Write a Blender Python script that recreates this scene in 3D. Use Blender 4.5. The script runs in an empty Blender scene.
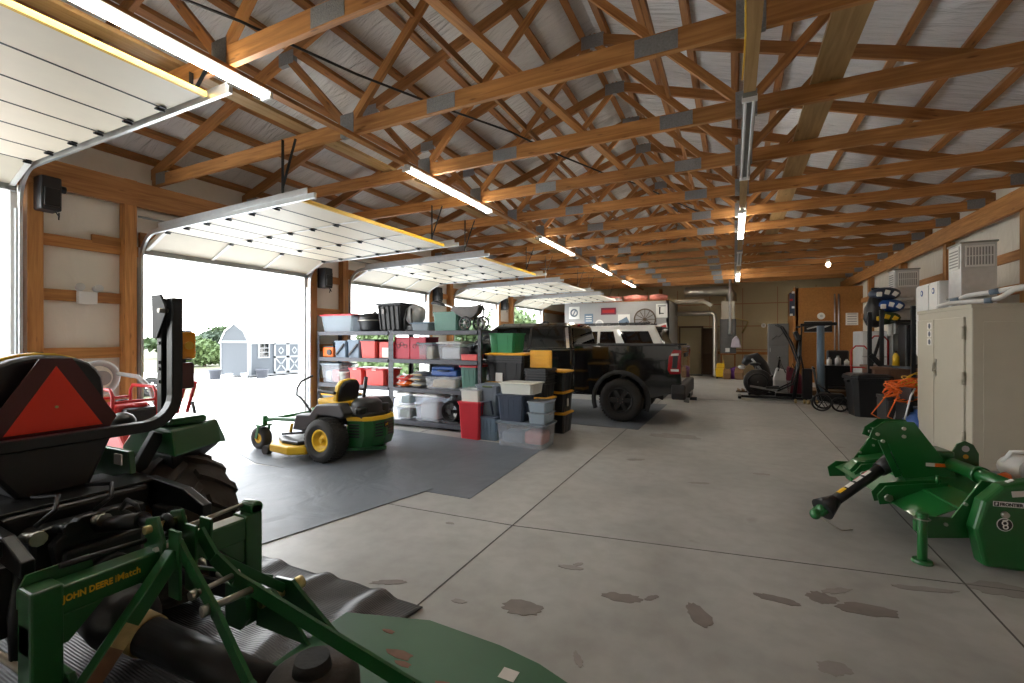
import bpy, bmesh, math, random
from mathutils import Vector, Matrix, Euler
random.seed(7)
PI = math.pi
sc = bpy.context.scene
COL = sc.collection

# ------------------------------------------------------------------ materials
def new_mat(name):
    m = bpy.data.materials.new(name); m.use_nodes = True
    nt = m.node_tree
    return m, nt, nt.nodes['Principled BSDF'], nt.nodes, nt.links

def mat(name, col, rough=0.5, metal=0.0, var=0.12, vscale=6.0, bump=0.0, bscale=40.0, coat=0.0, emit=None, estr=0.0):
    m, nt, b, N, L = new_mat(name)
    b.inputs['Roughness'].default_value = rough
    b.inputs['Metallic'].default_value = metal
    b.inputs['Coat Weight'].default_value = coat
    tc = N.new('ShaderNodeTexCoord')
    nz = N.new('ShaderNodeTexNoise'); nz.inputs['Scale'].default_value = vscale; nz.inputs['Detail'].default_value = 5
    L.new(tc.outputs['Object'], nz.inputs['Vector'])
    mx = N.new('ShaderNodeMix'); mx.data_type = 'RGBA'
    c = Vector(col)
    lo = [max(0, x * (1 - var)) for x in c]; hi = [min(1, x * (1 + var)) for x in c]
    mx.inputs['A'].default_value = (*lo, 1); mx.inputs['B'].default_value = (*hi, 1)
    L.new(nz.outputs['Fac'], mx.inputs['Factor'])
    L.new(mx.outputs['Result'], b.inputs['Base Color'])
    if bump:
        n2 = N.new('ShaderNodeTexNoise'); n2.inputs['Scale'].default_value = bscale; n2.inputs['Detail'].default_value = 4
        L.new(tc.outputs['Object'], n2.inputs['Vector'])
        bp = N.new('ShaderNodeBump'); bp.inputs['Strength'].default_value = bump; bp.inputs['Distance'].default_value = 0.02
        L.new(n2.outputs['Fac'], bp.inputs['Height']); L.new(bp.outputs['Normal'], b.inputs['Normal'])
    if emit:
        b.inputs['Emission Color'].default_value = (*emit, 1); b.inputs['Emission Strength'].default_value = estr
    return m

def wood_mat(name, dark, light, rough=0.55):
    m, nt, b, N, L = new_mat(name)
    b.inputs['Roughness'].default_value = rough
    uv = N.new('ShaderNodeUVMap'); uv.uv_map = 'UVMap'
    mp = N.new('ShaderNodeMapping'); mp.inputs['Scale'].default_value = (1.1, 16, 1)
    L.new(uv.outputs['UV'], mp.inputs['Vector'])
    n1 = N.new('ShaderNodeTexNoise'); n1.inputs['Scale'].default_value = 1.6; n1.inputs['Detail'].default_value = 6; n1.inputs['Distortion'].default_value = 0.6
    L.new(mp.outputs['Vector'], n1.inputs['Vector'])
    r = N.new('ShaderNodeValToRGB'); r.color_ramp.elements[0].position = 0.3; r.color_ramp.elements[1].position = 0.72
    r.color_ramp.elements[0].color = (*dark, 1); r.color_ramp.elements[1].color = (*light, 1)
    L.new(n1.outputs['Fac'], r.inputs['Fac'])
    mp2 = N.new('ShaderNodeMapping'); mp2.inputs['Scale'].default_value = (1.6, 7, 1)
    L.new(uv.outputs['UV'], mp2.inputs['Vector'])
    vo = N.new('ShaderNodeTexVoronoi'); vo.inputs['Scale'].default_value = 1.5
    L.new(mp2.outputs['Vector'], vo.inputs['Vector'])
    kr = N.new('ShaderNodeValToRGB'); kr.color_ramp.elements[0].position = 0.05; kr.color_ramp.elements[1].position = 0.14
    kr.color_ramp.elements[0].color = (0.35, 0.28, 0.25, 1); kr.color_ramp.elements[1].color = (1, 1, 1, 1)
    L.new(vo.outputs['Distance'], kr.inputs['Fac'])
    mx = N.new('ShaderNodeMix'); mx.data_type = 'RGBA'; mx.blend_type = 'MULTIPLY'; mx.inputs['Factor'].default_value = 0.8
    L.new(r.outputs['Color'], mx.inputs['A']); L.new(kr.outputs['Color'], mx.inputs['B'])
    oi = N.new('ShaderNodeObjectInfo')
    hs = N.new('ShaderNodeHueSaturation')
    mr = N.new('ShaderNodeMapRange'); mr.inputs['To Min'].default_value = 0.8; mr.inputs['To Max'].default_value = 1.2
    L.new(oi.outputs['Random'], mr.inputs['Value']); L.new(mr.outputs['Result'], hs.inputs['Value'])
    L.new(mx.outputs['Result'], hs.inputs['Color']); L.new(hs.outputs['Color'], b.inputs['Base Color'])
    return m

def foil_mat(name, col, scale=(1.0, 1.0, 1.0), bump=0.5, rough=0.35, sag=2.2):
    """white vinyl faced insulation: soft wrinkles"""
    m, nt, b, N, L = new_mat(name)
    b.inputs['Roughness'].default_value = rough
    tc = N.new('ShaderNodeTexCoord'); mp = N.new('ShaderNodeMapping'); mp.inputs['Scale'].default_value = scale
    L.new(tc.outputs['Object'], mp.inputs['Vector'])
    n1 = N.new('ShaderNodeTexNoise'); n1.inputs['Scale'].default_value = sag; n1.inputs['Detail'].default_value = 7; n1.inputs['Distortion'].default_value = 1.4
    L.new(mp.outputs['Vector'], n1.inputs['Vector'])
    n2 = N.new('ShaderNodeTexNoise'); n2.inputs['Scale'].default_value = 0.7; n2.inputs['Detail'].default_value = 3
    L.new(tc.outputs['Object'], n2.inputs['Vector'])
    mx = N.new('ShaderNodeMix'); mx.data_type = 'RGBA'
    mx.inputs['A'].default_value = (*[c * 0.82 for c in col], 1); mx.inputs['B'].default_value = (*[min(1, c * 1.1) for c in col], 1)
    L.new(n2.outputs['Fac'], mx.inputs['Factor']); L.new(mx.outputs['Result'], b.inputs['Base Color'])
    bp = N.new('ShaderNodeBump'); bp.inputs['Strength'].default_value = bump; bp.inputs['Distance'].default_value = 0.06
    L.new(n1.outputs['Fac'], bp.inputs['Height']); L.new(bp.outputs['Normal'], b.inputs['Normal'])
    return m

def clear_mat(name, tint, opac=0.45, rough=0.2):
    m, nt, b, N, L = new_mat(name)
    b.inputs['Base Color'].default_value = (*tint, 1); b.inputs['Roughness'].default_value = rough
    tr = N.new('ShaderNodeBsdfTransparent'); tr.inputs['Color'].default_value = (*[0.6 + 0.4 * c for c in tint], 1)
    mx = N.new('ShaderNodeMixShader')
    nz = N.new('ShaderNodeTexNoise'); nz.inputs['Scale'].default_value = 9
    mr = N.new('ShaderNodeMapRange'); mr.inputs['To Min'].default_value = opac * 0.97; mr.inputs['To Max'].default_value = min(1, opac * 1.03)
    L.new(nz.outputs['Fac'], mr.inputs['Value']); L.new(mr.outputs['Result'], mx.inputs['Fac'])
    L.new(tr.outputs['BSDF'], mx.inputs[1]); L.new(b.outputs['BSDF'], mx.inputs[2])
    L.new(mx.outputs['Shader'], N['Material Output'].inputs['Surface'])
    return m

def glass_mat(name, tint, mixf=0.35):
    m, nt, b, N, L = new_mat(name)
    b.inputs['Base Color'].default_value = (*tint, 1); b.inputs['Roughness'].default_value = 0.03
    b.inputs['Specular IOR Level'].default_value = 0.8
    nz = N.new('ShaderNodeTexNoise'); nz.inputs['Scale'].default_value = 3
    mr = N.new('ShaderNodeMapRange'); mr.inputs['To Min'].default_value = 0.02; mr.inputs['To Max'].default_value = 0.06
    L.new(nz.outputs['Fac'], mr.inputs['Value']); L.new(mr.outputs['Result'], b.inputs['Roughness'])
    tr = N.new('ShaderNodeBsdfTransparent'); tr.inputs['Color'].default_value = (0.55, 0.6, 0.58, 1)
    mx = N.new('ShaderNodeMixShader'); mx.inputs['Fac'].default_value = 1 - mixf
    L.new(tr.outputs['BSDF'], mx.inputs[1]); L.new(b.outputs['BSDF'], mx.inputs[2])
    L.new(mx.outputs['Shader'], N['Material Output'].inputs['Surface'])
    return m

def floor_mat():
    m, nt, b, N, L = new_mat('concrete')
    tc = N.new('ShaderNodeTexCoord')
    def noise(scale, detail=6, dist=0.0, mapscale=None):
        n = N.new('ShaderNodeTexNoise'); n.inputs['Scale'].default_value = scale; n.inputs['Detail'].default_value = detail
        n.inputs['Distortion'].default_value = dist
        if mapscale:
            mp = N.new('ShaderNodeMapping'); mp.inputs['Scale'].default_value = mapscale
            L.new(tc.outputs['Object'], mp.inputs['Vector']); L.new(mp.outputs['Vector'], n.inputs['Vector'])
        else: L.new(tc.outputs['Object'], n.inputs['Vector'])
        return n
    n1 = noise(0.9, 8, 0.6); n2 = noise(7, 8)
    r1 = N.new('ShaderNodeValToRGB'); r1.color_ramp.elements[0].position = 0.3; r1.color_ramp.elements[1].position = 0.75
    r1.color_ramp.elements[0].color = (0.30, 0.296, 0.282, 1); r1.color_ramp.elements[1].color = (0.45, 0.444, 0.424, 1)
    L.new(n1.outputs['Fac'], r1.inputs['Fac'])
    mx = N.new('ShaderNodeMix'); mx.data_type = 'RGBA'; mx.blend_type = 'MULTIPLY'; mx.inputs['Factor'].default_value = 0.35
    r2 = N.new('ShaderNodeValToRGB'); r2.color_ramp.elements[0].position = 0.35; r2.color_ramp.elements[1].position = 0.6
    r2.color_ramp.elements[0].color = (0.7, 0.68, 0.66, 1); r2.color_ramp.elements[1].color = (1, 1, 1, 1)
    L.new(n2.outputs['Fac'], r2.inputs['Fac'])
    L.new(r1.outputs['Color'], mx.inputs['A']); L.new(r2.outputs['Color'], mx.inputs['B'])
    # small dark oil spots
    n3 = noise(1.7, 3, 0.4); 
    r3 = N.new('ShaderNodeValToRGB'); r3.color_ramp.elements[0].position = 0.68; r3.color_ramp.elements[1].position = 0.74
    r3.color_ramp.elements[0].color = (1, 1, 1, 1); r3.color_ramp.elements[1].color = (0.62, 0.56, 0.52, 1)
    L.new(n3.outputs['Fac'], r3.inputs['Fac'])
    mx2 = N.new('ShaderNodeMix'); mx2.data_type = 'RGBA'; mx2.blend_type = 'MULTIPLY'; mx2.inputs['Factor'].default_value = 0.8
    L.new(mx.outputs['Result'], mx2.inputs['A']); L.new(r3.outputs['Color'], mx2.inputs['B'])
    L.new(mx2.outputs['Result'], b.inputs['Base Color'])
    rr = N.new('ShaderNodeMapRange'); rr.inputs['To Min'].default_value = 0.32; rr.inputs['To Max'].default_value = 0.6
    L.new(n1.outputs['Fac'], rr.inputs['Value']); L.new(rr.outputs['Result'], b.inputs['Roughness'])
    bp = N.new('ShaderNodeBump'); bp.inputs['Strength'].default_value = 0.08; bp.inputs['Distance'].default_value = 0.01
    L.new(n2.outputs['Fac'], bp.inputs['Height']); L.new(bp.outputs['Normal'], b.inputs['Normal'])
    return m

def ribbed_mat(name, col, rough, ribscale, bump):
    m, nt, b, N, L = new_mat(name)
    b.inputs['Roughness'].default_value = rough
    tc = N.new('ShaderNodeTexCoord')
    n1 = N.new('ShaderNodeTexNoise'); n1.inputs['Scale'].default_value = 1.3; n1.inputs['Detail'].default_value = 6
    L.new(tc.outputs['Object'], n1.inputs['Vector'])
    mx = N.new('ShaderNodeMix'); mx.data_type = 'RGBA'
    mx.inputs['A'].default_value = (*[c * 0.75 for c in col], 1); mx.inputs['B'].default_value = (*[c * 1.3 for c in col], 1)
    L.new(n1.outputs['Fac'], mx.inputs['Factor']); L.new(mx.outputs['Result'], b.inputs['Base Color'])
    b.inputs['Specular IOR Level'].default_value = 0.35
    wv = N.new('ShaderNodeTexWave'); wv.inputs['Scale'].default_value = ribscale; wv.bands_direction = 'Y'
    L.new(tc.outputs['Object'], wv.inputs['Vector'])
    bp = N.new('ShaderNodeBump'); bp.inputs['Strength'].default_value = bump; bp.inputs['Distance'].default_value = 0.004
    L.new(wv.outputs['Fac'], bp.inputs['Height'])
    n4 = N.new('ShaderNodeTexNoise'); n4.inputs['Scale'].default_value = 2.2; n4.inputs['Detail'].default_value = 3; n4.inputs['Distortion'].default_value = 0.8
    L.new(tc.outputs['Object'], n4.inputs['Vector'])
    b2 = N.new('ShaderNodeBump'); b2.inputs['Strength'].default_value = 0.35; b2.inputs['Distance'].default_value = 0.05
    L.new(n4.outputs['Fac'], b2.inputs['Height']); L.new(bp.outputs['Normal'], b2.inputs['Normal']); L.new(b2.outputs['Normal'], b.inputs['Normal'])
    return m

M = {}
M['wood'] = wood_mat('lumber', (0.34, 0.135, 0.035), (0.58, 0.275, 0.085))
M['wood_dark'] = wood_mat('purlin_lumber', (0.26, 0.105, 0.03), (0.43, 0.19, 0.055))
M['wood_pale'] = wood_mat('plank_lumber', (0.30, 0.175, 0.065), (0.44, 0.28, 0.12))
M['osb'] = mat('osb', (0.36, 0.155, 0.035), 0.6, var=0.35, vscale=22)
M['foil'] = foil_mat('roof_foil', (0.74, 0.74, 0.75), (0.7, 3.2, 0.7), 1.0, 0.16, 2.0)
M['wallfoil'] = foil_mat('wall_foil', (0.80, 0.76, 0.68), (1, 1.4, 0.8), 0.35, 0.4)
M['backfoil'] = foil_mat('back_wall_foil', (0.56, 0.47, 0.28), (1, 1, 1), 0.15, 0.45)
M['concrete'] = floor_mat()
M['joint'] = mat('joint_line', (0.10, 0.095, 0.09), 0.9)
M['apron'] = mat('apron_concrete', (0.74, 0.73, 0.71), 0.8, var=0.08)
M['grass'] = mat('grass', (0.085, 0.088, 0.042), 0.9, var=0.3, vscale=2, bump=0.4, bscale=30)
M['mat_grey'] = ribbed_mat('rubber_mat', (0.125, 0.140, 0.165), 0.48, 30, 0.12)
M['mat_rib'] = ribbed_mat('ribbed_mat', (0.040, 0.039, 0.041), 0.36, 24, 0.45)
M['plate'] = mat('nail_plate', (0.30, 0.31, 0.32), 0.45, 0.7, 0.3, 60, 0.6, 90)
M['galv'] = mat('galvanised', (0.62, 0.64, 0.66), 0.35, 0.85, 0.15, 12)
M['galv_dull'] = mat('galvanised_dull', (0.30, 0.31, 0.30), 0.42, 0.7, 0.25, 5)
M['duct'] = mat('duct_metal', (0.50, 0.47, 0.40), 0.28, 0.9, 0.2, 4)
M['doorpanel'] = mat('door_panel', (0.70, 0.63, 0.50), 0.5, var=0.05)
M['doorwhite'] = mat('door_white', (0.80, 0.79, 0.75), 0.45, var=0.04)
M['trimwhite'] = mat('trim_white', (0.80, 0.80, 0.78), 0.5, var=0.04)
M['black'] = mat('black_plastic', (0.012, 0.012, 0.014), 0.42, var=0.3)
M['blackmetal'] = mat('black_metal', (0.013, 0.014, 0.016), 0.33, 0.3, 0.3)
M['rubber'] = mat('tyre_rubber', (0.020, 0.019, 0.018), 0.75, var=0.4, vscale=12, bump=0.2)
M['brown_rubber'] = mat('dusty_tyre', (0.050, 0.040, 0.033), 0.85, var=0.4, vscale=9, bump=0.2)
M['jd'] = mat('green_paint', (0.015, 0.105, 0.028), 0.32, 0, 0.12, 4, coat=0.3)
M['jd_bright'] = mat('bright_green_paint', (0.008, 0.108, 0.020), 0.33, 0, 0.12, 4, coat=0.3)
M['jd_deck'] = mat('deck_green_paint', (0.022, 0.115, 0.048), 0.45, 0, 0.25, 3)
M['jdy'] = mat('yellow_paint', (0.72, 0.44, 0.015), 0.4, 0, 0.12, 5)
M['steel'] = mat('steel', (0.45, 0.43, 0.38), 0.35, 0.9, 0.2, 10)
M['brass'] = mat('plated_steel', (0.55, 0.45, 0.20), 0.35, 0.85, 0.2, 12)
M['tan'] = mat('worn_decal', (0.40, 0.29, 0.13), 0.6, var=0.4, vscale=30)
M['brown'] = mat('brown_worn', (0.17, 0.085, 0.045), 0.7, var=0.4, vscale=25)
M['red'] = mat('red_paint', (0.42, 0.012, 0.012), 0.4)
M['smv'] = mat('smv_orange', (1.0, 0.045, 0.016), 0.5, var=0.06)
M['smv_red'] = mat('smv_border', (0.085, 0.008, 0.010), 0.4, var=0.1)
M['amber'] = mat('amber_lens', (0.95, 0.33, 0.012), 0.22, var=0.25, vscale=14)
M['darkred'] = mat('dark_red_lens', (0.10, 0.018, 0.015), 0.3)
M['tote_navy'] = mat('navy_plastic', (0.035, 0.05, 0.085), 0.42)
M['tote_black'] = mat('black_tote', (0.022, 0.023, 0.027), 0.45)
M['tote_yellow'] = mat('yellow_lid', (0.80, 0.40, 0.02), 0.42)
M['tote_green'] = mat('green_tote', (0.012, 0.22, 0.075), 0.45)
M['tote_teal'] = mat('teal_tote', (0.10, 0.24, 0.20), 0.45)
M['tote_dkgreen'] = mat('dark_green_tote', (0.06, 0.16, 0.13), 0.45)
M['tote_red'] = mat('red_tote', (0.58, 0.025, 0.04), 0.42)
M['tote_coral'] = mat('coral_tote', (0.66, 0.07, 0.06), 0.42)
M['tote_crimson'] = mat('crimson_box', (0.40, 0.010, 0.035), 0.5)
M['tote_slate'] = mat('slate_tote', (0.15, 0.18, 0.22), 0.45)
M['tote_bluegrey'] = mat('blue_grey_tote', (0.14, 0.20, 0.27), 0.45)
M['clear'] = clear_mat('clear_plastic', (0.80, 0.83, 0.88), 0.20)
M['clearblue'] = clear_mat('smoky_plastic', (0.45, 0.53, 0.60), 0.55)
M['milky'] = clear_mat('milky_plastic', (0.80, 0.82, 0.76), 0.85)
M['white'] = mat('white_plastic', (0.78, 0.78, 0.77), 0.4, var=0.05)
M['cream'] = mat('cream_paint', (0.45, 0.415, 0.335), 0.42, var=0.05)
M['grey'] = mat('grey_paint', (0.28, 0.28, 0.28), 0.5)
M['ltgrey'] = mat('light_grey', (0.52, 0.52, 0.52), 0.5)
M['shelf'] = mat('shelf_steel', (0.055, 0.058, 0.070), 0.45, 0.3, 0.2)
M['blue'] = mat('blue_plastic', (0.02, 0.08, 0.30), 0.45)
M['orange'] = mat('orange_plastic', (0.85, 0.16, 0.015), 0.45)
M['purple'] = mat('purple_cloth', (0.10, 0.02, 0.16), 0.8)
M['maroon'] = mat('maroon_cloth', (0.16, 0.02, 0.04), 0.8)
M['paper'] = mat('paper', (0.75, 0.74, 0.70), 0.7, var=0.06)
M['cardboard'] = mat('cardboard', (0.20, 0.11, 0.05), 0.8)
M['pink'] = mat('pink_insulation', (0.62, 0.22, 0.18), 0.9, var=0.3, vscale=12, bump=0.6, bscale=30)
M['partition'] = mat('partition_board', (0.36, 0.35, 0.34), 0.6, var=0.06)
M['beigedoor'] = mat('beige_door', (0.40, 0.34, 0.20), 0.5, var=0.05)
M['carblack'] = mat('black_car_paint', (0.006, 0.006, 0.007), 0.12, 0.0, 0.1, coat=1.0)
M['carwhite'] = mat('white_car_paint', (0.72, 0.72, 0.70), 0.2, 0.0, 0.03, coat=1.0)
M['carred'] = mat('red_car_paint', (0.50, 0.015, 0.02), 0.2, 0.0, 0.05, coat=1.0)
M['trimdark'] = mat('dark_trim', (0.018, 0.018, 0.02), 0.55)
M['tail'] = mat('tail_lens', (0.30, 0.008, 0.012), 0.15, coat=0.6)
M['chrome'] = mat('chrome', (0.8, 0.8, 0.8), 0.12, 1.0, 0.05)
M['glass'] = glass_mat('dark_glass', (0.01, 0.012, 0.012), 0.28)
M['glass_dark'] = glass_mat('privacy_glass', (0.006, 0.006, 0.007), 0.05)
M['shedwall'] = mat('shed_siding', (0.046, 0.053, 0.062), 0.7, var=0.05)
M['dkgrey'] = mat('dark_grey_paint', (0.115, 0.112, 0.11), 0.5)
M['shedtrim'] = mat('shed_trim', (0.16, 0.165, 0.17), 0.6, var=0.04)
M['leaf'] = mat('leaf', (0.035, 0.062, 0.020), 0.7, var=0.4, vscale=2)
M['leaf_light'] = mat('leaf_light', (0.062, 0.098, 0.028), 0.7, var=0.4, vscale=2)
M['leaf_dark'] = mat('leaf_dark', (0.030, 0.050, 0.028), 0.7, var=0.4, vscale=2)
M['bark'] = mat('bark', (0.12, 0.08, 0.05), 0.9)
M['tube'] = mat('lamp_tube', (0.9, 0.9, 0.85), 0.4, emit=(1.0, 0.95, 0.82), estr=16.0)
M['tube_off'] = mat('lamp_tube_unlit', (0.75, 0.75, 0.75), 0.3)
M['bulb'] = mat('bulb', (0.9, 0.9, 0.85), 0.4, emit=(1.0, 0.85, 0.6), estr=8.0)
M['decal'] = mat('yellow_decal', (0.75, 0.45, 0.02), 0.5, var=0.1)
M['label'] = mat('white_label', (0.72, 0.70, 0.66), 0.5, var=0.05)

# ------------------------------------------------------------------ mesh builder
def V(*a): return Vector(a[0]) if len(a) == 1 else Vector(a)

class MB:
    def __init__(s):
        s.bm = bmesh.new(); s.uv = s.bm.loops.layers.uv.new('UVMap')
    def _f(s, vs, smooth=False):
        try:
            f = s.bm.faces.new(vs); f.smooth = smooth; return f
        except ValueError: return None
    def box(s, c, d, rot=None, taper=None):
        hx, hy, hz = d[0] / 2, d[1] / 2, d[2] / 2
        R = Euler(rot).to_matrix() if rot else Matrix.Identity(3)
        tx, ty = taper if taper else (1, 1)
        vs = []
        for z in (-1, 1):
            for x, y in ((-1, -1), (1, -1), (1, 1), (-1, 1)):
                k = (tx, ty) if z < 0 else (1, 1)
                vs.append(s.bm.verts.new(V(c) + R @ V(x * hx * k[0], y * hy * k[1], z * hz)))
        for q in ((3, 2, 1, 0), (4, 5, 6, 7), (0, 1, 5, 4), (1, 2, 6, 5), (2, 3, 7, 6), (3, 0, 4, 7)):
            s._f([vs[i] for i in q])
        return s
    def span(s, x0, x1, y0, y1, z0, z1):
        return s.box(((x0 + x1) / 2, (y0 + y1) / 2, (z0 + z1) / 2), (abs(x1 - x0), abs(y1 - y0), abs(z1 - z0)))
    def bar(s, p0, p1, w, h, up=(0, 0, 1)):
        """beam from p0 to p1 (centre line), w sideways, h along up; UV runs in metres along it"""
        p0, p1 = V(p0), V(p1); t = p1 - p0; Ln = t.length; t.normalize()
        u = V(up); sd = t.cross(u)
        if sd.length < 1e-4: sd = t.cross(V(1, 0, 0))
        sd.normalize(); u = sd.cross(t).normalized()
        o = random.random() * 20; ov = random.random() * 5
        cs = [(-1, -1), (1, -1), (1, 1), (-1, 1)]
        A = [s.bm.verts.new(p0 + sd * a * w / 2 + u * b * h / 2) for a, b in cs]
        B = [s.bm.verts.new(p1 + sd * a * w / 2 + u * b * h / 2) for a, b in cs]
        acc = 0
        for i in range(4):
            j = (i + 1) % 4; wd = (w, h)[i % 2]
            f = s._f([A[i], A[j], B[j], B[i]])
            if f:
                for lp, uvv in zip(f.loops, ((0, acc), (0, acc + wd), (Ln, acc + wd), (Ln, acc))):
                    lp[s.uv].uv = (uvv[0] + o, uvv[1] + ov)
            acc += wd
        s._f(A[::-1]); s._f(B)
        return s
    def loft(s, rings, cap=True, closed=True, smooth=False):
        R = [[s.bm.verts.new(V(p)) for p in r] for r in rings]
        n = len(R[0])
        for a, b in zip(R, R[1:]):
            for i in range(n if closed else n - 1):
                j = (i + 1) % n
                s._f([a[i], a[j], b[j], b[i]], smooth)
        if cap:
            s._f(R[0][::-1]); s._f(R[-1])
        return s
    def tube(s, pts, r, seg=8, smooth=True, cap=True, closed=False):
        pts = [V(p) for p in pts]; n = len(pts)
        rs = r if isinstance(r, (list, tuple)) else [r] * n
        rings = []; prev = None
        for i, p in enumerate(pts):
            if closed: t = pts[(i + 1) % n] - pts[i - 1]
            else: t = pts[min(i + 1, n - 1)] - pts[max(i - 1, 0)]
            t.normalize()
            if prev is None:
                a = t.orthogonal().normalized()
            else:
                a = prev - t * prev.dot(t)
                a = a.normalized() if a.length > 1e-6 else t.orthogonal().normalized()
            prev = a; b = t.cross(a)
            rings.append([p + (a * math.cos(k * 2 * PI / seg) + b * math.sin(k * 2 * PI / seg)) * rs[i] for k in range(seg)])
        if closed: 
            rings.append(rings[0]); return s.loft(rings, False, True, smooth)
        return s.loft(rings, cap, True, smooth)
    def cyl(s, p0, p1, r0, r1=None, seg=24, smooth=True, cap=True):
        return s.tube([p0, p1], [r0, r0 if r1 is None else r1], seg, smooth, cap)
    def lathe(s, prof, c=(0, 0, 0), axis='z', seg=28, smooth=True, cap=False):
        rings = []
        for r, h in prof:
            ring = []
            for k in range(seg):
                a = k * 2 * PI / seg; x, y = r * math.cos(a), r * math.sin(a)
                p = {'z': (x, y, h), 'y': (y, h, x), 'x': (h, x, y)}[axis]
                ring.append(V(c) + V(p))
            rings.append(ring)
        return s.loft(rings, cap, True, smooth)
    def torus(s, c, axis, R, r, seg=28, seg2=10):
        pts = []
        for k in range(seg):
            a = k * 2 * PI / seg; x, y = R * math.cos(a), R * math.sin(a)
            p = {'z': (x, y, 0), 'y': (y, 0, x), 'x': (0, x, y)}[axis]
            pts.append(V(c) + V(p))
        return s.tube(pts, r, seg2, closed=True)
    def prism(s, poly, axis, a, b):
        """poly = 2D points; axis 'x' -> (y,z), 'y' -> (x,z), 'z' -> (x,y)"""
        def P(p, h): return {'x': V(h, p[0], p[1]), 'y': V(p[0], h, p[1]), 'z': V(p[0], p[1], h)}[axis]
        A = [s.bm.verts.new(P(p, a)) for p in poly]; B = [s.bm.verts.new(P(p, b)) for p in poly]
        n = len(poly)
        for i in range(n):
            j = (i + 1) % n; s._f([A[i], A[j], B[j], B[i]])
        fa = s._f(A[::-1]); fb = s._f(B)
        return s
    def ball(s, c, r, seg=14, rot=None):
        r = (r, r, r) if not isinstance(r, (tuple, list)) else r
        R = Euler(rot).to_matrix() if rot else Matrix.Identity(3)
        rings = []
        nr = max(6, seg // 2)
        for i in range(nr + 1):
            th = PI * i / nr; th = min(max(th, 0.02), PI - 0.02)
            rings.append([V(c) + R @ V(r[0] * math.sin(th) * math.cos(k * 2 * PI / seg), r[1] * math.sin(th) * math.sin(k * 2 * PI / seg), r[2] * math.cos(th)) for k in range(seg)])
        return s.loft(rings, True, True, True)
    def quad(s, *pts):
        s._f([s.bm.verts.new(V(p)) for p in pts]); return s
    def slab(s, pts, th):
        """quad/polygon with thickness along its normal"""
        pts = [V(p) for p in pts]; n = (pts[1] - pts[0]).cross(pts[2] - pts[0]).normalized()
        return s.loft([pts, [p + n * th for p in pts]], True, True)
    def grid(s, fn, nu, nv, smooth=True):
        R = [[s.bm.verts.new(V(fn(i / nu, j / nv))) for j in range(nv + 1)] for i in range(nu + 1)]
        for i in range(nu):
            for j in range(nv):
                s._f([R[i][j], R[i + 1][j], R[i + 1][j + 1], R[i][j + 1]], smooth)
        return s
    def build(s, name, m, parent=None, bevel=0.0, seg=2, world=False, solid=0.0, label=None):
        bmesh.ops.recalc_face_normals(s.bm, faces=s.bm.faces[:])
        if world and parent is not None:
            r = parent
            while r.parent: r = r.parent
            for v in s.bm.verts: v.co -= r.location
        me = bpy.data.meshes.new(name); s.bm.to_mesh(me); s.bm.free()
        me.materials.append(M[m] if isinstance(m, str) else m)
        o = bpy.data.objects.new(name, me); COL.objects.link(o)
        if parent is not None: o.parent = parent
        if solid:
            md = o.modifiers.new('solid', 'SOLIDIFY'); md.thickness = solid; md.offset = 0
        if bevel:
            md = o.modifiers.new('bevel', 'BEVEL'); md.width = bevel; md.segments = seg; md.limit_method = 'ANGLE'; md.angle_limit = math.radians(40)
            md.harden_normals = False
        if label: o['label'] = label
        return o

def tag(o, label, cat, group=None, kind=None):
    o['label'] = label; o['category'] = cat
    if group: o['group'] = group
    if kind: o['kind'] = kind
    return o

def thing(name, label, cat, loc=(0, 0, 0), rz=0.0, group=None):
    o = bpy.data.objects.new(name, None); COL.objects.link(o)
    o.location = loc; o.rotation_euler = (0, 0, rz); o.empty_display_size = 0.1
    return tag(o, label, cat, group)

def struct(name, parent=None, loc=(0, 0, 0)):
    o = bpy.data.objects.new(name, None); COL.objects.link(o); o.location = loc; o['kind'] = 'structure'
    return o

def copy_tree(o, parent=None, loc=None, rz=None, label=None):
    c = o.copy(); COL.objects.link(c)
    if parent is not None: c.parent = parent
    for ch in list(o.children): copy_tree(ch, c)
    if loc is not None: c.location = loc
    if rz is not None: c.rotation_euler = (0, 0, rz)
    if label: c['label'] = label
    return c

def text(name, body, m, parent, size, origin, xdir, ydir, bold=0.0, depth=0.0015, xs=1.0):
    """lettering as mesh, laid with its baseline start at origin along xdir"""
    cu = bpy.data.curves.new(name, 'FONT'); cu.body = body; cu.size = size; cu.extrude = depth; cu.offset = bold
    cu.resolution_u = 3
    t = bpy.data.objects.new(name + '_tmp', cu); COL.objects.link(t)
    bpy.context.view_layer.update()
    me = bpy.data.meshes.new_from_object(t.evaluated_get(bpy.context.evaluated_depsgraph_get()))
    bpy.data.objects.remove(t)
    x = V(xdir).normalized(); y = V(ydir).normalized(); z = x.cross(y)
    R = Matrix((x, y, z)).transposed()
    r = parent
    off = V(0, 0, 0)
    if r is not None:
        while r.parent: r = r.parent
        off = r.location
    for v in me.vertices: v.co = R @ V(v.co.x * xs, v.co.y, v.co.z) + V(origin) - off
    me.materials.clear(); me.materials.append(M[m])
    o = bpy.data.objects.new(name, me); COL.objects.link(o); o.parent = parent
    return o
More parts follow.
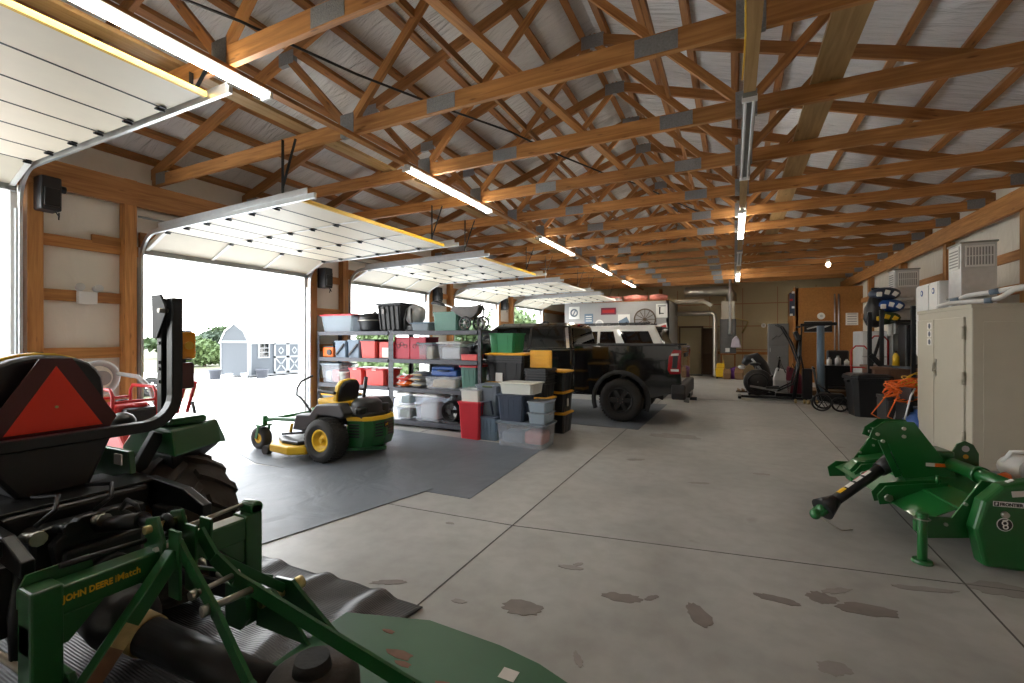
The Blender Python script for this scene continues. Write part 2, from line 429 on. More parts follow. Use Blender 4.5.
# ------------------------------------------------------------------ camera, world
cd = bpy.data.cameras.new('camera'); cam = bpy.data.objects.new('camera', cd); COL.objects.link(cam)
cd.sensor_width = 36; cd.lens = 455.0 / 1024 * 36; cd.clip_start = 0.05; cd.clip_end = 500
cam.location = (0, 0, 1.65); cam.rotation_euler = (PI / 2, 0, math.atan(222 / 455.0))
cd.shift_y = -(341.5 - 338.4) / 1024
sc.camera = cam
w = bpy.data.worlds.new('overcast'); sc.world = w; w.use_nodes = True
wn, wl = w.node_tree.nodes, w.node_tree.links
bg = wn['Background']
tc = wn.new('ShaderNodeTexCoord'); sx = wn.new('ShaderNodeSeparateXYZ'); cr = wn.new('ShaderNodeValToRGB')
wl.new(tc.outputs['Generated'], sx.inputs['Vector']); wl.new(sx.outputs['Z'], cr.inputs['Fac'])
cr.color_ramp.elements[0].color = (1, 0.995, 0.98, 1); cr.color_ramp.elements[1].color = (0.80, 0.90, 1.0, 1)
wl.new(cr.outputs['Color'], bg.inputs['Color']); bg.inputs['Strength'].default_value = 3.4
sc.view_settings.view_transform = 'Standard'; sc.view_settings.look = 'None'; sc.view_settings.gamma = 1
sc.view_settings.exposure = 1.7; sc.view_settings.use_curve_mapping = False
sc.cycles.max_bounces = 10; sc.cycles.diffuse_bounces = 5; sc.cycles.transparent_max_bounces = 16
sc.cycles.use_denoising = True
sc.cycles.sample_clamp_indirect = 8.0

# ------------------------------------------------------------------ shell
XL, XR, YB, YF = -8.0, 4.16, 22.8, -4.2
XC, HALF = -1.92, 6.1
ZC = 3.95
def zlow(x): return 4.06 + (HALF - abs(x - XC)) / 3.0
ZUP = 0.30
fl = struct('floor')
fo = MB().span(XL - 0.12, XR + 0.1, YF, YB + 0.1, -0.2, 0).build('slab', 'concrete', fl)
def strip(p, q, wd, name='joint'):
    MB().bar((*p, 0.0015), (*q, 0.0015), wd, 0.003).build(name, 'joint', fl)
strip((-1.757, YF), (-1.757, YB), 0.009)
strip((1.394, YF), (1.394, YB), 0.010)
strip((-4.95, YF), (-4.95, YB), 0.010)
for p_, q_ in (((-8.0, 3.38), (-2.73, 3.55)), ((-2.73, 3.55), (-1.73, 3.61)), ((-1.73, 3.61), (1.09, 4.03)), ((1.09, 4.03), (4.1, 4.5))): strip(p_, q_, .005)
strip((-8.0, 13.2), (4.1, 13.5), 0.006)
M['stain'] = mat('oil_stain', (0.19, 0.165, 0.15), 0.55, var=0.3, vscale=9)
M['stain2'] = mat('faint_stain', (0.27, 0.25, 0.23), 0.55, var=0.2, vscale=9)
def stain(x, y, rx, ry, rot, m='stain', k=0.0):
    rnd = random.Random(int(x * 991 + y * 77)); pts = []
    n = 26
    f = [1 + 0.22 * math.sin(3 * a * 2 * PI / n + rnd.random() * 6) * rnd.random() + 0.18 * (rnd.random() - .5) for a in range(n)]
    for i in range(n):
        a = 2 * PI * i / n; px, py = rx * math.cos(a) * f[i], ry * math.sin(a) * f[i]
        pts.append((x + px * math.cos(rot) - py * math.sin(rot), y + px * math.sin(rot) + py * math.cos(rot)))
    MB().prism(pts, 'z', 0.0, 0.002 + rnd.random() * .0008).build('floor_stain', m, fl)
for a in [(-1.17, 2.53, .13, .08, .25, 'stain'), (-.64, 2.91, .12, .05, .2, 'stain'), (-.47, 2.99, .05, .02, .9, 'stain'), (-1.06, 3.13, .09, .03, .2, 'stain2'), (-1.02, 3.2, .04, .02, .9, 'stain2'),
          (-.19, 2.93, .06, .12, .5, 'stain'), (.24, 3.32, .13, .04, -.05, 'stain'), (.50, 3.46, .08, .07, .3, 'stain'), (.72, 3.43, .16, .07, .25, 'stain'), (.60, 3.60, .10, .03, .6, 'stain2'),
          (1.12, 3.88, .19, .03, .25, 'stain2'), (1.6, 4.1, .2, .10, .2, 'stain2'), (.45, 2.75, .08, .05, .5, 'stain2'), (-.72, 2.25, .02, .06, .6, 'stain2'), (-1.55, 2.42, .05, .02, .2, 'stain2'),  # the patch beside the tiller is only a slightly darker oval of floor
          (-2.1, 2.40, .12, .03, .5, 'stain'), (-2.28, 3.41, .04, .02, .1, 'stain2'), (-.35, 5.6, .12, .04, .3, 'stain2'), (-.9, 8.1, .4, .2, .1, 'stain2'), (.3, 6.3, .1, .04, .2, 'stain2'), (-1.2, 6.3, .12, .05, .5, 'stain2')]:
    stain(*a)

roof = struct('ceiling')
for sgn, nm in ((-1, 'roof_insulation'), (1, 'roof_insulation')):
    xe = XC + sgn * (HALF + 0.25)
    a, b = (xe, zlow(xe) + ZUP), (XC, zlow(XC) + ZUP)
    MB().loft([[(a[0], YF, a[1]), (b[0], YF, b[1]), (b[0], YF, b[1] + .1), (a[0], YF, a[1] + .1)], [(a[0], YB + .1, a[1]), (b[0], YB + .1, b[1]), (b[0], YB + .1, b[1] + .1), (a[0], YB + .1, a[1] + .1)]]).build(nm, 'foil', roof)
for sgn in (-1, 1):
    n = 11
    for i in range(n):
        x = XC + sgn * (0.18 + i * 0.585)
        z = zlow(x) + 0.175 + 0.075
        MB().bar((x, YF, z), (x, YB, z), 0.095, 0.075, up=(-sgn / 3.0 * -1 if False else sgn / 3.0, 0, 1)).build('purlin', 'wood_dark', roof)

# walls
DOORS = [(-1.25, 2.40, 3.55), (3.66, 6.60, 3.0), (7.72, 10.66, 3.0), (12.0, 14.95, 3.0), (16.3, 19.28, 3.0)]
wl_ = struct('wall_left')
edges = [YF] + [v for d in DOORS for v in d[:2]] + [YB]
for i in range(0, len(edges), 2):
    y0, y1 = edges[i], edges[i + 1]
    MB().span(XL - 0.12, XL, y0, y1, 0, 4.45).build('insulation_panel', 'wallfoil', wl_)
    for yp in ([y1 - 0.16] if i == 0 else [y0 + 0.10, y1 - 0.16] if i + 2 < len(edges) else [y0 + .1]):
        MB().bar((XL + 0.08, yp, 0), (XL + 0.08, yp, 3.95), 0.15, 0.15, up=(0, 1, 0)).build('post', 'wood', wl_, 0.004)
    for z in (0.72, 1.45, 2.22, 2.93):
        if y1 - y0 > 0.5:
            MB().bar((XL + 0.03, y0 + .02, z), (XL + 0.03, y1 - .02, z), 0.045, 0.15).build('girt', 'wood', wl_, 0.003)
MB().bar((XL + 0.03, 3.10, 3.03), (XL + 0.03, 3.44, 3.03), 0.05, 0.12).build('girt_block', 'wood', wl_)
for d in DOORS:
    MB().span(XL - 0.12, XL, d[0], d[1], d[2], 4.45).build('insulation_panel', 'wallfoil', wl_)
    MB().bar((XL + 0.03, d[0], d[2] + .12), (XL + 0.03, d[1], d[2] + .12), 0.05, 0.22).build('door_header', 'wood', wl_)
MB().bar((XL + 0.12, YF, 3.76), (XL + 0.12, YB, 3.76), 0.08, 0.36).build('header_beam', 'wood', wl_, 0.004)

wr = struct('wall_right')
MB().span(XR, XR + 0.1, YF, YB, 0, 4.45).build('insulation_panel', 'wallfoil', wr)
MB().bar((XR - 0.18, YF, 3.80), (XR - 0.18, YB, 3.80), 0.08, 0.33).build('header_beam', 'wood', wr, 0.004)
for y in (-3, 0.2, 3.7, 6.85, 9.75, 12.65, 15.55, 18.75, 21.6):
    MB().bar((XR - 0.09, y, 0), (XR - 0.09, y, 3.66), 0.15, 0.17, up=(0, 1, 0)).build('post', 'wood', wr, 0.004)
for z in (0.75, 1.6, 2.45, 3.0):
    MB().bar((XR - 0.03, YF, z), (XR - 0.03, YB, z), 0.05, 0.16).build('girt', 'wood', wr)

def gable(name, y0, y1, m):
    zz = lambda x: zlow(x) + ZUP
    pts = [(XL - .1, 0), (XR + .05, 0), (XR + .05, zz(XR)), (XC, zz(XC)), (XL - .1, zz(XL))]
    o = struct(name); MB().prism(pts, 'y', y0, y1).build('insulation_panel', m, o); return o
wb = gable('wall_back', YB, YB + .1, 'backfoil')
M['seam'] = mat('seam_tape', (0.42, 0.22, 0.12), 0.7)
for x in (-6.6, -5.2, -3.8, -2.4, -1.0, 0.35, 1.7, 3.1):
    MB().span(x - .015, x + .015, YB - .012, YB, 0, 3.9).build('seam', 'seam', wb)
for z in (1.15, 2.2, 3.2):
    MB().span(XL, XR, YB - .02, YB, z - .02, z + .02).build('seam', 'seam', wb)
MB().bar((-3.15, YB - .08, 0), (-3.15, YB - .08, 4.0), 0.15, 0.15, up=(0, 1, 0)).build('post', 'wood', wb)
MB().bar((-1, YB - .03, 1.0), (2.2, YB - .03, 1.0), 0.05, 0.12).build('girt', 'wood', wb)
gable('wall_front', YF - .1, YF, 'wallfoil')

# ------------------------------------------------------------------ overhead doors (stored open under the roof)
def overhead_door(n, y0, y1, ztop, zt, xin, nsec):
    d = struct('door_%d' % n)
    slope = 0.022 if n > 1 else 0.0
    xs = XL + 0.62
    def zz(x): return zt + (x - xs) * slope
    # bottom section still tilting through the curve
    A = V(XL + 0.10, 0, ztop - 0.04); B = V(xs, 0, zz(xs))
    def section(a, b, nm='door_section'):
        t = (b - a).normalized(); nn = V(-t.z, 0, t.x)
        a2, b2 = a + t * 0.008, b - t * 0.008
        ring = lambda y: [(a2.x, y, a2.z), (b2.x, y, b2.z), (b2.x + nn.x * .045, y, b2.z + nn.z * .045), (a2.x + nn.x * .045, y, a2.z + nn.z * .045)]
        MB().loft([ring(y0 + .03), ring(y1 - .03)]).build(nm, 'doorpanel', d, 0.004)
    section(A, B)
    # stiles on the tilted section
    for k in range(4):
        y = y0 + .06 + (y1 - y0 - .12) * k / 3
        nn = V(0.3, 0, -0.9) * 0.012
        MB().bar((A.x + nn.x, y, A.z + nn.z), (B.x + nn.x, y, B.z + nn.z), 0.05, 0.012, up=(-.6, 0, .8)).build('stile', 'doorwhite', d)
    MB().span(XL + .05, XL + .13, y0 + .02, y1 - .02, ztop - .10, ztop - .02).build('bottom_seal', 'galv_dull', d)
    L = (xin - xs) / nsec
    hing = None
    for k in range(nsec):
        a = V(xs + k * L, 0, zz(xs + k * L)); b = V(xs + (k + 1) * L, 0, zz(xs + (k + 1) * L))
        section(a, b)
        MB().span(a.x - .008, a.x + .008, y0 + .04, y1 - .04, a.z - .004, a.z + .02).build('seam', 'black', d)
        for j in range(4):
            y = y0 + .08 + (y1 - y0 - .16) * j / 3
            if hing is None:
                hing = MB().box((0, 0, -.012), (.10, .05, .012)).cyl((-.0, -.035, -.025), (0, .035, -.025), .012, seg=8).build('hinge', 'blackmetal', d)
                h = hing
            else:
                h = hing.copy(); COL.objects.link(h)
            h.location = (a.x, y, a.z)
            if j in (1, 2) and n > 1:
                MB().box(((a.x + b.x) / 2, y, (a.z + b.z) / 2 - .005), (L - .12, .045, .008)).build('stile', 'doorwhite', d)
    xe = xs + nsec * L
    MB().span(xe - .01, xe + .03, y0 + .02, y1 - .02, zz(xe) - .015, zz(xe) + .03).build('top_seal', 'jdy' if n < 4 else 'doorwhite', d)
    # tracks
    for y, s in ((y0 - .01, 1), (y1 + .01, -1)):
        R = 0.40; zc = zt + 0.0 - R
        pts = [(XL + .12, 0.0), (XL + .12, zc)] + [(XL + .12 + R - R * math.cos(t * PI / 16), zc + R * math.sin(t * PI / 16)) for t in range(1, 8)]
        x1 = xin + 0.30
        pts += [(XL + .12 + R + .05, zt + .0), (x1, zz(x1))]
        P3 = [V(p[0], y, p[1]) for p in pts]
        ring = []
        for i, p in enumerate(P3):
            t = (P3[min(i + 1, len(P3) - 1)] - P3[max(i - 1, 0)]).normalized(); nn = V(-t.z, 0, t.x)
            ring.append([p + nn * .03 + V(0, .012 * s, 0), p - nn * .03 + V(0, .012 * s, 0), p - nn * .03 - V(0, .02 * s, 0), p + nn * .03 - V(0, .02 * s, 0)])
        MB().loft(ring).build('track', 'galv', d)
        MB().bar((xs, y - .03 * s, zz(xs) + .06), (x1 - .1, y - .03 * s, zz(x1) + .06), .006, .07).build('track_angle', 'galv', d)
        MB().span(XL + .0, XL + .10, y - .03, y + .01, 0, ztop - .3).build('jamb_angle', 'galv', d)
        # perforated hanger with a brace
        hx = x1 - 0.55
        hb = MB().bar((hx, y, zz(hx) + .03), (hx, y, ZC + .05), .035, .006, up=(1, 0, 0))
        hb.bar((hx, y, zz(hx) + (ZC - zz(hx)) * .25), (hx + .22, y, ZC + .02), .03, .006, up=(1, 0, 0))
        hb.build('hanger', 'blackmetal', d)
        # white outside jamb liner
        yj = y0 + .02 if s > 0 else y1 - .02
        MB().span(XL - .14, XL + .04, yj - .03, yj + .03, 0, ztop).build('jamb', 'trimwhite', d)
    MB().span(XL - .14, XL + .0, y0, y1, ztop - .02, ztop + .05).build('head_jamb', 'trimwhite', d)
    MB().cyl((XL + .22, y0 - .1, ztop + .42), (XL + .22, y1 + .1, ztop + .42), .016, seg=10).build('torsion_shaft', 'galv_dull', d)
    return d
overhead_door(1, -1.25, 2.36, 3.55, 3.72, -4.06, 6)
for i in range(1, 5):
    overhead_door(i + 1, DOORS[i][0], DOORS[i][1], 3.0, 3.20, -4.55, 6)

opl = ['black door opener on the wall above the emergency lamp', 'black door opener on the pier left of the long shelving unit', 'black door opener on the pier behind the folded push cart',
       'black door opener on the pier above the pickup truck']
for k, (y, z) in enumerate(((2.58, 3.46), (6.9, 2.92), (10.95, 2.92), (15.25, 2.92))):
    t = thing('door_opener', opl[k], 'door opener', (XL + .1, y, z), 0, 'wall mounted door openers')
    MB().box((.14, 0, 0), (.24, .20, .42)).build('motor_housing', 'black', t, .02)
    MB().box((.275, 0, -.05), (.03, .15, .22)).build('cover', 'blackmetal', t, .008)
    MB().cyl((.14, .10, .1), (.14, .17, .1), .045, seg=12).build('drive_coupling', 'blackmetal', t)
    MB().tube([(.2, .05, -.2), (.24, .08, -.28), (.2, .09, -.22), (.16, .1, -.30)], .008, 6).build('cable', 'black', t)

# ------------------------------------------------------------------ roof trusses
def make_truss():
    t = thing('roof_truss', 'x', 'roof truss')
    T = 0.05
    x0, x1 = XC - HALF, XC + HALF
    b0, b1, c0, c1 = XC - HALF / 3, XC + HALF / 3, XC - HALF / 2, XC + HALF / 2
    hb = 0.17
    MB().bar((x0 + .05, 0, ZC + hb / 2), (XC - .75, 0, ZC + hb / 2), T, hb).build('bottom_chord', 'wood', t)
    MB().bar((XC - .75, 0, ZC + hb / 2), (XC + 1.35, 0, ZC + hb / 2), T, hb).build('bottom_chord', 'wood', t)
    MB().bar((XC + 1.35, 0, ZC + hb / 2), (x1 - .05, 0, ZC + hb / 2), T, hb).build('bottom_chord', 'wood', t)
    for s in (-1, 1):
        xe = XC + s * HALF; u = (-s / 3.0, 0, 1)
        MB().bar((xe, 0, zlow(xe) + .075), (XC, 0, zlow(XC) + .075), T, .15, up=u).build('top_chord', 'wood_dark', t)
        bx = XC + s * HALF / 3; cx = XC + s * HALF / 2
        MB().bar((bx, 0, ZC + .1), (cx, 0, zlow(cx) + .05), T, .09, up=(1, 0, 0)).build('web', 'wood_dark', t)
        MB().bar((bx, 0, ZC + .1), (XC + s * .05, 0, zlow(XC) - .02), T, .09, up=(1, 0, 0)).build('web', 'wood', t)
        for (px, pz, w_, h_) in ((xe - s * .28, ZC + .11, .24, .17), (bx, ZC + .12, .20, .26), (cx, zlow(cx) + .03, .26, .16)):
            MB().box((px, 0, pz), (w_, T + .008, h_)).build('nail_plate', 'plate', t)
    for px in (XC - .75, XC + 1.35):
        MB().box((px, 0, ZC + hb / 2), (.34, T + .008, hb - .02)).build('nail_plate', 'plate', t)
    MB().box((XC, 0, zlow(XC) + .03), (.34, T + .008, .2)).build('nail_plate', 'plate', t)
    return t
ORD = 'first second third fourth fifth sixth seventh eighth ninth tenth eleventh twelfth thirteenth fourteenth fifteenth sixteenth'.split()
TY = [2.42 + 1.43 * k for k in range(-1, 14)]
tr = make_truss()
for k, y in enumerate(TY):
    o = tr if k == 0 else copy_tree(tr)
    o.location = (0, y, 0); o['group'] = 'roof trusses down the length of the building'
    o['label'] = 'wooden roof truss with metal plates, %s counted from the camera end' % ORD[k]

def plank(name, label, p, q, w_, h_, m='wood', cat='brace', up=(0, 0, 1)):
    return tag(MB().bar(p, q, w_, h_, up).build(name, m), label, cat)
plank('brace_board', 'narrow board carrying the left row of strip lights', (-3.86, -2, 3.93), (-3.86, 22, 3.93), .09, .04)
plank('brace_board', 'narrow board carrying the right row of strip lights', (.13, -2, 3.93), (.13, 22, 3.93), .10, .04, 'wood_pale')
plank('brace_board', 'wide flat board lying on the truss chords left of the left lights', (-4.6, -2, 4.145), (-4.6, 22, 4.145), .19, .04, 'wood_pale')
plank('brace_board', 'wide pale plank lying on the truss chords right of the right lights', (.80, -2, 4.145), (.80, 22, 4.145), .26, .04, 'wood_pale')
plank('diagonal_brace', 'long diagonal board crossing over the truss chords near the ridge joint', (-2.25, 0.8, 4.15), (-0.6, 13.2, 4.15), .09, .045)
plank('web_brace', 'long brace nailed along the left truss webs under the ridge', (-3.02, -2, 5.05), (-3.02, 22, 5.05), .04, .09, 'wood_dark')
plank('web_brace', 'long brace nailed along the right truss webs under the ridge', (-.82, -2, 5.05), (-.82, 22, 5.05), .04, .09, 'wood_dark')
ykx = [(.055 + .02 * math.sin(y * 2.1), y, 3.93 - .05 - .05 * abs(math.sin(y * 1.9))) for y in [1 + .3 * i for i in range(12)]]
tag(MB().tube(ykx, .007, 6).build('electric_cable', 'jdy'), 'yellow cable draped along the right light board near the camera', 'cable')
tag(MB().tube([(-3.9 + .36 * i, 1.4 + .9 * i, 4.15 + .03 * math.sin(i * 2)) for i in range(11)], .012, 6).build('electric_cable', 'black'), 'black cable running diagonally over the truss chords', 'cable')
fw = [(-1 + .45 * i, 15.1, 3.93 - .05 * (i % 2) - .02) for i in range(11)]
tag(MB().tube(fw, .006, 5).build('hanging_wire', 'label'), 'thin white wire looped along a far truss chord near the bare bulb', 'wire')
t = thing('light_bulb', 'bare glowing bulb under a far right truss chord', 'light bulb', (2.49, 16.1, 3.82))
MB().ball((0, 0, 0), (.06, .06, .075), 12).build('bulb', 'bulb', t)
MB().cyl((0, 0, .06), (0, 0, .15), .04, seg=12).build('socket', 'white', t)

# ------------------------------------------------------------------ strip lights
def strip_light(x, y0, y1, lit, label):
    t = thing('strip_light', label, 'ceiling light', (x, (y0 + y1) / 2, 3.91))
    h = (y1 - y0) / 2
    MB().span(-.032 if lit else -.06, .032 if lit else .06, -h, h, -.045, 0).build('housing', 'galv_dull' if not lit else 'white', t, .004)
    for s in (-1, 1):
        MB().cyl((.036 * s, -h + .03, -.058), (.036 * s, h - .03, -.058), .014, seg=10).build('tube', 'tube' if lit else 'tube_off', t)
        MB().box((0, s * (h - .02), -.055), (.13, .03, .06)).build('end_socket', 'white', t, .004)
    return t
LY = [(.45, 2.77), (4.7, 6.96), (9.2, 11.5), (13.4, 15.6), (17.5, 19.8)]
LN = ['lit strip light over the nearest open door, closest to camera', 'lit strip light in the left row above the mower', 'lit strip light in the left row, third from camera',
      'lit strip light in the left row, fourth from camera', 'lit strip light in the left row, farthest from camera']
for (a, b), l in zip(LY, LN): strip_light(-3.83, a, b, True, l)
LN2 = ['unlit strip light in the right row, nearest camera', 'lit strip light in the right row, nearest of the lit ones', 'unlit strip light between two lit ones in the right row', 'lit strip light at the far end of the right row']
for (a, b), l, on in zip([(4.7, 7.05), (8.85, 11.2), (13.0, 15.3), (17.1, 19.5)], LN2, (0, 1, 0, 1)): strip_light(.13, a, b, on, l)

# emergency lamp on the girt
t = thing('emergency_light', 'small white emergency lamp with two heads on the left wall girt', 'emergency light', (XL + .06, 3.02, 2.22))
MB().box((.05, 0, -.02), (.09, .20, .17)).build('battery_box', 'white', t, .01)
for s in (-1, 1): MB().cyl((.06, .09 * s, .10), (.14, .10 * s, .12), .045, .05, 14).build('lamp_head', 'ltgrey', t)
t = thing('wall_socket', 'dark outlet box on the post beside the nearest door', 'outlet', (XL + .16, 2.52, 1.42))
MB().box((.03, 0, 0), (.06, .07, .12)).build('box', 'black', t, .006)
MB().box((.063, 0, 0), (.006, .05, .08)).build('cover', 'grey', t)

# ------------------------------------------------------------------ outdoors
dv = MB().loft([[(XL - .1, YF - 12, -.06), (XL - .1, 22, -.06), (XL - .1, 22, -.3), (XL - .1, YF - 12, -.3)], [(-17.7, YF - 12, -.5), (-17.7, 22, -.5), (-17.7, 22, -.8), (-17.7, YF - 12, -.8)]]).build('driveway', 'apron'); dv['kind'] = 'structure'
lw3 = MB().loft([[(XL - .1, 22, -.06), (XL - .1, 90, -.06), (XL - .1, 90, -.3), (XL - .1, 22, -.3)], [(-17.7, 22, -.5), (-17.7, 90, -.5), (-17.7, 90, -.8), (-17.7, 22, -.8)]]).build('verge', 'grass'); lw3['kind'] = 'structure'
lw4 = MB().span(-30, -17.7, 22, 90, -.9, -.505).build('field', 'grass'); lw4['kind'] = 'structure'
dv2 = MB().span(-30, -17.7, 12.4, 22, -.8, -.5).build('parking_pad', 'apron'); dv2['kind'] = 'structure'
lw = MB().span(-260, -17.7, -150, 12.4, -.9, -.505).build('lawn', 'grass'); lw['kind'] = 'structure'
lw = MB().span(-260, -30, 12.4, 260, -.9, -.505).build('field', 'grass'); lw['kind'] = 'structure'

def foliage(mb, c, r, n, size, rnd):
    for _ in range(n):
        d = V(rnd.gauss(0, 1), rnd.gauss(0, 1), rnd.gauss(0, 1)).normalized() * (rnd.random() ** .4)
        p = V(c) + V(d.x * r[0], d.y * r[1], d.z * r[2])
        a = V(rnd.gauss(0, 1), rnd.gauss(0, 1), rnd.gauss(0, 1)).normalized(); b = a.orthogonal().normalized()
        s_ = size * (.6 + rnd.random() * .8)
        mb.quad(p - a * s_ - b * s_ * .5, p + a * s_ * .2 - b * s_ * .6, p + a * s_ + b * s_ * .3, p - a * s_ * .3 + b * s_ * .6)
def tree(name, label, cat, x, y, h, w_, m, seed, group=None, trunk=True, dens=1.0, size=None):
    rnd = random.Random(seed)
    t = thing(name, label, cat, (x, y, -.52), 0, group)
    mb = MB(); nb = 8
    for k in range(nb):
        a = rnd.random() * 2 * PI; q = rnd.random() ** .5 * .55
        cz = h * (.38 + .5 * rnd.random()) if trunk else h * (.25 + .5 * rnd.random())
        foliage(mb, (w_ / 2 * q * math.cos(a), w_ / 2 * q * math.sin(a), cz), (w_ * .32, w_ * .32, h * .26), int(190 * dens), size or w_ * .05, rnd)
    mb.build('foliage', m, t)
    tb = MB()
    tb.tube([(0, 0, 0), (.05, 0, h * .25), (0, .08, h * .5), (.1, 0, h * .75)], [h * .03, h * .025, h * .018, h * .006], 8)
    for k in range(4):
        a = k * 1.7; tb.tube([(0, 0, h * .25), (w_ * .2 * math.cos(a), w_ * .2 * math.sin(a), h * .55)], [h * .015, h * .005], 6)
    tb.build('trunk', 'bark', t)
    return t
# places given as bearing from the doorway (direction px) worked out beforehand in metres
k = 0
kinds = [('leaf_dark', 'dark green tree in the far tree line'), ('leaf', 'mid green tree in the far tree line'), ('leaf_light', 'light green tree in the far tree line')]
yl = -22.0
while yl < 110:
    m_, lb = kinds[(k * 7 + k // 3) % 3]
    tree('tree', lb, 'tree', -62 - 9 * math.sin(k * 1.3), yl, 3.0 + .7 * math.sin(k * 2.1), 5.6, m_, 100 + k, 'trees of the far tree line beyond the lawn')
    yl += 6.2 + .4 * math.sin(k); k += 1
tree('bush', 'broad light green bush on the lawn left of the grey shed', 'bush', -36.7, 21.2, 2.2, 3.2, 'leaf_light', 11, None, False, 2.2, .14)
tree('bush', 'smaller light green bush partly behind the raised roll bar', 'bush', -38.5, 20.0, 1.7, 2.6, 'leaf_light', 14, None, False, 1.8, .14)
tree('tree', 'leafy tree seen through the farthest open door', 'tree', -14.2, 30.5, 4.2, 4.6, 'leaf_light', 12, None, True, 1.8, .18)
tree('tree', 'leafy tree seen beyond the folded push cart', 'tree', -18.5, 29.5, 4.0, 4.6, 'leaf', 13, None, True, 1.8, .18)
tree('bush', 'green bush seen low through the door behind the shelves', 'bush', -16.5, 19.0, 2.3, 3.6, 'leaf_light', 15, None, False, 1.8, .14)
tree('bush', 'second green bush low behind the shelves, farther right', 'bush', -17.0, 23.5, 2.6, 4.0, 'leaf', 16, None, False, 1.8, .14)

# grey gambrel shed
gz = -.5
sh = thing('garden_shed', 'grey gambrel garden shed with white trim standing across the driveway', 'shed', (-24.8, 18.4, gz))
x0, x1, ya, yb = -26.1, -23.6, 15.9, 21.0
prof = [(x0, 0.1), (x1, 0.1), (x1, 1.95), (x1 - .45, 2.55), ((x0 + x1) / 2, 2.95), (x0 + .45, 2.55), (x0, 1.95)]
MB().prism([(p[0], p[1] + gz) for p in prof], 'y', ya, yb).build('shed_body', 'shedwall', sh, world=True)
rp = [(x1 + .06, 1.93), (x1 - .43, 2.6), ((x0 + x1) / 2, 3.02), (x0 + .43, 2.6), (x0 - .06, 1.93)]
rp = rp + [(p[0] - (.0), p[1] - .07) for p in rp[::-1]]
MB().prism([(p[0], p[1] + gz) for p in rp], 'y', ya - .06, yb + .06).build('shed_roof', 'trimwhite', sh, world=True)
mb = MB()
for xx in (x0 + .06, x1 - .06): mb.span(xx - .06, xx + .06, ya - .03, ya, gz + .1, gz + 1.95)
mb.span(x0, x1, ya - .03, ya, gz + 1.9, gz + 2.03)
for yy in (ya + .06, yb - .06): mb.span(x1, x1 + .03, yy - .06, yy + .06, gz + .1, gz + 1.95)
mb.span(x1, x1 + .025, ya, yb, gz + .08, gz + .16)
mb.build('corner_trim', 'shedtrim', sh, world=True)
wf = MB().span(x1, x1 + .05, 16.4, 17.1, gz + 1.05, gz + 1.95).build('window_frame', 'shedtrim', sh, world=True)
for i in range(2):
    for j in range(3):
        MB().span(x1 + .045, x1 + .06, 16.48 + .28 * i, 16.73 + .28 * i, gz + 1.13 + .25 * j, gz + 1.35 + .25 * j).build('pane', 'glass_dark', wf, world=True)
for k_, yy in enumerate((17.35, 18.25)):
    dr = MB().span(x1, x1 + .04, yy, yy + .88, gz + .15, gz + 1.9).build('door', 'shedwall', sh, world=True)
    f = MB()
    for z in (.15, 1.03, 1.80): f.span(x1 + .03, x1 + .07, yy, yy + .88, gz + z, gz + z + .11)
    for y2 in (yy, yy + .78): f.span(x1 + .03, x1 + .07, y2, y2 + .10, gz + .15, gz + 1.9)
    f.bar((x1 + .05, yy + .1, gz + .26), (x1 + .05, yy + .78, gz + 1.03), .08, .03, up=(1, 0, 0))
    f.bar((x1 + .05, yy + .78, gz + .26), (x1 + .05, yy + .1, gz + 1.03), .08, .03, up=(1, 0, 0))
    c = V(x1 + .05, yy + .44, gz + 1.45)
    for a, b in (((-1, 0), (0, 1)), ((0, 1), (1, 0)), ((1, 0), (0, -1)), ((0, -1), (-1, 0))):
        f.bar(c + V(0, a[0] * .17, a[1] * .2), c + V(0, b[0] * .17, b[1] * .2), .06, .03, up=(1, 0, 0))
    f.build('door_trim', 'shedtrim', dr, world=True)
for i, (x, y, r, h, m_, lb) in enumerate(((-24.6, 14.7, .3, .5, 'shelf', 'grey blue tub by the shed corner'), (-23.9, 15.0, .17, .3, 'ltgrey', 'small pale pot beside the tub, left of the pair'), (-23.4, 15.5, .17, .3, 'ltgrey', 'small pale pot beside the shed, right of the pair'), (-23.1, 16.3, .32, .48, 'shelf', 'larger tub in front of the shed end wall'))):
    t = thing('flower_pot', lb, 'pot', (x, y, gz))
    MB().lathe([(.01, 0), (r * .8, 0), (r, h), (r * 1.08, h), (r * 1.08, h - .05), (r * .95, h - .05), (r * .75, .05), (.01, .05)], seg=20).build('pot', m_, t)
    MB().lathe([(.01, h - .09), (r * .9, h - .09), (r * .9, h - .14)], seg=16).build('soil', 'bark', t)
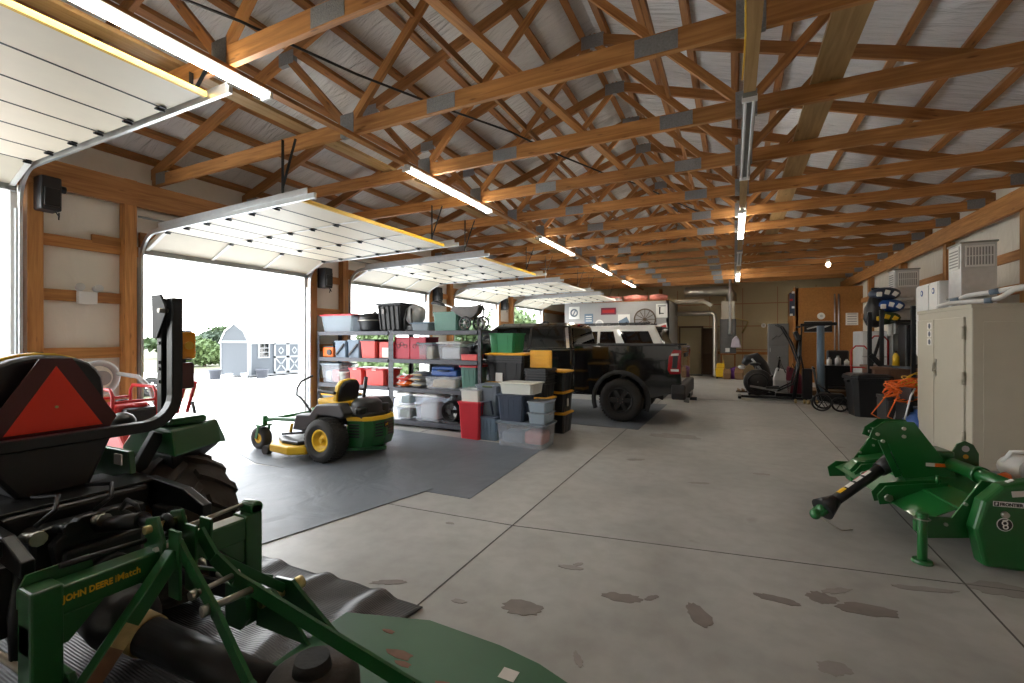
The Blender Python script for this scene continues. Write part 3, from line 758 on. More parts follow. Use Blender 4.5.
# ------------------------------------------------------------------ wheels
def tyre(mb, c, axis, r, wd, hub, lug=None, nl=18, seg=40, round_=.25):
    h = wd / 2; k = min(h * .55, (r - hub) * .5)
    prof = [(hub, -h * .8), (hub + (r - hub) * .35, -h), (r - k * round_ * 2.2, -h), (r - k * .25, -h * .88), (r, -h * .6), (r, h * .6), (r - k * .25, h * .88), (r - k * round_ * 2.2, h), (hub + (r - hub) * .35, h), (hub, h * .8), (hub, -h * .8)]
    mb.lathe(prof, c, axis, seg)
    return mb
def lugs(mb, c, r, wd, nl, hgt, thick, slant=.5):
    """tractor bars on a tyre whose axle runs along Y"""
    c = V(c)
    for i in range(nl):
        for s in (-1, 1):
            a0 = 2 * PI * (i + (.5 if s > 0 else 0)) / nl
            rings = []
            for k in range(5):
                f = k / 4.0; a = a0 + slant * f * (2 * PI / nl) * 1.6
                y = s * (wd / 2 * (1.0 - f * .95)); rr = r - (.055 * (1 - f) ** 2)
                er, et = V(math.cos(a), 0, math.sin(a)), V(-math.sin(a), 0, math.cos(a))
                p = c + V(0, y, 0)
                rings.append([p + er * (rr - .01) - et * thick, p + er * (rr + hgt) - et * thick * .75, p + er * (rr + hgt) + et * thick * .75, p + er * (rr - .01) + et * thick])
            mb.loft(rings)
    return mb
def rim(mb, c, axis, hub, wd, s):
    """dished wheel disc; s = which side faces out"""
    h = wd / 2
    mb.lathe([(hub + .005, -h * .8), (hub + .01, -h * .86), (hub - .03, -h * .8), (hub - .05, s * h * .2), (hub * .45, s * h * .25), (hub * .4, s * h * .5), (.01, s * h * .5)], c, axis, 28)
    mb.lathe([(hub + .005, h * .8), (hub + .01, h * .86), (hub - .03, h * .8), (hub - .05, s * h * .2)], c, axis, 28)
    return mb

# ------------------------------------------------------------------ compact tractor (rear towards camera)
tx = thing('tractor', 'green compact tractor with orange warning triangle and raised black roll bar', 'tractor', (-3.1, 1.08, 0))
def W(): return MB()
for y, s, in ((1.64, 1), (.52, -1)):
    mb = tyre(W(), (-3.2, y, .46), 'y', .43, .42, .24)
    lugs(mb, (-3.2, y, .46), .43, .42, 15, .035, .034)
    tb = mb.build('rear_tyre', 'brown_rubber', tx, world=True)
    rm = rim(W(), (-3.2, y, .46), 'y', .24, .40, s).build('rim', 'jdy', tb, world=True)
    tb2 = tyre(W(), (-4.75, 1.08 + s * .52, .31), 'y', .31, .26, .17); lugs(tb2, (-4.75, 1.08 + s * .52, .31), .30, .26, 13, .02, .03)
    ft = tb2.build('front_tyre', 'rubber', tx, world=True)
    rim(W(), (-4.75, 1.08 + s * .52, .31), 'y', .17, .24, s).build('rim', 'jdy', ft, world=True)
# transmission / rear housing
mb = W().span(-3.9, -2.75, .86, 1.30, .38, .80)
mb.span(-2.78, -2.62, .93, 1.23, .42, .72); mb.cyl((-3.2, .55, .46), (-3.2, 1.62, .46), .10, seg=18)
mb.span(-3.35, -2.85, .80, 1.36, .74, .86)
mb.build('transmission_housing', 'black', tx, .02, world=True)
mb = W().cyl((-2.66, 1.08, .56), (-2.56, 1.08, .56), .09, seg=18).cyl((-2.6, 1.08, .56), (-2.45, 1.08, .55), .025, seg=12)
mb.build('power_take_off', 'blackmetal', tx, world=True)
W().cyl((-2.95, .72, .80), (-2.95, 1.44, .80), .055, seg=18).build('rockshaft', 'blackmetal', tx, world=True)
for s in (-1, 1):
    y = 1.08 + s * .33
    W().prism([(-3.02, .74), (-2.95, .88), (-2.60, .86), (-2.42, .80), (-2.42, .74), (-2.62, .76)], 'y', y - .022, y + .022).build('lift_arm', 'blackmetal', tx, .006, world=True)
    W().tube([(-2.47, y, .78), (-2.45, y + s * .02, .6), (-2.42, y + s * .03, .42)], [.018, .028, .02], 10).build('lift_rod', 'blackmetal', tx, world=True)
    W().bar((-2.95, 1.08 + s * .26, .42), (-2.10, 1.08 + s * .36, .385), .022, .075).ball((-2.10, 1.08 + s * .36, .385), .05, 12).build('lower_link', 'blackmetal', tx, .005, world=True)
    W().tube([(-2.9, 1.08 + s * .42, .5), (-2.3, 1.08 + s * .36, .42)], .014, 8).build('stabiliser', 'steel', tx, world=True)
mb = W().cyl((-2.86, 1.07, .735), (-2.62, 1.07, .78), .020, seg=12).cyl((-2.66, 1.07, .775), (-2.3, 1.07, .865), .034, seg=14).cyl((-2.32, 1.07, .86), (-2.1, 1.07, .875), .022, seg=12)
mb.torus((-2.12, 1.07, .875), 'y', .035, .014, 14, 8).build('top_link', 'blackmetal', tx, world=True)
mb = W().tube([(-2.55, 1.1, .86), (-2.5, 1.1, .91), (-2.42, 1.1, .90), (-2.4, 1.1, .87)], .010, 8)
mb.build('lift_handle', 'blackmetal', tx, world=True)
# hydraulic remotes, hoses, brackets
for k in range(4):
    y = .72 + .11 * k
    W().cyl((-2.72, y, .80), (-2.60, y, .82), .022, seg=10).cyl((-2.6, y, .82), (-2.575, y, .822), .03, seg=10).build('hydraulic_coupler', 'steel' if k % 2 else 'blackmetal', tx, world=True)
for k in range(3):
    y = .66 + .20 * k
    W().tube([(-2.7, y, .84), (-2.66, y + .05, .90), (-2.78, y + .10, .93), (-2.98, y + .08, .90)], .010, 8).build('hydraulic_hose', 'black', tx, world=True)
W().span(-2.82, -2.72, .66, .80, .40, .70).build('link_bracket', 'black', tx, .01, world=True)
W().span(-2.84, -2.70, 1.36, 1.44, .35, .75).build('link_bracket', 'black', tx, .01, world=True)
W().span(-3.15, -2.88, .62, 1.42, .86, .875).build('cover_plate', 'blackmetal', tx, .004, world=True)
W().prism([(.94, .52), (1.2, .52), (1.26, .74), (1.14, .84), (1.0, .84), (.9, .74)], 'x', -2.72, -2.66).build('drawbar_frame', 'black', tx, .01, world=True)
W().torus((-2.58, .86, .64), 'x', .025, .007, 14, 6).build('link_pin_ring', 'brass', tx, world=True)
# fenders: sloped side, top and rear apron of each
for s in (1, -1):
    Y = lambda v: 1.08 + s * v
    path = [(-3.62, .62), (-3.56, .92), (-3.40, 1.08), (-3.05, 1.10)]
    mb = W()
    inn, out = .47, .93
    poly = [(-3.66, .66), (-3.58, .96), (-3.42, 1.10), (-3.02, 1.10), (-2.98, .94), (-3.30, .96), (-3.46, .90), (-3.54, .66)]
    A = [(p[0], Y(inn), p[1]) for p in poly]; B = [(p[0], Y(out - .09), p[1]) for p in poly]; B = [(p[0] - (.17 if p[0] > -3.2 else 0), p[1], p[2]) for p, (_, p1, p2) in zip(poly, B) for p in [(p[0], p1, p2)]]; C2 = [(p[0] - (.24 if p[0] > -3.2 else 0), Y(out), p[1] - (.14 if p[1] > 1.0 else 0.02)) for p in poly]
    mb.loft([A, B, C2]); mb.build('fender', 'jd', tx, .015, world=True)
    mb = W(); 
    mb.loft([[(-3.50, Y(inn + .01), .945), (-3.035, Y(inn + .01), .945), (-3.05, Y(inn + .03), .80), (-3.46, Y(inn + .03), .82)],
             [(-3.55, Y(out - .09), .945), (-3.20, Y(out - .09), .945), (-3.22, Y(out - .16), .86), (-3.5, Y(out - .16), .86)],
             [(-3.58, Y(out - .02), .935), (-3.27, Y(out - .02), .93), (-3.27, Y(out - .04), .905), (-3.56, Y(out - .04), .91)]])
    mb.build('fender_apron', 'black', tx, .008, world=True)
    W().span(-3.36, -3.12, Y(.52), Y(.74), 1.10, 1.15).build('fender_pad', 'jd', tx, .02, world=True)
    W().prism([(-3.75, .45), (-3.75, .86), (-3.5, 1.0), (-3.12, 1.0), (-3.05, .62)], 'y', Y(.30), Y(.33)).build('fender_side', 'jd', tx, .006, world=True)
W().span(-3.2, -3.12, 1.345, 1.352, .93, .99).build('warning_label', 'label', tx, world=True)
# seat with yellow edge
def seatback(off, grow):
    pts = []
    for k in range(13):
        a = PI * k / 12
        pts.append((1.10 + (.26 + grow) * math.cos(a) * (1 if abs(math.cos(a)) < .8 else .97), 1.36 + (.20 + grow) * math.sin(a) ** .8))
    pts += [(1.10 - .25 - grow, 1.12), (1.10 + .25 + grow, 1.12)]
    return pts
sb = W().prism(seatback(0, 0), 'x', -3.44, -3.31).build('seat_backrest', 'black', tx, .03, 3, world=True)
W().prism(seatback(0, .012), 'x', -3.49, -3.42).build('seat_trim', 'jdy', sb, .01, world=True)
W().loft([[(-3.50, .86, 1.0), (-3.28, .84, 1.0), (-3.28, 1.34, 1.0), (-3.50, 1.32, 1.0)], [(-3.9, .84, 1.10), (-3.25, .82, 1.14), (-3.25, 1.36, 1.14), (-3.9, 1.34, 1.10)]]).build('seat_cushion', 'black', tx, .03, world=True)
W().loft([[(-3.6, .93, .86), (-3.1, .93, .86), (-3.1, 1.2, .86), (-3.6, 1.2, .86)], [(-3.6, .80, 1.02), (-3.10, .76, 1.12), (-3.10, 1.30, 1.12), (-3.6, 1.34, 1.02)]]).build('seat_pan', 'black', tx, .02, world=True)
# slow moving vehicle triangle
R_, cy, cz, sxm = .215, 1.10, 1.28, -3.205
tri = lambda r, cut: [p for k in range(3) for p in ((cy + r * math.cos(PI / 2 + k * 2 * PI / 3 - cut), cz + r * math.sin(PI / 2 + k * 2 * PI / 3 - cut)), (cy + r * math.cos(PI / 2 + k * 2 * PI / 3 + cut), cz + r * math.sin(PI / 2 + k * 2 * PI / 3 + cut)))]
sm = W().prism(tri(.272, .24), 'x', sxm - .004, sxm).build('warning_triangle', 'smv_red', tx, world=True)
W().prism([(cy + .225 * math.cos(PI / 2 + k * 2 * PI / 3), cz + .225 * math.sin(PI / 2 + k * 2 * PI / 3)) for k in range(3)], 'x', sxm, sxm + .003).build('triangle_centre', 'smv', sm, world=True)
W().cyl((sxm, cy, cz + .01), (sxm + .008, cy, cz + .01), .007, seg=10).build('rivet', 'brass', sm, world=True)
W().span(-3.30, sxm - .004, cy - .03, cy + .03, 1.12, 1.30).build('triangle_bracket', 'black', tx, world=True)
# folded roll bar: uprights, hinge plates, U with crossbar
xr = -3.12
U = []
yl, yr, zt, zb, rad = .52, 1.62, 1.90, 1.13, .17
U.append((xr, yr, zt))
for k in range(0, 7):
    a = k * PI / 12; U.append((xr, yr - rad + rad * math.cos(a), zb + rad - rad * math.sin(a)))
for k in range(0, 7):
    a = k * PI / 12; U.append((xr, yl + rad - rad * math.sin(a), zb + rad - rad * math.cos(a)))
U.append((xr, yl, zt))
rings = []
P3 = [V(p) for p in U]
for i, p in enumerate(P3):
    t_ = (P3[min(i + 1, len(P3) - 1)] - P3[max(i - 1, 0)]).normalized(); nn = V(1, 0, 0).cross(t_)
    rings.append([p + nn * .03 + V(.035, 0, 0), p - nn * .03 + V(.035, 0, 0), p - nn * .03 - V(.035, 0, 0), p + nn * .03 - V(.035, 0, 0)])
W().loft(rings).build('roll_bar_hoop', 'blackmetal', tx, .008, world=True)
for y in (yl, yr):
    s = 1 if y > 1 else -1
    mb = W().span(xr - .13, xr - .075, y - .035, y + .03, .55, 1.90); 
    up = mb.build('roll_bar_post', 'blackmetal', tx, .006, world=True)
    for z in (1.38, 1.46, 1.50, 1.62):
        W().cyl((xr - .10, y - .042 * 1, z), (xr - .10, y - .034, z), .011, seg=10).build('bolt_hole', 'black', up, world=True)
    W().prism([(xr - .15, 1.92), (xr - .05, 1.92), (xr + .005, 1.84), (xr + .005, 1.80), (xr - .09, 1.65), (xr - .14, 1.65)], 'y', y - .055, y - .04).build('hinge_plate', 'trimdark', tx, .004, world=True)
    W().cyl((xr - .02, y - .08, 1.82), (xr - .02, y + .05, 1.82), .014, seg=10).tube([(xr - .16, y, 1.91), (xr - .1, y - .02, 1.94), (xr, y, 1.92)], .004, 6).build('hinge_pin', 'steel', tx, world=True)
    W().bar((xr - .02, y - s * .08, 1.08), (-3.22, y - s * .28, .62), .07, .05, up=(1, 0, 0)).build('roll_bar_brace', 'blackmetal', tx, .006, world=True)
# lights on the right post
al = W().span(-3.17, -3.115, 1.655, 1.745, 1.52, 1.69).build('amber_light', 'amber', tx, .015, 3, world=True)
W().span(-3.19, -3.17, 1.65, 1.75, 1.51, 1.70).build('light_housing', 'black', al, .006, world=True)
W().cyl((-3.115, 1.70, 1.605), (-3.11, 1.70, 1.605), .026, seg=16).build('painted_hot_spot', M['decal'], al, world=True)  # yellow disc paints a bright hot spot onto the amber lens
W().span(-3.17, -3.12, 1.655, 1.74, 1.33, 1.495).build('tail_light', 'darkred', tx, .015, 3, world=True)
W().span(-3.19, -3.15, 1.62, 1.70, 1.36, 1.60).build('light_bracket', 'black', tx, world=True)
# hood, console, steering wheel, loader towers (beyond the seat)
W().loft([[(-5.35, .82, .62), (-4.15, .80, .62), (-4.15, 1.36, .62), (-5.35, 1.34, .62)], [(-5.40, .84, .95), (-4.15, .82, 1.08), (-4.15, 1.34, 1.08), (-5.40, 1.32, .95)], [(-5.25, .92, 1.02), (-4.2, .90, 1.16), (-4.2, 1.26, 1.16), (-5.25, 1.24, 1.02)]]).build('hood', 'jd', tx, .03, world=True)
W().prism([(-4.15, .55), (-3.95, .55), (-4.02, 1.12), (-4.15, 1.2)], 'y', .86, 1.30).build('dash_console', 'black', tx, .02, world=True)
W().torus((-3.92, 1.08, 1.13), 'x', .17, .014, 26, 8).cyl((-4.05, 1.08, 1.08), (-3.92, 1.08, 1.13), .02, seg=10).bar((-3.92, .92, 1.13), (-3.92, 1.24, 1.13), .02, .02).build('steering_wheel', 'black', tx, world=True)
W().span(-4.2, -3.5, .62, 1.54, .42, .46).build('platform', 'black', tx, world=True)
for y in (.70, 1.46): W().prism([(-4.35, .4), (-4.2, .4), (-4.15, 1.0), (-4.35, 1.05)], 'y', y - .03, y + .03).build('loader_tower', 'jd', tx, .006, world=True)
W().tube([(-3.5, 1.36, 1.0), (-3.5, 1.38, 1.15)], .01, 8).ball((-3.5, 1.38, 1.17), (.03, .03, .04), 10).build('lever', 'black', tx, world=True)
W().ball((-3.46, 1.50, 1.13), (.10, .06, .055), 14).build('armrest_pad', 'black', tx, world=True)
W().tube([(-3.6, 1.34, 1.28), (-3.55, 1.36, 1.22), (-3.5, 1.4, 1.19)], .018, 8).build('control_lever', 'black', tx, world=True)

# ------------------------------------------------------------------ quick hitch frame
qh = thing('quick_hitch', 'green quick hitch frame with yellow lettering behind the tractor', 'hitch', (-2.1, 1.065, 0))
hx, y0, y1, zt = -2.1, .64, 1.45, .805
W().span(hx - .045, hx + .045, y0 + .02, y1 - .02, zt - .10, zt).build('cross_tube', 'jd', qh, .008, world=True)
for y, s in ((y0, 1), (y1, -1)):
    p = W().span(hx - .05, hx + .05, y, y + s * .085, .30, zt + .012)
    p = p.build('hitch_post', 'jd', qh, .008, world=True)
    W().prism([(hx - .06, .30), (hx + .05, .30), (hx + .10, .36), (hx + .10, .46), (hx + .05, .50), (hx - .06, .50)], 'y', y + s * .09, y + s * .115).build('lower_hook', 'jd', qh, .006, world=True)
    W().prism([(y, zt - .2), (y + s * .10, zt - .2), (y + s * .2, zt - .10), (y, zt - .1)], 'x', hx - .04, hx + .04).build('corner_gusset', 'jd', qh, .004, world=True)
W().prism([(y0 - .0, zt - .06), (y0, zt + .0), (y0 + .02, zt + .045), (y0 + .19, zt + .045), (y0 + .20, zt)], 'x', hx - .055, hx - .045).build('end_plate', 'jd', qh, world=True)
W().cyl((hx - .05, y1 - .02, zt + .03), (hx + .04, y1 - .02, zt + .03), .032, seg=16).span(hx - .05, hx + .04, y1 - .05, y1 + .005, zt, zt + .05).build('lever_block', 'jd', qh, .006, world=True)
W().cyl((hx - .03, y1 - .05, zt + .045), (hx - .03, y1 - .32, zt + .030), .010, seg=8).build('release_lever', 'steel', qh, world=True)
W().cyl((hx - .03, y0 + .10, zt + .045), (hx - .03, y0 + .36, zt + .032), .011, seg=8).build('release_lever', 'black', qh, world=True)
W().span(hx - .035, hx + .035, y1 - .33, y1 - .06, zt, zt + .0025).build('cream_sticker', 'paper', qh, world=True, label='cream sticker')
# centre top hook
yc = 1.065
for s in (-1, 1):
    W().prism([(hx - .08, zt - .06), (hx + .05, zt - .10), (hx + .07, zt + .03), (hx + .02, zt + .13), (hx - .06, zt + .11)], 'y', yc + s * .045 - .007, yc + s * .045 + .007).build('top_hook_plate', 'jd', qh, .004, world=True)
W().cyl((hx - .02, yc - .075, zt + .075), (hx - .02, yc + .075, zt + .075), .016, seg=12).build('top_pin', 'brass', qh, world=True)
W().cyl((hx + .03, yc - .065, zt + .0), (hx + .03, yc + .065, zt + .0), .013, seg=12).build('hook_bolt', 'steel', qh, world=True)
# lettering on the rear face of the cross tube (reads along +Y seen from +X)
text('brand_lettering', 'JOHN DEERE', 'decal', qh, .031, (hx + .047, .722, zt - .055), (0, 1, 0), (0, 0, 1), .0009, xs=.78)
text('model_lettering', 'iMatch', 'decal', qh, .036, (hx + .047, .866, zt - .055), (0, 1, .0), (0, 0, 1), .0004, xs=.85)

# ------------------------------------------------------------------ rotary cutter
rc = thing('rotary_cutter', 'green rotary cutter deck hitched behind the tractor with black drive shaft', 'mower attachment', (-1.1, 1.07, 0))
yc = 1.07
out = [(-1.76, yc - .62), (-1.745, yc + .615), (-1.33, yc + .745), (-.94, yc + .735), (-.74, yc + .705), (-.58, yc + .65), (-.42, yc + .54), (-.29, yc + .35), (-.23, yc), (-.29, yc - .35), (-.42, yc - .54), (-.58, yc - .65), (-.74, yc - .705), (-.94, yc - .735), (-1.33, yc - .745)]
W().prism(out, 'z', .265, .28).build('deck', 'jd_deck', rc, .003, world=True)
sk = W()
n = len(out)
for i in range(1, n):
    a, b = out[i], out[(i + 1) % n]
    sk.bar((*a, .20), (*b, .20), .008, .15)
sk.build('side_skirt', 'jd_deck', rc, world=True)
for s in (-1, 1): W().span(-1.6, -.7, yc + s * .72 - .03, yc + s * .72 + .03, .04, .075).bar((-1.5, yc + s * .72, .05), (-1.5, yc + s * .72, .2), .01, .1).build('skid_shoe', 'jd_deck', rc, world=True)
W().span(-.86, -.79, 1.63, 1.69, .2803, .2815).build('deck_label', 'label', rc, world=True, label='small white label')
for (x, y, a) in ((-1.30, 1.56, .05), (-1.25, 1.52, .03), (-1.02, 1.5, .035), (-1.45, 1.66, .025)):
    W().prism([(x + a * math.cos(k * .785) * (1.6 if k % 3 else 1), y + .5 * a * math.sin(k * .785)) for k in range(8)], 'z', .28, .2812).build('rust_mark', 'brown', rc, world=True)
W().lathe([(.17, .28), (.165, .40), (.15, .43), (.13, .445), (.02, .45)], (-1.38, 1.17, 0), 'z', 32).build('gearbox_shield', 'brown_rubber', rc, world=True)
W().cyl((-1.38, 1.17, .44), (-1.38, 1.17, .49), .07, .06, 20).build('gearbox', 'rubber', rc, world=True)
dsh = W().cyl((-2.22, 1.025, .425), (-1.50, 1.12, .355), .072, .066, 26).build('drive_shaft_tube', 'black', rc, world=True)
W().cyl((-2.27, 1.02, .43), (-2.17, 1.032, .42), .080, .079, 26).build('shaft_band', 'tan', dsh, world=True, label='worn tan band')
W().lathe([(.05, -2.62), (.115, -2.5), (.13, -2.36), (.10, -2.27), (.05, -2.25)], (0, 1.03, .45), 'x', 26).build('shaft_shield', 'black', dsh, world=True)
# A-frame
for y in (1.035, 1.095):
    W().bar((-1.99, y, .62), (-1.99, y, .89), .012, .075, up=(1, 0, 0)).build('mast_plate', 'jd', rc, .003, world=True)
W().bar((-1.985, 1.15, .78), (-1.985, 1.15, .90), .014, .075, up=(1, 0, 0)).build('mast_plate', 'jd', rc, .003, world=True)
leg = W().bar((-2.0, 1.04, .80), (-1.93, .58, .30), .055, .05, up=(1, 0, 0)).build('frame_leg', 'jd', rc, .004, world=True)
a, b = V(-2.0, 1.04, .80), V(-1.93, .58, .30); q = lambda f: a + (b - a) * f + V(.028, 0, 0)
W().bar(q(.36), q(.47), .052, .002, up=(1, 0, 0)).build('worn_decal', 'tan', leg, world=True)
W().bar(q(.47), q(.68), .052, .002, up=(1, 0, 0)).build('rust_patch', 'brown', leg, world=True)
W().bar((-2.0, 1.10, .80), (-1.99, 1.52, .42), .04, .02, up=(1, 0, 0)).build('frame_leg', 'jd', rc, .004, world=True)
W().bar((-2.02, 1.12, .70), (-2.02, 1.47, .50), .012, .04, up=(1, 0, 0)).build('frame_strap', 'jd', rc, .002, world=True)
for path in ([(-1.98, 1.045, .83), (-1.90, 1.035, .78), (-1.70, 1.02, .645), (-1.45, .98, .49), (-.75, .93, .30)], [(-1.97, 1.115, .86), (-1.88, 1.12, .77), (-1.78, 1.145, .695), (-1.06, 1.29, .425), (-.72, 1.36, .30)]):
    mb = W()
    for p, q2 in zip(path, path[1:]): mb.bar(p, q2, .014, .055)
    mb.build('rear_brace', 'jd', rc, world=True)
W().cyl((-1.80, .995, .70), (-1.79, 1.165, .71), .011, seg=12).cyl((-1.8, .985, .70), (-1.8, 1.01, .70), .018, seg=6).build('brace_bolt', 'steel', rc, world=True)
W().cyl((-1.74, 1.0, .655), (-1.70, 1.17, .665), .014, seg=12).cyl((-1.74, .99, .655), (-1.735, 1.015, .655), .021, seg=6).build('brace_bolt', 'steel', rc, world=True)
for y, s in ((.60, -1), (1.53, 1)):
    W().prism([(-2.06, .46), (-1.94, .47), (-1.86, .42), (-1.62, .28), (-2.06, .275)], 'y', y - .01, y + .01).build('clevis_plate', 'jd', rc, .003, world=True)
    W().prism([(-2.06, .46), (-1.94, .47), (-1.86, .42), (-1.70, .28), (-2.06, .275)], 'y', y - s * .10 - .008, y - s * .10 + .008).build('clevis_plate', 'jd', rc, .003, world=True)
    W().cyl((-2.0, y - s * .13, .40), (-2.0, y + s * .08, .40), .021, seg=14).cyl((-2.0, y + s * .06, .40), (-2.0, y + s * .10, .40), .032, seg=14).build('hitch_pin', 'brass', rc, world=True)

# ------------------------------------------------------------------ zero-turn mower
zm = thing('riding_mower', 'green and yellow zero-turn mower parked on the grey floor mat', 'riding mower', (-5.2, 4.92, 0))
for y, s in ((4.40, -1), (5.27, 1)):
    mb = tyre(W(), (-4.92, y, .295), 'y', .29, .29, .15, round_=.5)
    c = V(-4.92, y, .295)
    for i in range(36):
        for j in range(4):
            a = 2 * PI * (i + .5 * (j % 2)) / 36; er = V(math.cos(a), 0, math.sin(a)); et = V(-math.sin(a), 0, math.cos(a))
            p = c + er * .289 + V(0, (-.09 + .06 * j), 0)
            mb.bar(p - V(0, .024, 0), p + V(0, .024, 0), .026, .014, up=er)
    t_ = mb.build('rear_tyre', 'rubber', zm, world=True)
    r_ = rim(W(), (-4.92, y, .295), 'y', .15, .27, s).build('rim', 'jdy', t_, world=True)
    W().cyl((-4.92, y + s * .05, .295), (-4.92, y + s * .10, .295), .03, seg=12).build('hub', 'jdy', r_, world=True)
    yf = 4.92 + s * .44
    t_ = tyre(W(), (-6.36, yf, .165), 'y', .165, .14, .075, round_=.5).build('caster_tyre', 'rubber', zm, world=True)
    rim(W(), (-6.36, yf, .165), 'y', .075, .13, s).build('rim', 'jdy', t_, world=True)
    mb = W()
    for q_ in (-.09, .09): mb.bar((-6.36, yf + q_, .165), (-6.30, yf + q_, .36), .012, .05, up=(1, 0, 0))
    mb.span(-6.36, -6.24, yf - .10, yf + .10, .35, .375); mb.cyl((-6.28, yf, .36), (-6.28, yf, .50), .035, seg=14)
    mb.build('caster_fork', 'jd_bright', zm, .003, world=True)
    W().tube([(-6.28, yf, .45), (-6.1, yf - s * .03, .46), (-5.75, yf - s * .12, .46), (-5.3, yf - s * .12, .42)], .028, 8).build('front_frame_arm', 'jd_bright', zm, world=True)
    # steering levers
    yl_ = 4.92 + s * .36
    W().tube([(-5.35, yl_, .56), (-5.50, yl_, .70), (-5.62, yl_, .80), (-5.72, yl_ - s * .02, .82), (-5.74, yl_ - s * .04, .92), (-5.70, yl_ - s * .08, 1.02), (-5.60, yl_ - s * .2, 1.10)] if s < 0 else [(-5.15, yl_, .56), (-5.1, yl_, .8), (-5.06, yl_, 1.06)], .016 if s < 0 else .028, 8).build('steering_lever', 'black', zm, world=True)
W().span(-6.26, -6.22, 4.5, 5.34, .41, .47).build('front_frame_arm', 'jd_bright', zm, .006, world=True)
W().span(-6.1, -5.2, 4.62, 5.22, .42, .45).build('foot_platform', 'jd_bright', zm, .006, world=True)
W().tube([(-5.75, 4.5, .30), (-5.72, 4.5, .42)], .02, 8).build('deck_lift_post', 'jdy', zm, world=True)
W().bar((-5.9, 4.48, .26), (-5.1, 4.5, .37), .02, .03).build('lift_linkage', 'blackmetal', zm, world=True)
dk = [(-5.95, 4.35), (-5.75, 4.17), (-5.35, 4.13), (-5.15, 4.25), (-5.12, 5.6), (-5.35, 5.7), (-5.75, 5.66), (-5.95, 5.5)]
W().prism(dk, 'z', .09, .20).build('mower_deck', 'jdy', zm, .025, 3, world=True)
W().prism([(-5.85, 4.38), (-5.6, 4.25), (-5.3, 4.25), (-5.2, 4.4), (-5.2, 5.4), (-5.8, 5.4)], 'z', .20, .25).build('deck_cover', 'blackmetal', zm, .02, world=True)
W().cyl((-5.98, 4.26, .065), (-5.98, 4.34, .065), .065, seg=16).build('gauge_wheel', 'rubber', zm, world=True)
# body sides (fenders) and engine
for s in (-1, 1):
    y = 4.92 + s * .30
    pr = [(-5.62, .36), (-5.55, .58), (-5.28, .60), (-5.15, .74), (-4.72, .78), (-4.62, .64), (-4.66, .58), (-5.10, .60), (-5.22, .44), (-5.30, .36)]
    W().prism(pr, 'y', y - .02, y + s * .20).build('side_console', 'grey' if False else 'black', zm, .025, 3, world=True)
W().prism([(-5.66, .36), (-5.6, .55), (-5.3, .58), (-5.3, .36)], 'y', 4.66, 5.18).build('foot_well', 'black', zm, .02, world=True)
# seat
W().loft([[(-5.42, 4.70, .66), (-4.98, 4.70, .66), (-4.98, 5.14, .66), (-5.42, 5.14, .66)], [(-5.46, 4.69, .78), (-4.95, 4.69, .74), (-4.95, 5.15, .74), (-5.46, 5.15, .78)]]).build('seat_cushion', 'jdy', zm, .04, 3, world=True)
bk = [(-.20, .68), (-.215, .84), (-.20, .97), (-.14, 1.045), (0, 1.065), (.14, 1.045), (.20, .97), (.215, .84), (.20, .68)]
def lean(z): return -5.12 + (z - .68) * .18
bkk = W().loft([[(lean(p[1]) - .05, 4.92 + p[0] * .96, p[1]) for p in bk], [(lean(p[1]) + .03, 4.92 + p[0], p[1]) for p in bk]]).build('seat_backrest', 'jdy', zm, .02, 3, world=True)
W().loft([[(lean(p[1]) + .03, 4.92 + p[0] * .93, .69 + (p[1] - .68) * .955) for p in bk], [(lean(p[1]) + .075, 4.92 + p[0] * .8, .70 + (p[1] - .68) * .9) for p in bk]]).build('seat_back_shell', 'black', bkk, .02, 3, world=True)
for s in (-1, 1): W().bar((-5.35, 4.92 + s * .28, .90), (-5.02, 4.92 + s * .28, .88), .05, .045).build('armrest', 'black', zm, .015, world=True)
# engine under a black shroud, then the green guard with vents
W().lathe([(.02, .80), (.16, .79), (.21, .74), (.22, .62), (.22, .50)], (-4.72, 4.94, 0), 'z', 24).build('engine_shroud', 'black', zm, world=True)
W().span(-4.95, -4.5, 4.62, 5.22, .46, .62).cyl((-4.6, 4.70, .62), (-4.6, 4.70, .70), .08, seg=16).cyl((-4.56, 5.12, .55), (-4.56, 5.12, .72), .07, seg=16).build('engine_block', 'black', zm, .02, world=True)
g = [(-4.72, 4.56), (-4.48, 4.63), (-4.39, 4.71), (-4.35, 4.92), (-4.39, 5.13), (-4.48, 5.21), (-4.72, 5.28)]
gi = [(x - .03 if x > -4.6 else x, 4.92 + (y - 4.92) * .92) for x, y in g]
low = lambda z, k: [(x + k, y, z) for x, y in g]
gr = W().loft([low(.17, -.05) + [(x - .05, y, .17) for x, y in gi[::-1]], low(.30, 0) + [(x, y, .30) for x, y in gi[::-1]], low(.53, 0) + [(x, y, .53) for x, y in gi[::-1]]]).build('engine_guard', 'jd_bright', zm, .012, world=True)
tp = W().loft([[(x + .004, 4.92 + (y - 4.92) * 1.01, .53) for x, y in g] + [(x, y, .53) for x, y in gi[::-1]], [(x - .02, y, .585) for x, y in g] + [(x - .02, y, .585) for x, y in gi[::-1]]]).build('guard_top_band', 'jdy', gr, .01, world=True)
for k in range(5):
    z = .32 + .04 * k
    a, b = V(-4.68, 4.568, z), V(-4.54, 4.610, z); n_ = V(.02, -.04, 0).normalized() * .006
    W().bar(a + n_, b + n_, .012, .020).build('vent_slot', 'black', gr, world=True)
    for (a, b) in ((V(-4.394, 4.745, z), V(-4.371, 4.865, z)), (V(-4.371, 4.975, z), V(-4.394, 5.10, z))):
        W().bar(a + V(.012, 0, 0), b + V(.012, 0, 0), .012, .020).build('vent_slot', 'black', gr, world=True)
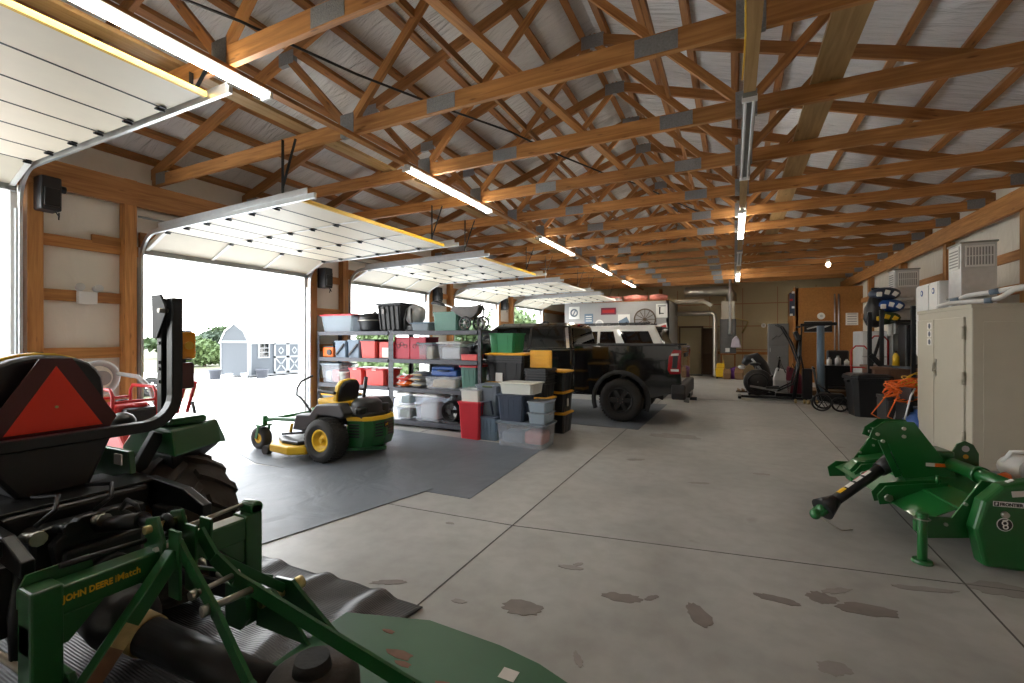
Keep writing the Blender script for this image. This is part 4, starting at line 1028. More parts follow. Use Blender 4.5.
W().box((-4.346, 4.92, .46), (.014, .08, .08)).build('badge', 'black', gr, .004, world=True)
bd = W().span(-4.339, -4.336, 4.885, 4.955, .425, .495).build('deer_badge', 'black', gr, world=True)
W().prism([(4.893, .435), (4.898, .475), (4.92, .47), (4.935, .485), (4.948, .48), (4.94, .46), (4.945, .437), (4.93, .455), (4.908, .45)], 'x', -4.336, -4.334).build('deer_mark', 'decal', bd, world=True)
W().bar((-4.72, 4.55, .15), (-4.36, 4.92, .13), .03, .05).bar((-4.36, 4.92, .13), (-4.72, 5.29, .15), .03, .05).build('rear_bumper', 'jd_bright', zm, .006, world=True)

# ------------------------------------------------------------------ rotary tiller
tl = thing('rotary_tiller', 'green rotary tiller with black drive shaft standing in front of the tan cabinet', 'tiller', (1.65, 5.2, 0), math.radians(11.5))
# hood
hood = [(-.30, .40), (-.10, .44), (.25, .45), (.50, .38), (.58, .22), (.54, .20), (.46, .34), (.25, .41), (-.10, .40), (-.30, .36)]
MB().prism(hood, 'y', -.70, .86).build('rotor_hood', 'jd_bright', tl, .006)
MB().bar((-.30, .08, .385), (-.52, .08, .27), 1.50, .008, up=(0, 0, 1)).build('front_apron', 'jd_bright', tl, .002)
# side plates
sp = [(-.56, .16), (-.58, .26), (-.50, .33), (-.36, .33), (-.18, .62), (-.05, .60), (.30, .55), (.52, .30), (.46, .10), (.1, .06), (-.10, .07), (-.2, .2), (-.36, .18)]
for y in (-.71, .86): 
    s_ = MB().prism(sp, 'y', y - .008, y + .008).build('side_plate', 'jd_bright', tl, .003)
    for (bx, bz) in ((-.28, .44), (-.22, .37), (-.13, .40), (-.02, .5), (-.25, .24), (-.25, .31), (-.12, .24), (-.4, .28), (-.16, .52)):
        MB().cyl((bx, y - .02, bz), (bx, y - .004, bz), .013, seg=6).build('bolt', 'steel', s_)
# drive case cover on the near end
cc = []
for k in range(28):
    a = 2 * PI * k / 28
    cc.append((.10 + .30 * math.cos(a), .33 + .30 * math.sin(a)))
cc = [(-.24, .04), (-.29, .30), (-.24, .50), (-.13, .62), (.06, .67), (.24, .66), (.38, .57), (.46, .40), (.46, .20), (.40, .05), (-.05, .03)]
dc = MB().prism(cc, 'y', -.84, -.72).build('drive_case', 'jd_bright', tl, .03, 3)
MB().torus((.06, -.845, .575), 'y', .07, .010, 30, 8).build('case_rib', 'jd_bright', dc)
MB().cyl((-0.1300, -.846, .425), (-0.1300, -.865, .425), .024, .019, 20).build('case_cap', 'steel', dc)
em = MB().cyl((-0.1300, -.846, .355), (-0.1300, -.8475, .355), .046, seg=30, smooth=False).build('round_emblem', 'white', dc)
MB().cyl((-0.1300, -.8476, .355), (-0.1300, -.8485, .355), .041, seg=30, smooth=False).build('emblem_field', 'black', em)
for (ex, ez, er) in ((-0.1300, .365, .015), (-0.1260, .339, .013)):
    MB().torus((ex, -.849, ez), 'y', er, .004, 18, 6).build('emblem_mark', 'white', em)
MB().bar((-0.1430, -.849, .383), (-0.1130, -.849, .388), .004, .008).build('emblem_mark', 'white', em)
fb = MB().span(-.195, -.010, -.8475, -.845, .478, .514).build('name_plate', 'white', dc)
for (a_, b_, c_, d_) in ((-.191, -.163, .481, .511),):
    MB().span(a_, b_, -.849, -.8472, c_, d_).build('name_plate_square', 'black', fb)
text('plate_initial', 'F', 'white', tl, .026, tl.location + V(-0.1840, -.8495, .487), (1, 0, 0), (0, 0, 1), .001)
text('plate_lettering', 'FRONTIER', 'black', tl, .030, tl.location + V(-0.1580, -.8480, .4855), (1, 0, 0), (0, 0, 1), .0014, xs=.93)
MB().box((-0.0450, -.847, .575), (.09, .004, .04), rot=(0, -.15, 0)).build('case_label', 'label', dc)
MB().box((-.06, -.78, .645), (.04, .03, .004), rot=(0, -.5, 0)).build('white_sticker', 'white', dc)
MB().box((-.262, -.78, .27), (.004, .03, .07)).build('white_sticker', 'ltgrey', dc)
# parking stand
st = MB().cyl((-.57, -.77, .02), (-.57, -.77, .36), .030, seg=18).cyl((-.57, -.77, 0), (-.57, -.77, .025), .065, .06, 18).span(-.60, -.54, -.75, -.71, .22, .30).cyl((-.57, -.77, .34), (-.57, -.77, .37), .036, seg=18)
st.build('parking_stand', 'jd_bright', tl, .004)
MB().torus((-.57, -.77, .325), 'z', .045, .004, 20, 6).build('stand_clip', 'steel', tl)
# headstock
for y in (.02, .15):
    hp = MB().prism([(-.56, .76), (-.54, .83), (-.44, .91), (-.22, .91), (.08, .47), (.10, .41), (-.30, .41), (-.42, .72), (-.50, .74)], 'y', y - .006, y + .006)
    hp = hp.build('headstock_plate', 'jd_bright', tl, .003)
    for q in ((-.30, .85), (-.30, .78), (-.5, .79), (-.46, .73)): MB().cyl((q[0], y - .018, q[1]), (q[0], y + .018, q[1]), .016, seg=8).build('bolt', 'steel', hp)
MB().bar((-.50, .085, .83), (.09, .085, .45), .13, .006, up=(.5, 0, 1)).build('headstock_web', 'jd_bright', tl)
MB().bar((-.47, .02, .74), (-.34, .02, .42), .05, .012, up=(0, 1, 0)).build('front_strut', 'jd_bright', tl)
MB().span(-.14, .0, .002, .006, .53, .56).build('danger_label', 'label', tl)
MB().span(-.075, .0, -.001, .003, .53, .56).build('danger_label_right', 'orange', tl)
gbx = MB().span(-.26, .10, .04, .28, .42, .66).cyl((-.30, .16, .54), (-.20, .16, .54), .07, seg=18)
gbx.build('gearbox', 'jd_bright', tl, .02)
MB().cyl((.05, .0, .56), (.05, -.74, .56), .055, seg=22).cyl((.05, -.30, .56), (.05, -.34, .56), .068, seg=22).build('cross_shaft_tube', 'jd_bright', tl)
MB().prism([(.16, .44), (.16, .62), (.20, .70), (.26, .73), (.32, .70), (.36, .62), (.36, .44)], 'y', .20, .215).build('lifting_lug', 'jd_bright', tl, .003)
MB().cyl((.26, .196, .66), (.26, .219, .66), .028, seg=18).build('lug_hole', 'ltgrey', tl)
MB().cyl((.26, .195, .59), (.26, .199, .59), .02, seg=14).build('lug_sticker', 'jdy', tl)
# lower hitch arms
for y, xo in ((.52, .13), (-.20, 0)):
    ar = MB()
    for q in (-.045, .045):
        ar.prism([(-.60 + xo, .24), (-.62 + xo, .32), (-.56 + xo, .40), (-.30 + xo, .44), (-.12 + xo, .46), (-.12 + xo, .38), (-.34 + xo, .36), (-.50 + xo, .26)], 'y', y + q - .006, y + q + .006)
    ar = ar.build('hitch_arm', 'jd_bright', tl, .003)
    MB().cyl((-.55 + xo, y - .09, .31), (-.55 + xo, y + .07, .31), .018, seg=12).cyl((-.55 + xo, y - .09, .31), (-.55 + xo, y - .07, .31), .032, seg=6).build('hitch_pin', 'steel', ar)
    MB().cyl((-.2, y - .06, .45), (-.2, y - .06, .52), .013, seg=10).build('pin', 'jd_bright', ar)
MB().prism([(-.46, .18), (-.48, .30), (-.40, .40), (-.20, .44), (-.20, .36), (-.34, .18)], 'y', .60, .74).build('far_skid_plate', 'jd_bright', tl, .01)
# tines under the hood
tb = MB().cyl((.12, -.68, .24), (.12, .84, .24), .05, seg=14)
for k in range(16):
    a = k * 1.1; y = -.62 + k * .09
    for q in (0, PI): tb.bar((.12, y, .24), (.12 + .2 * math.cos(a + q), y + .03, .24 + .2 * math.sin(a + q)), .05, .012)
tb.build('tine_rotor', 'brown', tl)
# drive shaft to the floor
a, b = V(-.30, .16, .54), V(-1.0, -.20, .155); d_ = (b - a)
ds = MB().cyl(a + d_ * .08, b, .046, .046, 22).build('drive_shaft_tube', 'black', tl)
MB().cyl(a - d_ * .02, a + d_ * .22, .085, .06, 22).build('inner_shield', 'black', ds)
MB().cyl(a + d_ * .84, a + d_ * 1.02, .05, .098, 22).build('bell_shield', 'black', ds)
dn = d_.normalized(); sd = dn.cross(V(0, 0, 1)).normalized(); up_ = sd.cross(dn)
for k, (f, m_) in enumerate(((.38, 'label'), (.50, 'label'), (.62, 'paper'), (.73, 'jdy'))):
    p = a + d_ * f; n_ = (-sd * -.75 + up_ * .65) if False else (sd * .72 + up_ * .7).normalized()
    rg = []
    for ff in (-.045, .045):
        rg.append([p + d_.normalized() * ff * .9 + (sd * math.cos(th) + up_ * math.sin(th)) * .0475 for th in [(.05 + .16 * j) * PI / 1.0 * .9 for j in range(5)]])
    lb = MB().loft(rg, False, False).build('shaft_label', m_, ds)
    if k < 2:
        rg = []
        for ff in (-.035, .035):
            rg.append([p + d_.normalized() * ff * .9 + (sd * math.cos(th) + up_ * math.sin(th)) * .0482 for th in [(.18 + .10 * j) * PI * .9 for j in range(4)]])
        MB().loft(rg, False, False).build('label_stripe', 'red', lb)
yk = MB().ball(b + dn * .02, (.05, .05, .05), 12).bar(b + dn * .0 + sd * .045, b + dn * .09 + sd * .04, .03, .025).bar(b - sd * .045, b + dn * .09 - sd * .04, .03, .025).ball(b + dn * .10, (.045, .05, .045), 12)
yk.build('yoke', 'jd_bright', ds)
MB().tube([b + sd * .05 - V(0, 0, .02), b + sd * .08 - V(.02, 0, .08), (b.x + .1, b.y - .1, .01), (b.x + .2, b.y - .05, .008)], .004, 6).build('safety_chain', 'steel', ds)
# backpack blower resting on the hood
bl = thing('leaf_blower', 'white and orange leaf blower lying on the tiller hood by the right edge', 'leaf blower', (2.20, 5.42, .44), .3)
MB().ball((0, 0, .10), (.14, .13, .11), 20).build('engine_housing', 'white', bl)
MB().torus((.0, -.12, .10), 'y', .075, .022, 24, 8).ball((0, -.11, .10), (.06, .03, .06), 14).build('starter_cover', 'ltgrey', bl)
MB().tube([(-.12, .0, .14), (-.06, .0, .23), (.06, 0, .235), (.13, 0, .15)], .018, 10).build('handle', 'white', bl)
MB().ball((.06, -.07, .07), (.12, .10, .07), 16).build('fan_housing', 'orange', bl)
MB().tube([(-.14, -.05, .03), (-.2, -.12, .04), (-.28, -.16, .04)], .04, 12).build('blower_tube', 'orange', bl)
# ------------------------------------------------------------------ floor mats
def flatmat(name, label, pts, m, th=.006):
    o = MB().prism(pts, 'z', 0.0, th).build(name, m); return tag(o, label, 'floor mat')
flatmat('floor_mat', 'large dark grey rubber mat under the riding mower and storage totes', [(-7.3, 4.42), (-5.68, 3.92), (-2.44, 4.01), (-2.50, 5.2), (-2.56, 6.16), (-2.6, 6.3), (-7.4, 6.6)], 'mat_grey', .005)
flatmat('floor_mat', 'grey rubber mat between the tractor and the riding mower mat', [(-5.65, 2.42), (-3.40, 2.36), (-2.96, 4.09), (-3.3, 4.11), (-5.65, 3.86)], 'mat_grey', .009)
flatmat('floor_mat', 'dark mat under the black pickup truck', [(-7.8, 8.5), (-1.55, 8.38), (-1.5, 11.9), (-7.8, 11.9)], 'mat_grey', .005)
def wavy(u, v):
    x = -6.6 + u * 4.86; y = -.3 + v * 2.52 + .04 * u
    k = max(0, (u - .62) / .38)
    z = .008 + min(1, k * 1.6) * max(0, v - .45) / .55 * (.040 * max(0, math.sin(x * 13 + y * 4 + math.sin(y * 7))) ** 2 + .022 * max(0, math.sin(x * 7 - 9 * y)))
    if u > .98: x += .03 * math.sin(y * 9)
    return (x, y, z)
tag(MB().grid(wavy, 150, 90).build('floor_mat', 'mat_rib', solid=.006), 'ribbed black rubber mat with wrinkled end under tractor and hitch', 'floor mat')

# ------------------------------------------------------------------ steel shelving
SX0, SX1, SX2, SY0, SY1 = -7.80, -5.84, -3.88, 6.72, 7.36
LEV = [.13, .735, 1.265, 1.79]
def shelf_unit(x0, x1, label):
    t = thing('shelving_unit', label, 'shelving', ((x0 + x1) / 2, (SY0 + SY1) / 2, 0))
    for (x, sx) in ((x0 + .03, 1), (x1 - .03, -1)):
        for (y, sy) in ((SY0 + .02, 1), (SY1 - .02, -1)):
            mb = W().span(x - .03, x + .03, y - .003, y + .003, 0, 1.80).span(x - sx * .03 - .003, x - sx * .03 + .003, y, y + sy * .05, 0, 1.80)
            p = mb.build('post', 'shelf', t, world=True)
            if sy > 0:
                for k in range(17): W().span(x - .012, x + .012, y - .0045, y - .0028, .08 + k * .102, .12 + k * .102).build('post_slot', 'black', p, world=True)
    for z in LEV:
        sh = W().span(x0 + .01, x1 - .01, SY0 + .01, SY1 - .01, z - .018, z).build('shelf_board', 'shelf', t, world=True)
        W().span(x0 + .06, x1 - .06, SY0 - .002, SY0 + .02, z - .075, z - .002).build('front_beam', 'shelf', sh, .003, world=True)
        W().span(x0 + .06, x1 - .06, SY1 - .02, SY1, z - .075, z - .002).build('rear_beam', 'shelf', sh, .003, world=True)
    return t
shelf_unit(SX0, SX1, 'dark steel shelving unit behind the riding mower, left of the pair')
shelf_unit(SX1, SX2, 'dark steel shelving unit beside the tote stacks, right of the pair')

# ------------------------------------------------------------------ totes
def tote(name, label, x, y, z, w_, d_, h, m, lid=None, lidm=None, taper=.86, ribs=3, rz=0.0, group=None, rim=.018, cat='storage bin', handle=None, lidh=.03, th=.006, nest=0):
    """open tapered tub: x,y = centre of the footprint, z = what it stands on"""
    t = thing(name, label, cat, (x, y, z), rz, group)
    tw, td = w_ * taper, d_ * taper
    def ring(k, zz, off=0.0):
        a, b = (tw + (w_ - tw) * k) / 2 + off, (td + (d_ - td) * k) / 2 + off; c = min(a, b) * .16
        return [(-a + c, -b, zz), (a - c, -b, zz), (a, -b + c, zz), (a, b - c, zz), (a - c, b, zz), (-a + c, b, zz), (-a, b - c, zz), (-a, -b + c, zz)]
    rings = [ring(0, 0), ring(.90, h * .90)]
    if nest:
        for k in range(nest):
            zz = h * .9 - (nest - k) * .045 + .045
            rings += [ring(.9, zz), ring(1, zz + .002, rim), ring(1, zz + .018, rim), ring(.93, zz + .02)]
    rings += [ring(.92, h * .93), ring(1, h * .93, rim * .7), ring(1, h, rim * .7), ring(1, h, -th), ring(.05, th * 1.5, -th)]
    mb = MB().loft(rings, True)
    for i in range(ribs):
        f = (i + .5) / ribs - .5
        for s in (-1, 1):
            mb.bar((f * tw * .85, s * td / 2, 0.01), (f * w_ * .85, s * (td + (d_ - td) * .9) / 2, h * .88), tw * .07, .012, up=(0, 1, 0))
        if i < max(2, ribs - 1):
            for s in (-1, 1):
                g = (i + .5) / max(2, ribs - 1) - .5
                mb.bar((s * tw / 2, g * td * .8, .01), (s * (tw + (w_ - tw) * .9) / 2, g * d_ * .8, h * .88), .012, td * .08, up=(0, 1, 0))
    mb.build('bin_body', m, t)
    if handle:
        for s in (-1, 1): MB().box((s * (w_ / 2 + .012), 0, h * .93), (.03, d_ * .3, .035)).build('handle', handle, t, .006)
    if lidm:
        a, b = w_ / 2 + rim, d_ / 2 + rim; c = min(a, b) * .16
        lr = lambda o, zz: [(-a + c - o, -b - o, zz), (a - c + o, -b - o, zz), (a + o, -b + c - o, zz), (a + o, b - c + o, zz), (a - c + o, b + o, zz), (-a + c - o, b + o, zz), (-a - o, b - c + o, zz), (-a - o, -b + c - o, zz)]
        MB().loft([lr(0, h - .012), lr(.008, h + .004), lr(.004, h + lidh * .6), lr(-.03, h + lidh * .6), lr(-.045, h + lidh), lr(-.10 if b > .14 else -.06, h + lidh)]).build('lid', lidm, t, .004)
    return t
def px(u, y): # metres along the row for a given bearing
    l = (u - 512) / 455.0; d = y / (l * .43838 + .89879); return d * (l * .89879 - .43838)
def T2(name, label, x0, x1, yf, d_, z, h, m, **k):
    return tote(name, label, (x0 + x1) / 2, yf + d_ / 2, z, (x1 - x0) * .97, d_, h, m, **k)
YS = 6.78
# --- top shelf
z4 = LEV[3]
T2('storage_bin', 'smoky clear storage bin with red lid at the left end of the top shelf', -7.78, -6.84, YS, .45, z4, .33, 'clearblue', lidm='tote_red', ribs=0, handle='ltgrey')
t = thing('roaster_pot', 'round black lidded pot on the top shelf beside the red lidded bin', 'pot', (-6.50, YS + .25, z4))
MB().lathe([(.02, .0), (.25, 0), (.29, .04), (.31, .18), (.33, .19), (.33, .215), (.30, .22)], seg=32).build('pot_body', 'black', t)
MB().lathe([(.33, .22), (.335, .24), (.30, .32), (.18, .365), (.02, .37)], seg=32).build('pot_lid', 'blackmetal', t)
MB().torus((0, 0, .215), 'z', .33, .010, 36, 8).build('rim_band', 'steel', t)
MB().bar((.0, 0, .37), (.0, 0, .40), .08, .03, up=(1, 0, 0)).build('lid_knob', 'black', t, .006)
for s in (-1, 1): MB().tube([(s * .30, -.06, .16), (s * .37, -.05, .17), (s * .37, .05, .17), (s * .30, .06, .16)], .012, 8).build('side_handle', 'black', t)
t = thing('hard_case', 'tall ribbed black hard case standing on the top shelf', 'case', (-5.90, YS + .25, z4))
MB().loft([[(-.28, -.20, 0), (.22, -.20, 0), (.22, .2, 0), (-.28, .2, 0)], [(-.34, -.24, .50), (.24, -.24, .50), (.24, .24, .50), (-.34, .24, .50)]]).build('case_shell', 'black', t, .03, 3)
MB().box((-.05, 0, .52), (.62, .50, .045)).build('case_lid', 'blackmetal', t, .012)
for k in range(5): MB().bar((-.25 + .11 * k, -.215, .03), (-.28 + .115 * k, -.25, .48), .035, .02, up=(0, 1, 0)).build('rib', 'blackmetal', t, .006)
MB().box((-.16, -.255, .38), (.06, .03, .09)).build('latch', 'grey', t, .005)
t = thing('child_seat', 'grey padded child car seat on the top shelf against the black case', 'car seat', (-5.49, YS + .22, z4))
def pf(k): return [(-.17, -.2 + k, .0), (.17, -.2 + k, .0), (.19, -.2 + k, .35), (.12, -.2 + k, .50), (-.12, -.2 + k, .50), (-.19, -.2 + k, .35)]
MB().ball((0.02, .0, .30), (.20, .17, .21), 18).ball((0.12, -.02, .34), (.13, .13, .14), 14).build('seat_shell', 'grey', t)
MB().box((.0, .0, .06), (.22, .30, .12)).build('seat_base', 'black', t, .02)
for s in (-1, 1): MB().tube([(s * .09, -.17, .03), (s * .08, -.19, .22), (s * .05, -.16, .42)], .018, 6).build('strap', 'black', t)
T2('storage_bin', 'small low clear box with red insert on the top shelf', px(410, YS), px(429, YS), YS, .3, z4, .14, 'clearblue', lidm='tote_bluegrey', ribs=0, lidh=.02)
tag(MB().box((px(420, YS), YS + .12, z4 + .075), (.26, .16, .12)).build('red_pouch', 'red', bevel=.02), 'red pouch inside the small low clear box on the top shelf', 'pouch')
T2('storage_bin', 'pale teal green open tub on the top shelf under the folded cart', px(429, YS) + .02, px(455, YS) + .02, YS + .06, .48, z4, .34, 'tote_teal', ribs=0, taper=.93)
# folded push cart
t = thing('push_cart', 'folded black push cart with wheels on the right end of the top shelf', 'golf cart', (-4.2, YS + .1, z4))
MB().tube([(-.62, .0, .50), (-.40, .0, .44), (-.05, .0, .27), (.10, .0, .20)], .02, 8).build('handle_shaft', 'chrome', t)
MB().tube([(-.80, 0, .50), (-.74, 0, .525), (-.60, .0, .49), (-.50, 0, .46)], [.022, .035, .035, .022], 10).build('handle_grip', 'black', t)
MB().loft([[(-.38, -.05, .36), (.02, -.06, .16), (.02, .06, .16), (-.38, .05, .36)], [(-.30, -.06, .44), (.22, -.09, .30), (.22, .09, .30), (-.30, .06, .44)], [(.0, -.07, .42), (.26, -.08, .44), (.26, .08, .44), (.0, .07, .42)]]).build('folded_body', 'dkgrey', t, .02)
MB().tube([(.15, -.02, .42), (.26, 0, .46), (.30, 0, .38), (.28, 0, .2)], .016, 8).bar((.28, 0, .36), (.48, 0, .36), .03, .02).build('bag_bracket', 'black', t)
for (wx, wy) in ((-.0, -.13), (.34, -.10), (.10, .16)):
    wh = MB().torus((wx, wy, .125), 'y', .105, .018, 28, 8).build('wheel', 'black', t)
    sp_ = MB()
    for k in range(6):
        a = k * PI / 3; sp_.bar((wx, wy, .125), (wx + .1 * math.cos(a), wy, .125 + .1 * math.sin(a)), .012, .015, up=(0, 1, 0))
    sp_.cyl((wx, wy - .03, .125), (wx, wy + .03, .125), .025, seg=12).build('spokes', 'grey', wh)
    MB().tube([(wx, wy * .6, .125), (.05, 0, .24)], .012, 6).build('wheel_strut', 'blackmetal', t)
# --- second shelf
z3 = LEV[2]
t = thing('speaker_box', 'orange box with a round black front on the second shelf, far left', 'speaker', (-7.58, YS + .16, z3))
MB().box((0, 0, .10), (.30, .26, .20)).build('cabinet', 'orange', t, .02)
MB().cyl((.05, -.131, .10), (.05, -.15, .10), .06, seg=22).build('speaker_cone', 'black', t)
MB().box((-.0, 0, .215), (.30, .25, .03)).build('top_plate', 'black', t, .006)
T2('storage_bin', 'smoky blue grey bin behind the orange speaker box', -7.76, -7.40, YS + .30, .26, z3, .30, 'tote_slate', ribs=2)
for i, lb in enumerate(('slate grey bin with diagonal handle on the second shelf, left of the two', 'slate grey bin with diagonal handle on the second shelf, beside the coral bin')):
    x = -7.20 + .36 * i
    t = T2('handled_bin', lb, x - .17, x + .17, YS, .40, z3, .33 + .02 * i, 'tote_bluegrey', ribs=0, taper=.92)
    MB().bar((-.11, -.21, .05), (.12, -.215, .27), .035, .02, up=(0, 1, 0)).build('handle', 'black', t, .005)
    MB().box((0, -.005, .33 + .02 * i), (.33, .40, .02)).build('lid', 'tote_slate', t, .006)
T2('storage_bin', 'coral red bin with dark lid on the second shelf', -6.68, -6.24, YS, .45, z3, .34, 'tote_coral', lidm='black', ribs=0, handle='tote_coral', taper=.9)
t = thing('cardboard_box', 'small red box holding a white card on the second shelf by the middle post', 'box', (-6.07, YS + .14, z3))
MB().box((0, .06, .16), (.28, .30, .31)).build('box_body', 'tote_coral', t, .006)
MB().box((.02, -.095, .11), (.16, .012, .19)).build('card', 'paper', t)
for i, lb in enumerate(('crimson box with dark swirl pattern, left of the pair by the shelf post', 'crimson box with dark swirl pattern, right of the pair, next to the cream bin')):
    x = -5.61 + .37 * i
    t = thing('gift_box', lb, 'box', (x, YS + .2, z3))
    MB().box((0, 0, .19), (.355, .40, .38)).build('box_body', 'tote_crimson', t, .006)
    MB().box((0, 0, .395), (.365, .41, .03)).build('box_lid', 'tote_crimson', t, .004)
    for k in range(3): MB().torus((-.08 + .08 * k, -.201, .24 + .04 * (k % 2)), 'y', .035, .006, 18, 6).build('swirl_print', 'black', t)
T2('storage_bin', 'clear bin packed with cream paper on the second shelf', px(417.5, YS), px(434, YS), YS - .02, .40, z3, .29, 'clear', lidm='tote_slate', ribs=0, lidh=.02, taper=.9)
tag(MB().box((px(426, YS), YS + .18, z3 + .13), (.28, .30, .24)).build('paper_bundle', 'tan', bevel=.03), 'cream paper bundle inside the clear bin next to the crimson boxes', 'paper bundle')
T2('storage_bin', 'clear bin with grey lid and white contents on the second shelf', px(436, YS), px(462, YS), YS, .48, z3, .30, 'clear', lidm='ltgrey', ribs=0, taper=.88)
tag(MB().box((px(449, YS), YS + .22, z3 + .12), (.40, .34, .22)).build('cloth_bundle', 'ltgrey', bevel=.04), 'pale cloth bundle inside the grey lidded clear bin', 'cloth')
t = thing('tool_tray', 'low orange red tray on the right end of the second shelf', 'tray', (-4.14, YS + .12, z3))
MB().box((0, 0, .045), (.32, .24, .09)).build('tray_body', 'tote_coral', t, .01)
MB().box((0, 0, .095), (.33, .25, .02)).build('tray_lid', 'tote_red', t, .004)
t = thing('duffel_bag', 'black duffel bag behind the orange red tray', 'bag', (-4.10, YS + .38, z3))
MB().tube([(-.2, 0, .12), (-.17, 0, .14), (.12, 0, .16), (.16, 0, .14)], [.05, .12, .14, .06], 16).build('bag_body', 'black', t)
MB().tube([(-.12, -.1, .2), (-.05, -.12, .32), (.05, -.12, .32), (.1, -.1, .22)], .012, 6).build('bag_handle', 'blackmetal', t)
# --- third shelf
z2 = LEV[1]
T2('storage_bin', 'large clear bin with pale contents at the left end of the third shelf', -7.78, -7.18, YS, .46, z2, .38, 'clear', lidm='clearblue', ribs=0, handle='ltgrey', taper=.86)
tag(MB().box((-7.42, YS + .2, z2 + .14), (.22, .22, .26)).build('pink_toy', 'pink', bevel=.03), 'pink bundle inside the large clear bin on the third shelf', 'bundle')
tag(MB().box((-7.64, YS + .22, z2 + .13), (.18, .26, .24)).build('cloth_bundle', 'white', bevel=.04), 'white cloth bundle inside the large clear bin on the third shelf', 'cloth')
t = thing('bucket', 'cream plastic bucket on the third shelf behind the mower seat', 'bucket', (-7.15, YS + .1, z2))
MB().lathe([(.01, 0), (.10, 0), (.125, .24), (.132, .24), (.132, .22), (.118, .22), (.095, .01), (.01, .01)], seg=22).build('bucket_body', 'milky', t)
MB().tube([(-.13, 0, .22), (-.10, -.12, .16), (.10, -.12, .16), (.13, 0, .22)], .004, 6).build('wire_handle', 'steel', t)
T2('storage_bin', 'tall blue bin peeking out between the cream bucket and red bins', -7.03, -6.92, YS + .15, .3, z2, .27, 'blue', ribs=1)
for x0, x1, lb in ((-6.97, -6.60, 'red bin with white latch on the third shelf, left of the pair'), (-6.56, -6.02, 'red bin with white latch on the third shelf, right of the pair')):
    t = T2('storage_bin', lb, x0, x1, YS, .50, z2, .31, 'tote_coral', lidm='tote_red', ribs=0, lidh=.02, taper=.9)
    MB().box((0, -.262, .31), (.10, .02, .035)).build('latch', 'white', t, .004)
for k, (dz, dx, m_, lb) in enumerate(((0, 0, 'orange', 'flat orange red bag at the bottom of the bag pile on the third shelf'), (.11, .0, 'tote_coral', 'red bag lying on top of the flat orange red bag'))):
    t = thing('fertiliser_bag', lb, 'bag', (-5.64 + dx, YS + .17, z2 + dz))
    MB().ball((0, 0, .055), (.19, .17, .062), 18).build('bag_body', m_, t)
    MB().box((-.02, -.12, .09), (.2, .10, .006), rot=(.5, 0, 0)).build('bag_print', 'white', t)
for k, (dz, dx, lb) in enumerate(((0, 0, 'grey sack at the bottom of the sack pile beside the red bags'), (.10, -.02, 'grey sack second from the bottom of its pile'), (.19, .02, 'grey sack on top of its pile beside the red bags'))):
    t = thing('sack', lb, 'sack', (-5.32 + dx, YS + .22, z2 + dz), 0, 'grey sacks on the third shelf')
    MB().ball((0, 0, .05), (.20, .20, .058), 16).build('sack_body', 'grey', t)
    MB().box((.0, -.19, .05), (.26, .03, .02)).build('sewn_end', 'tan', t, .005)
T2('storage_bin', 'clear bin with pale brown contents under the blue case on the third shelf', px(423, YS), px(458, YS), YS, .46, z2, .22, 'clear', ribs=0, handle='clearblue', taper=.9)
tag(MB().box((px(441, YS), YS + .22, z2 + .09), (.5, .30, .15)).build('cloth_bundle', 'tan', bevel=.04), 'pale brown bundle inside the clear bin under the blue case', 'cloth')
t = thing('blue_case', 'blue plastic case resting on the clear bin on the third shelf', 'case', (px(442, YS), YS + .23, z2 + .225))
MB().box((0, 0, .06), (.56, .36, .11)).build('case_base', 'blue', t, .03, 3)
MB().box((-.03, 0, .145), (.50, .34, .07)).build('case_lid', 'blue', t, .03, 3)
MB().tube([(-.12, -.18, .11), (-.10, -.22, .11), (.10, -.22, .11), (.12, -.18, .11)], .014, 8).build('case_handle', 'tote_navy', t)
T2('storage_bin', 'dark green bin with red lid at the right end of the third shelf', -4.33, -3.98, YS, .42, z2, .42, 'tote_dkgreen', lidm='tote_red', ribs=3, lidh=.025)
# --- bottom shelf
z1 = LEV[0]
T2('storage_bin', 'clear bin with green contents at the bottom of the two by the middle post', -5.78, -5.39, YS, .42, z1, .24, 'clear', lidm='white', ribs=0, lidh=.02)
tag(MB().box((-5.6, YS + .18, z1 + .10), (.24, .24, .16)).build('green_bundle', 'leaf_light', bevel=.03), 'yellow green bundle inside the lower clear bin on the bottom shelf', 'bundle')
T2('storage_bin', 'clear bin with blue contents stacked on the bin by the middle post', -5.77, -5.40, YS, .42, z1 + .265, .23, 'clear', lidm='white', ribs=0, lidh=.02)
tag(MB().box((-5.58, YS + .18, z1 + .36), (.22, .24, .14)).build('blue_bundle', 'tote_teal', bevel=.03), 'blue green bundle inside the upper clear bin on the bottom shelf', 'bundle')
T2('storage_bin', 'tall clear bin with white lid on the bottom shelf', -5.36, -4.76, YS, .48, z1, .47, 'clear', lidm='white', ribs=0, handle='white', taper=.85)
tag(MB().box((-5.06, YS + .22, z1 + .18), (.36, .3, .32)).build('cloth_bundle', 'ltgrey', bevel=.05), 'pale bundle inside the tall white lidded bin on the bottom shelf', 'cloth')
t = thing('floor_fan', 'round black drum fan on the bottom shelf', 'fan', (-4.60, YS + .2, z1))
MB().lathe([(.17, -.12), (.19, -.10), (.195, .10), (.17, .13), (.15, .13), (.16, -.12), (.17, -.12)], (0, 0, .20), 'y', 30).build('drum', 'black', t)
gl = MB()
for rr in (.05, .09, .13, .165): gl.torus((0, -.12, .20), 'y', rr, .004, 28, 6)
gl.build('grille', 'blackmetal', t)
MB().cyl((0, -.13, .2), (0, -.06, .2), .04, seg=16).build('motor_hub', 'black', t)
bl_ = MB()
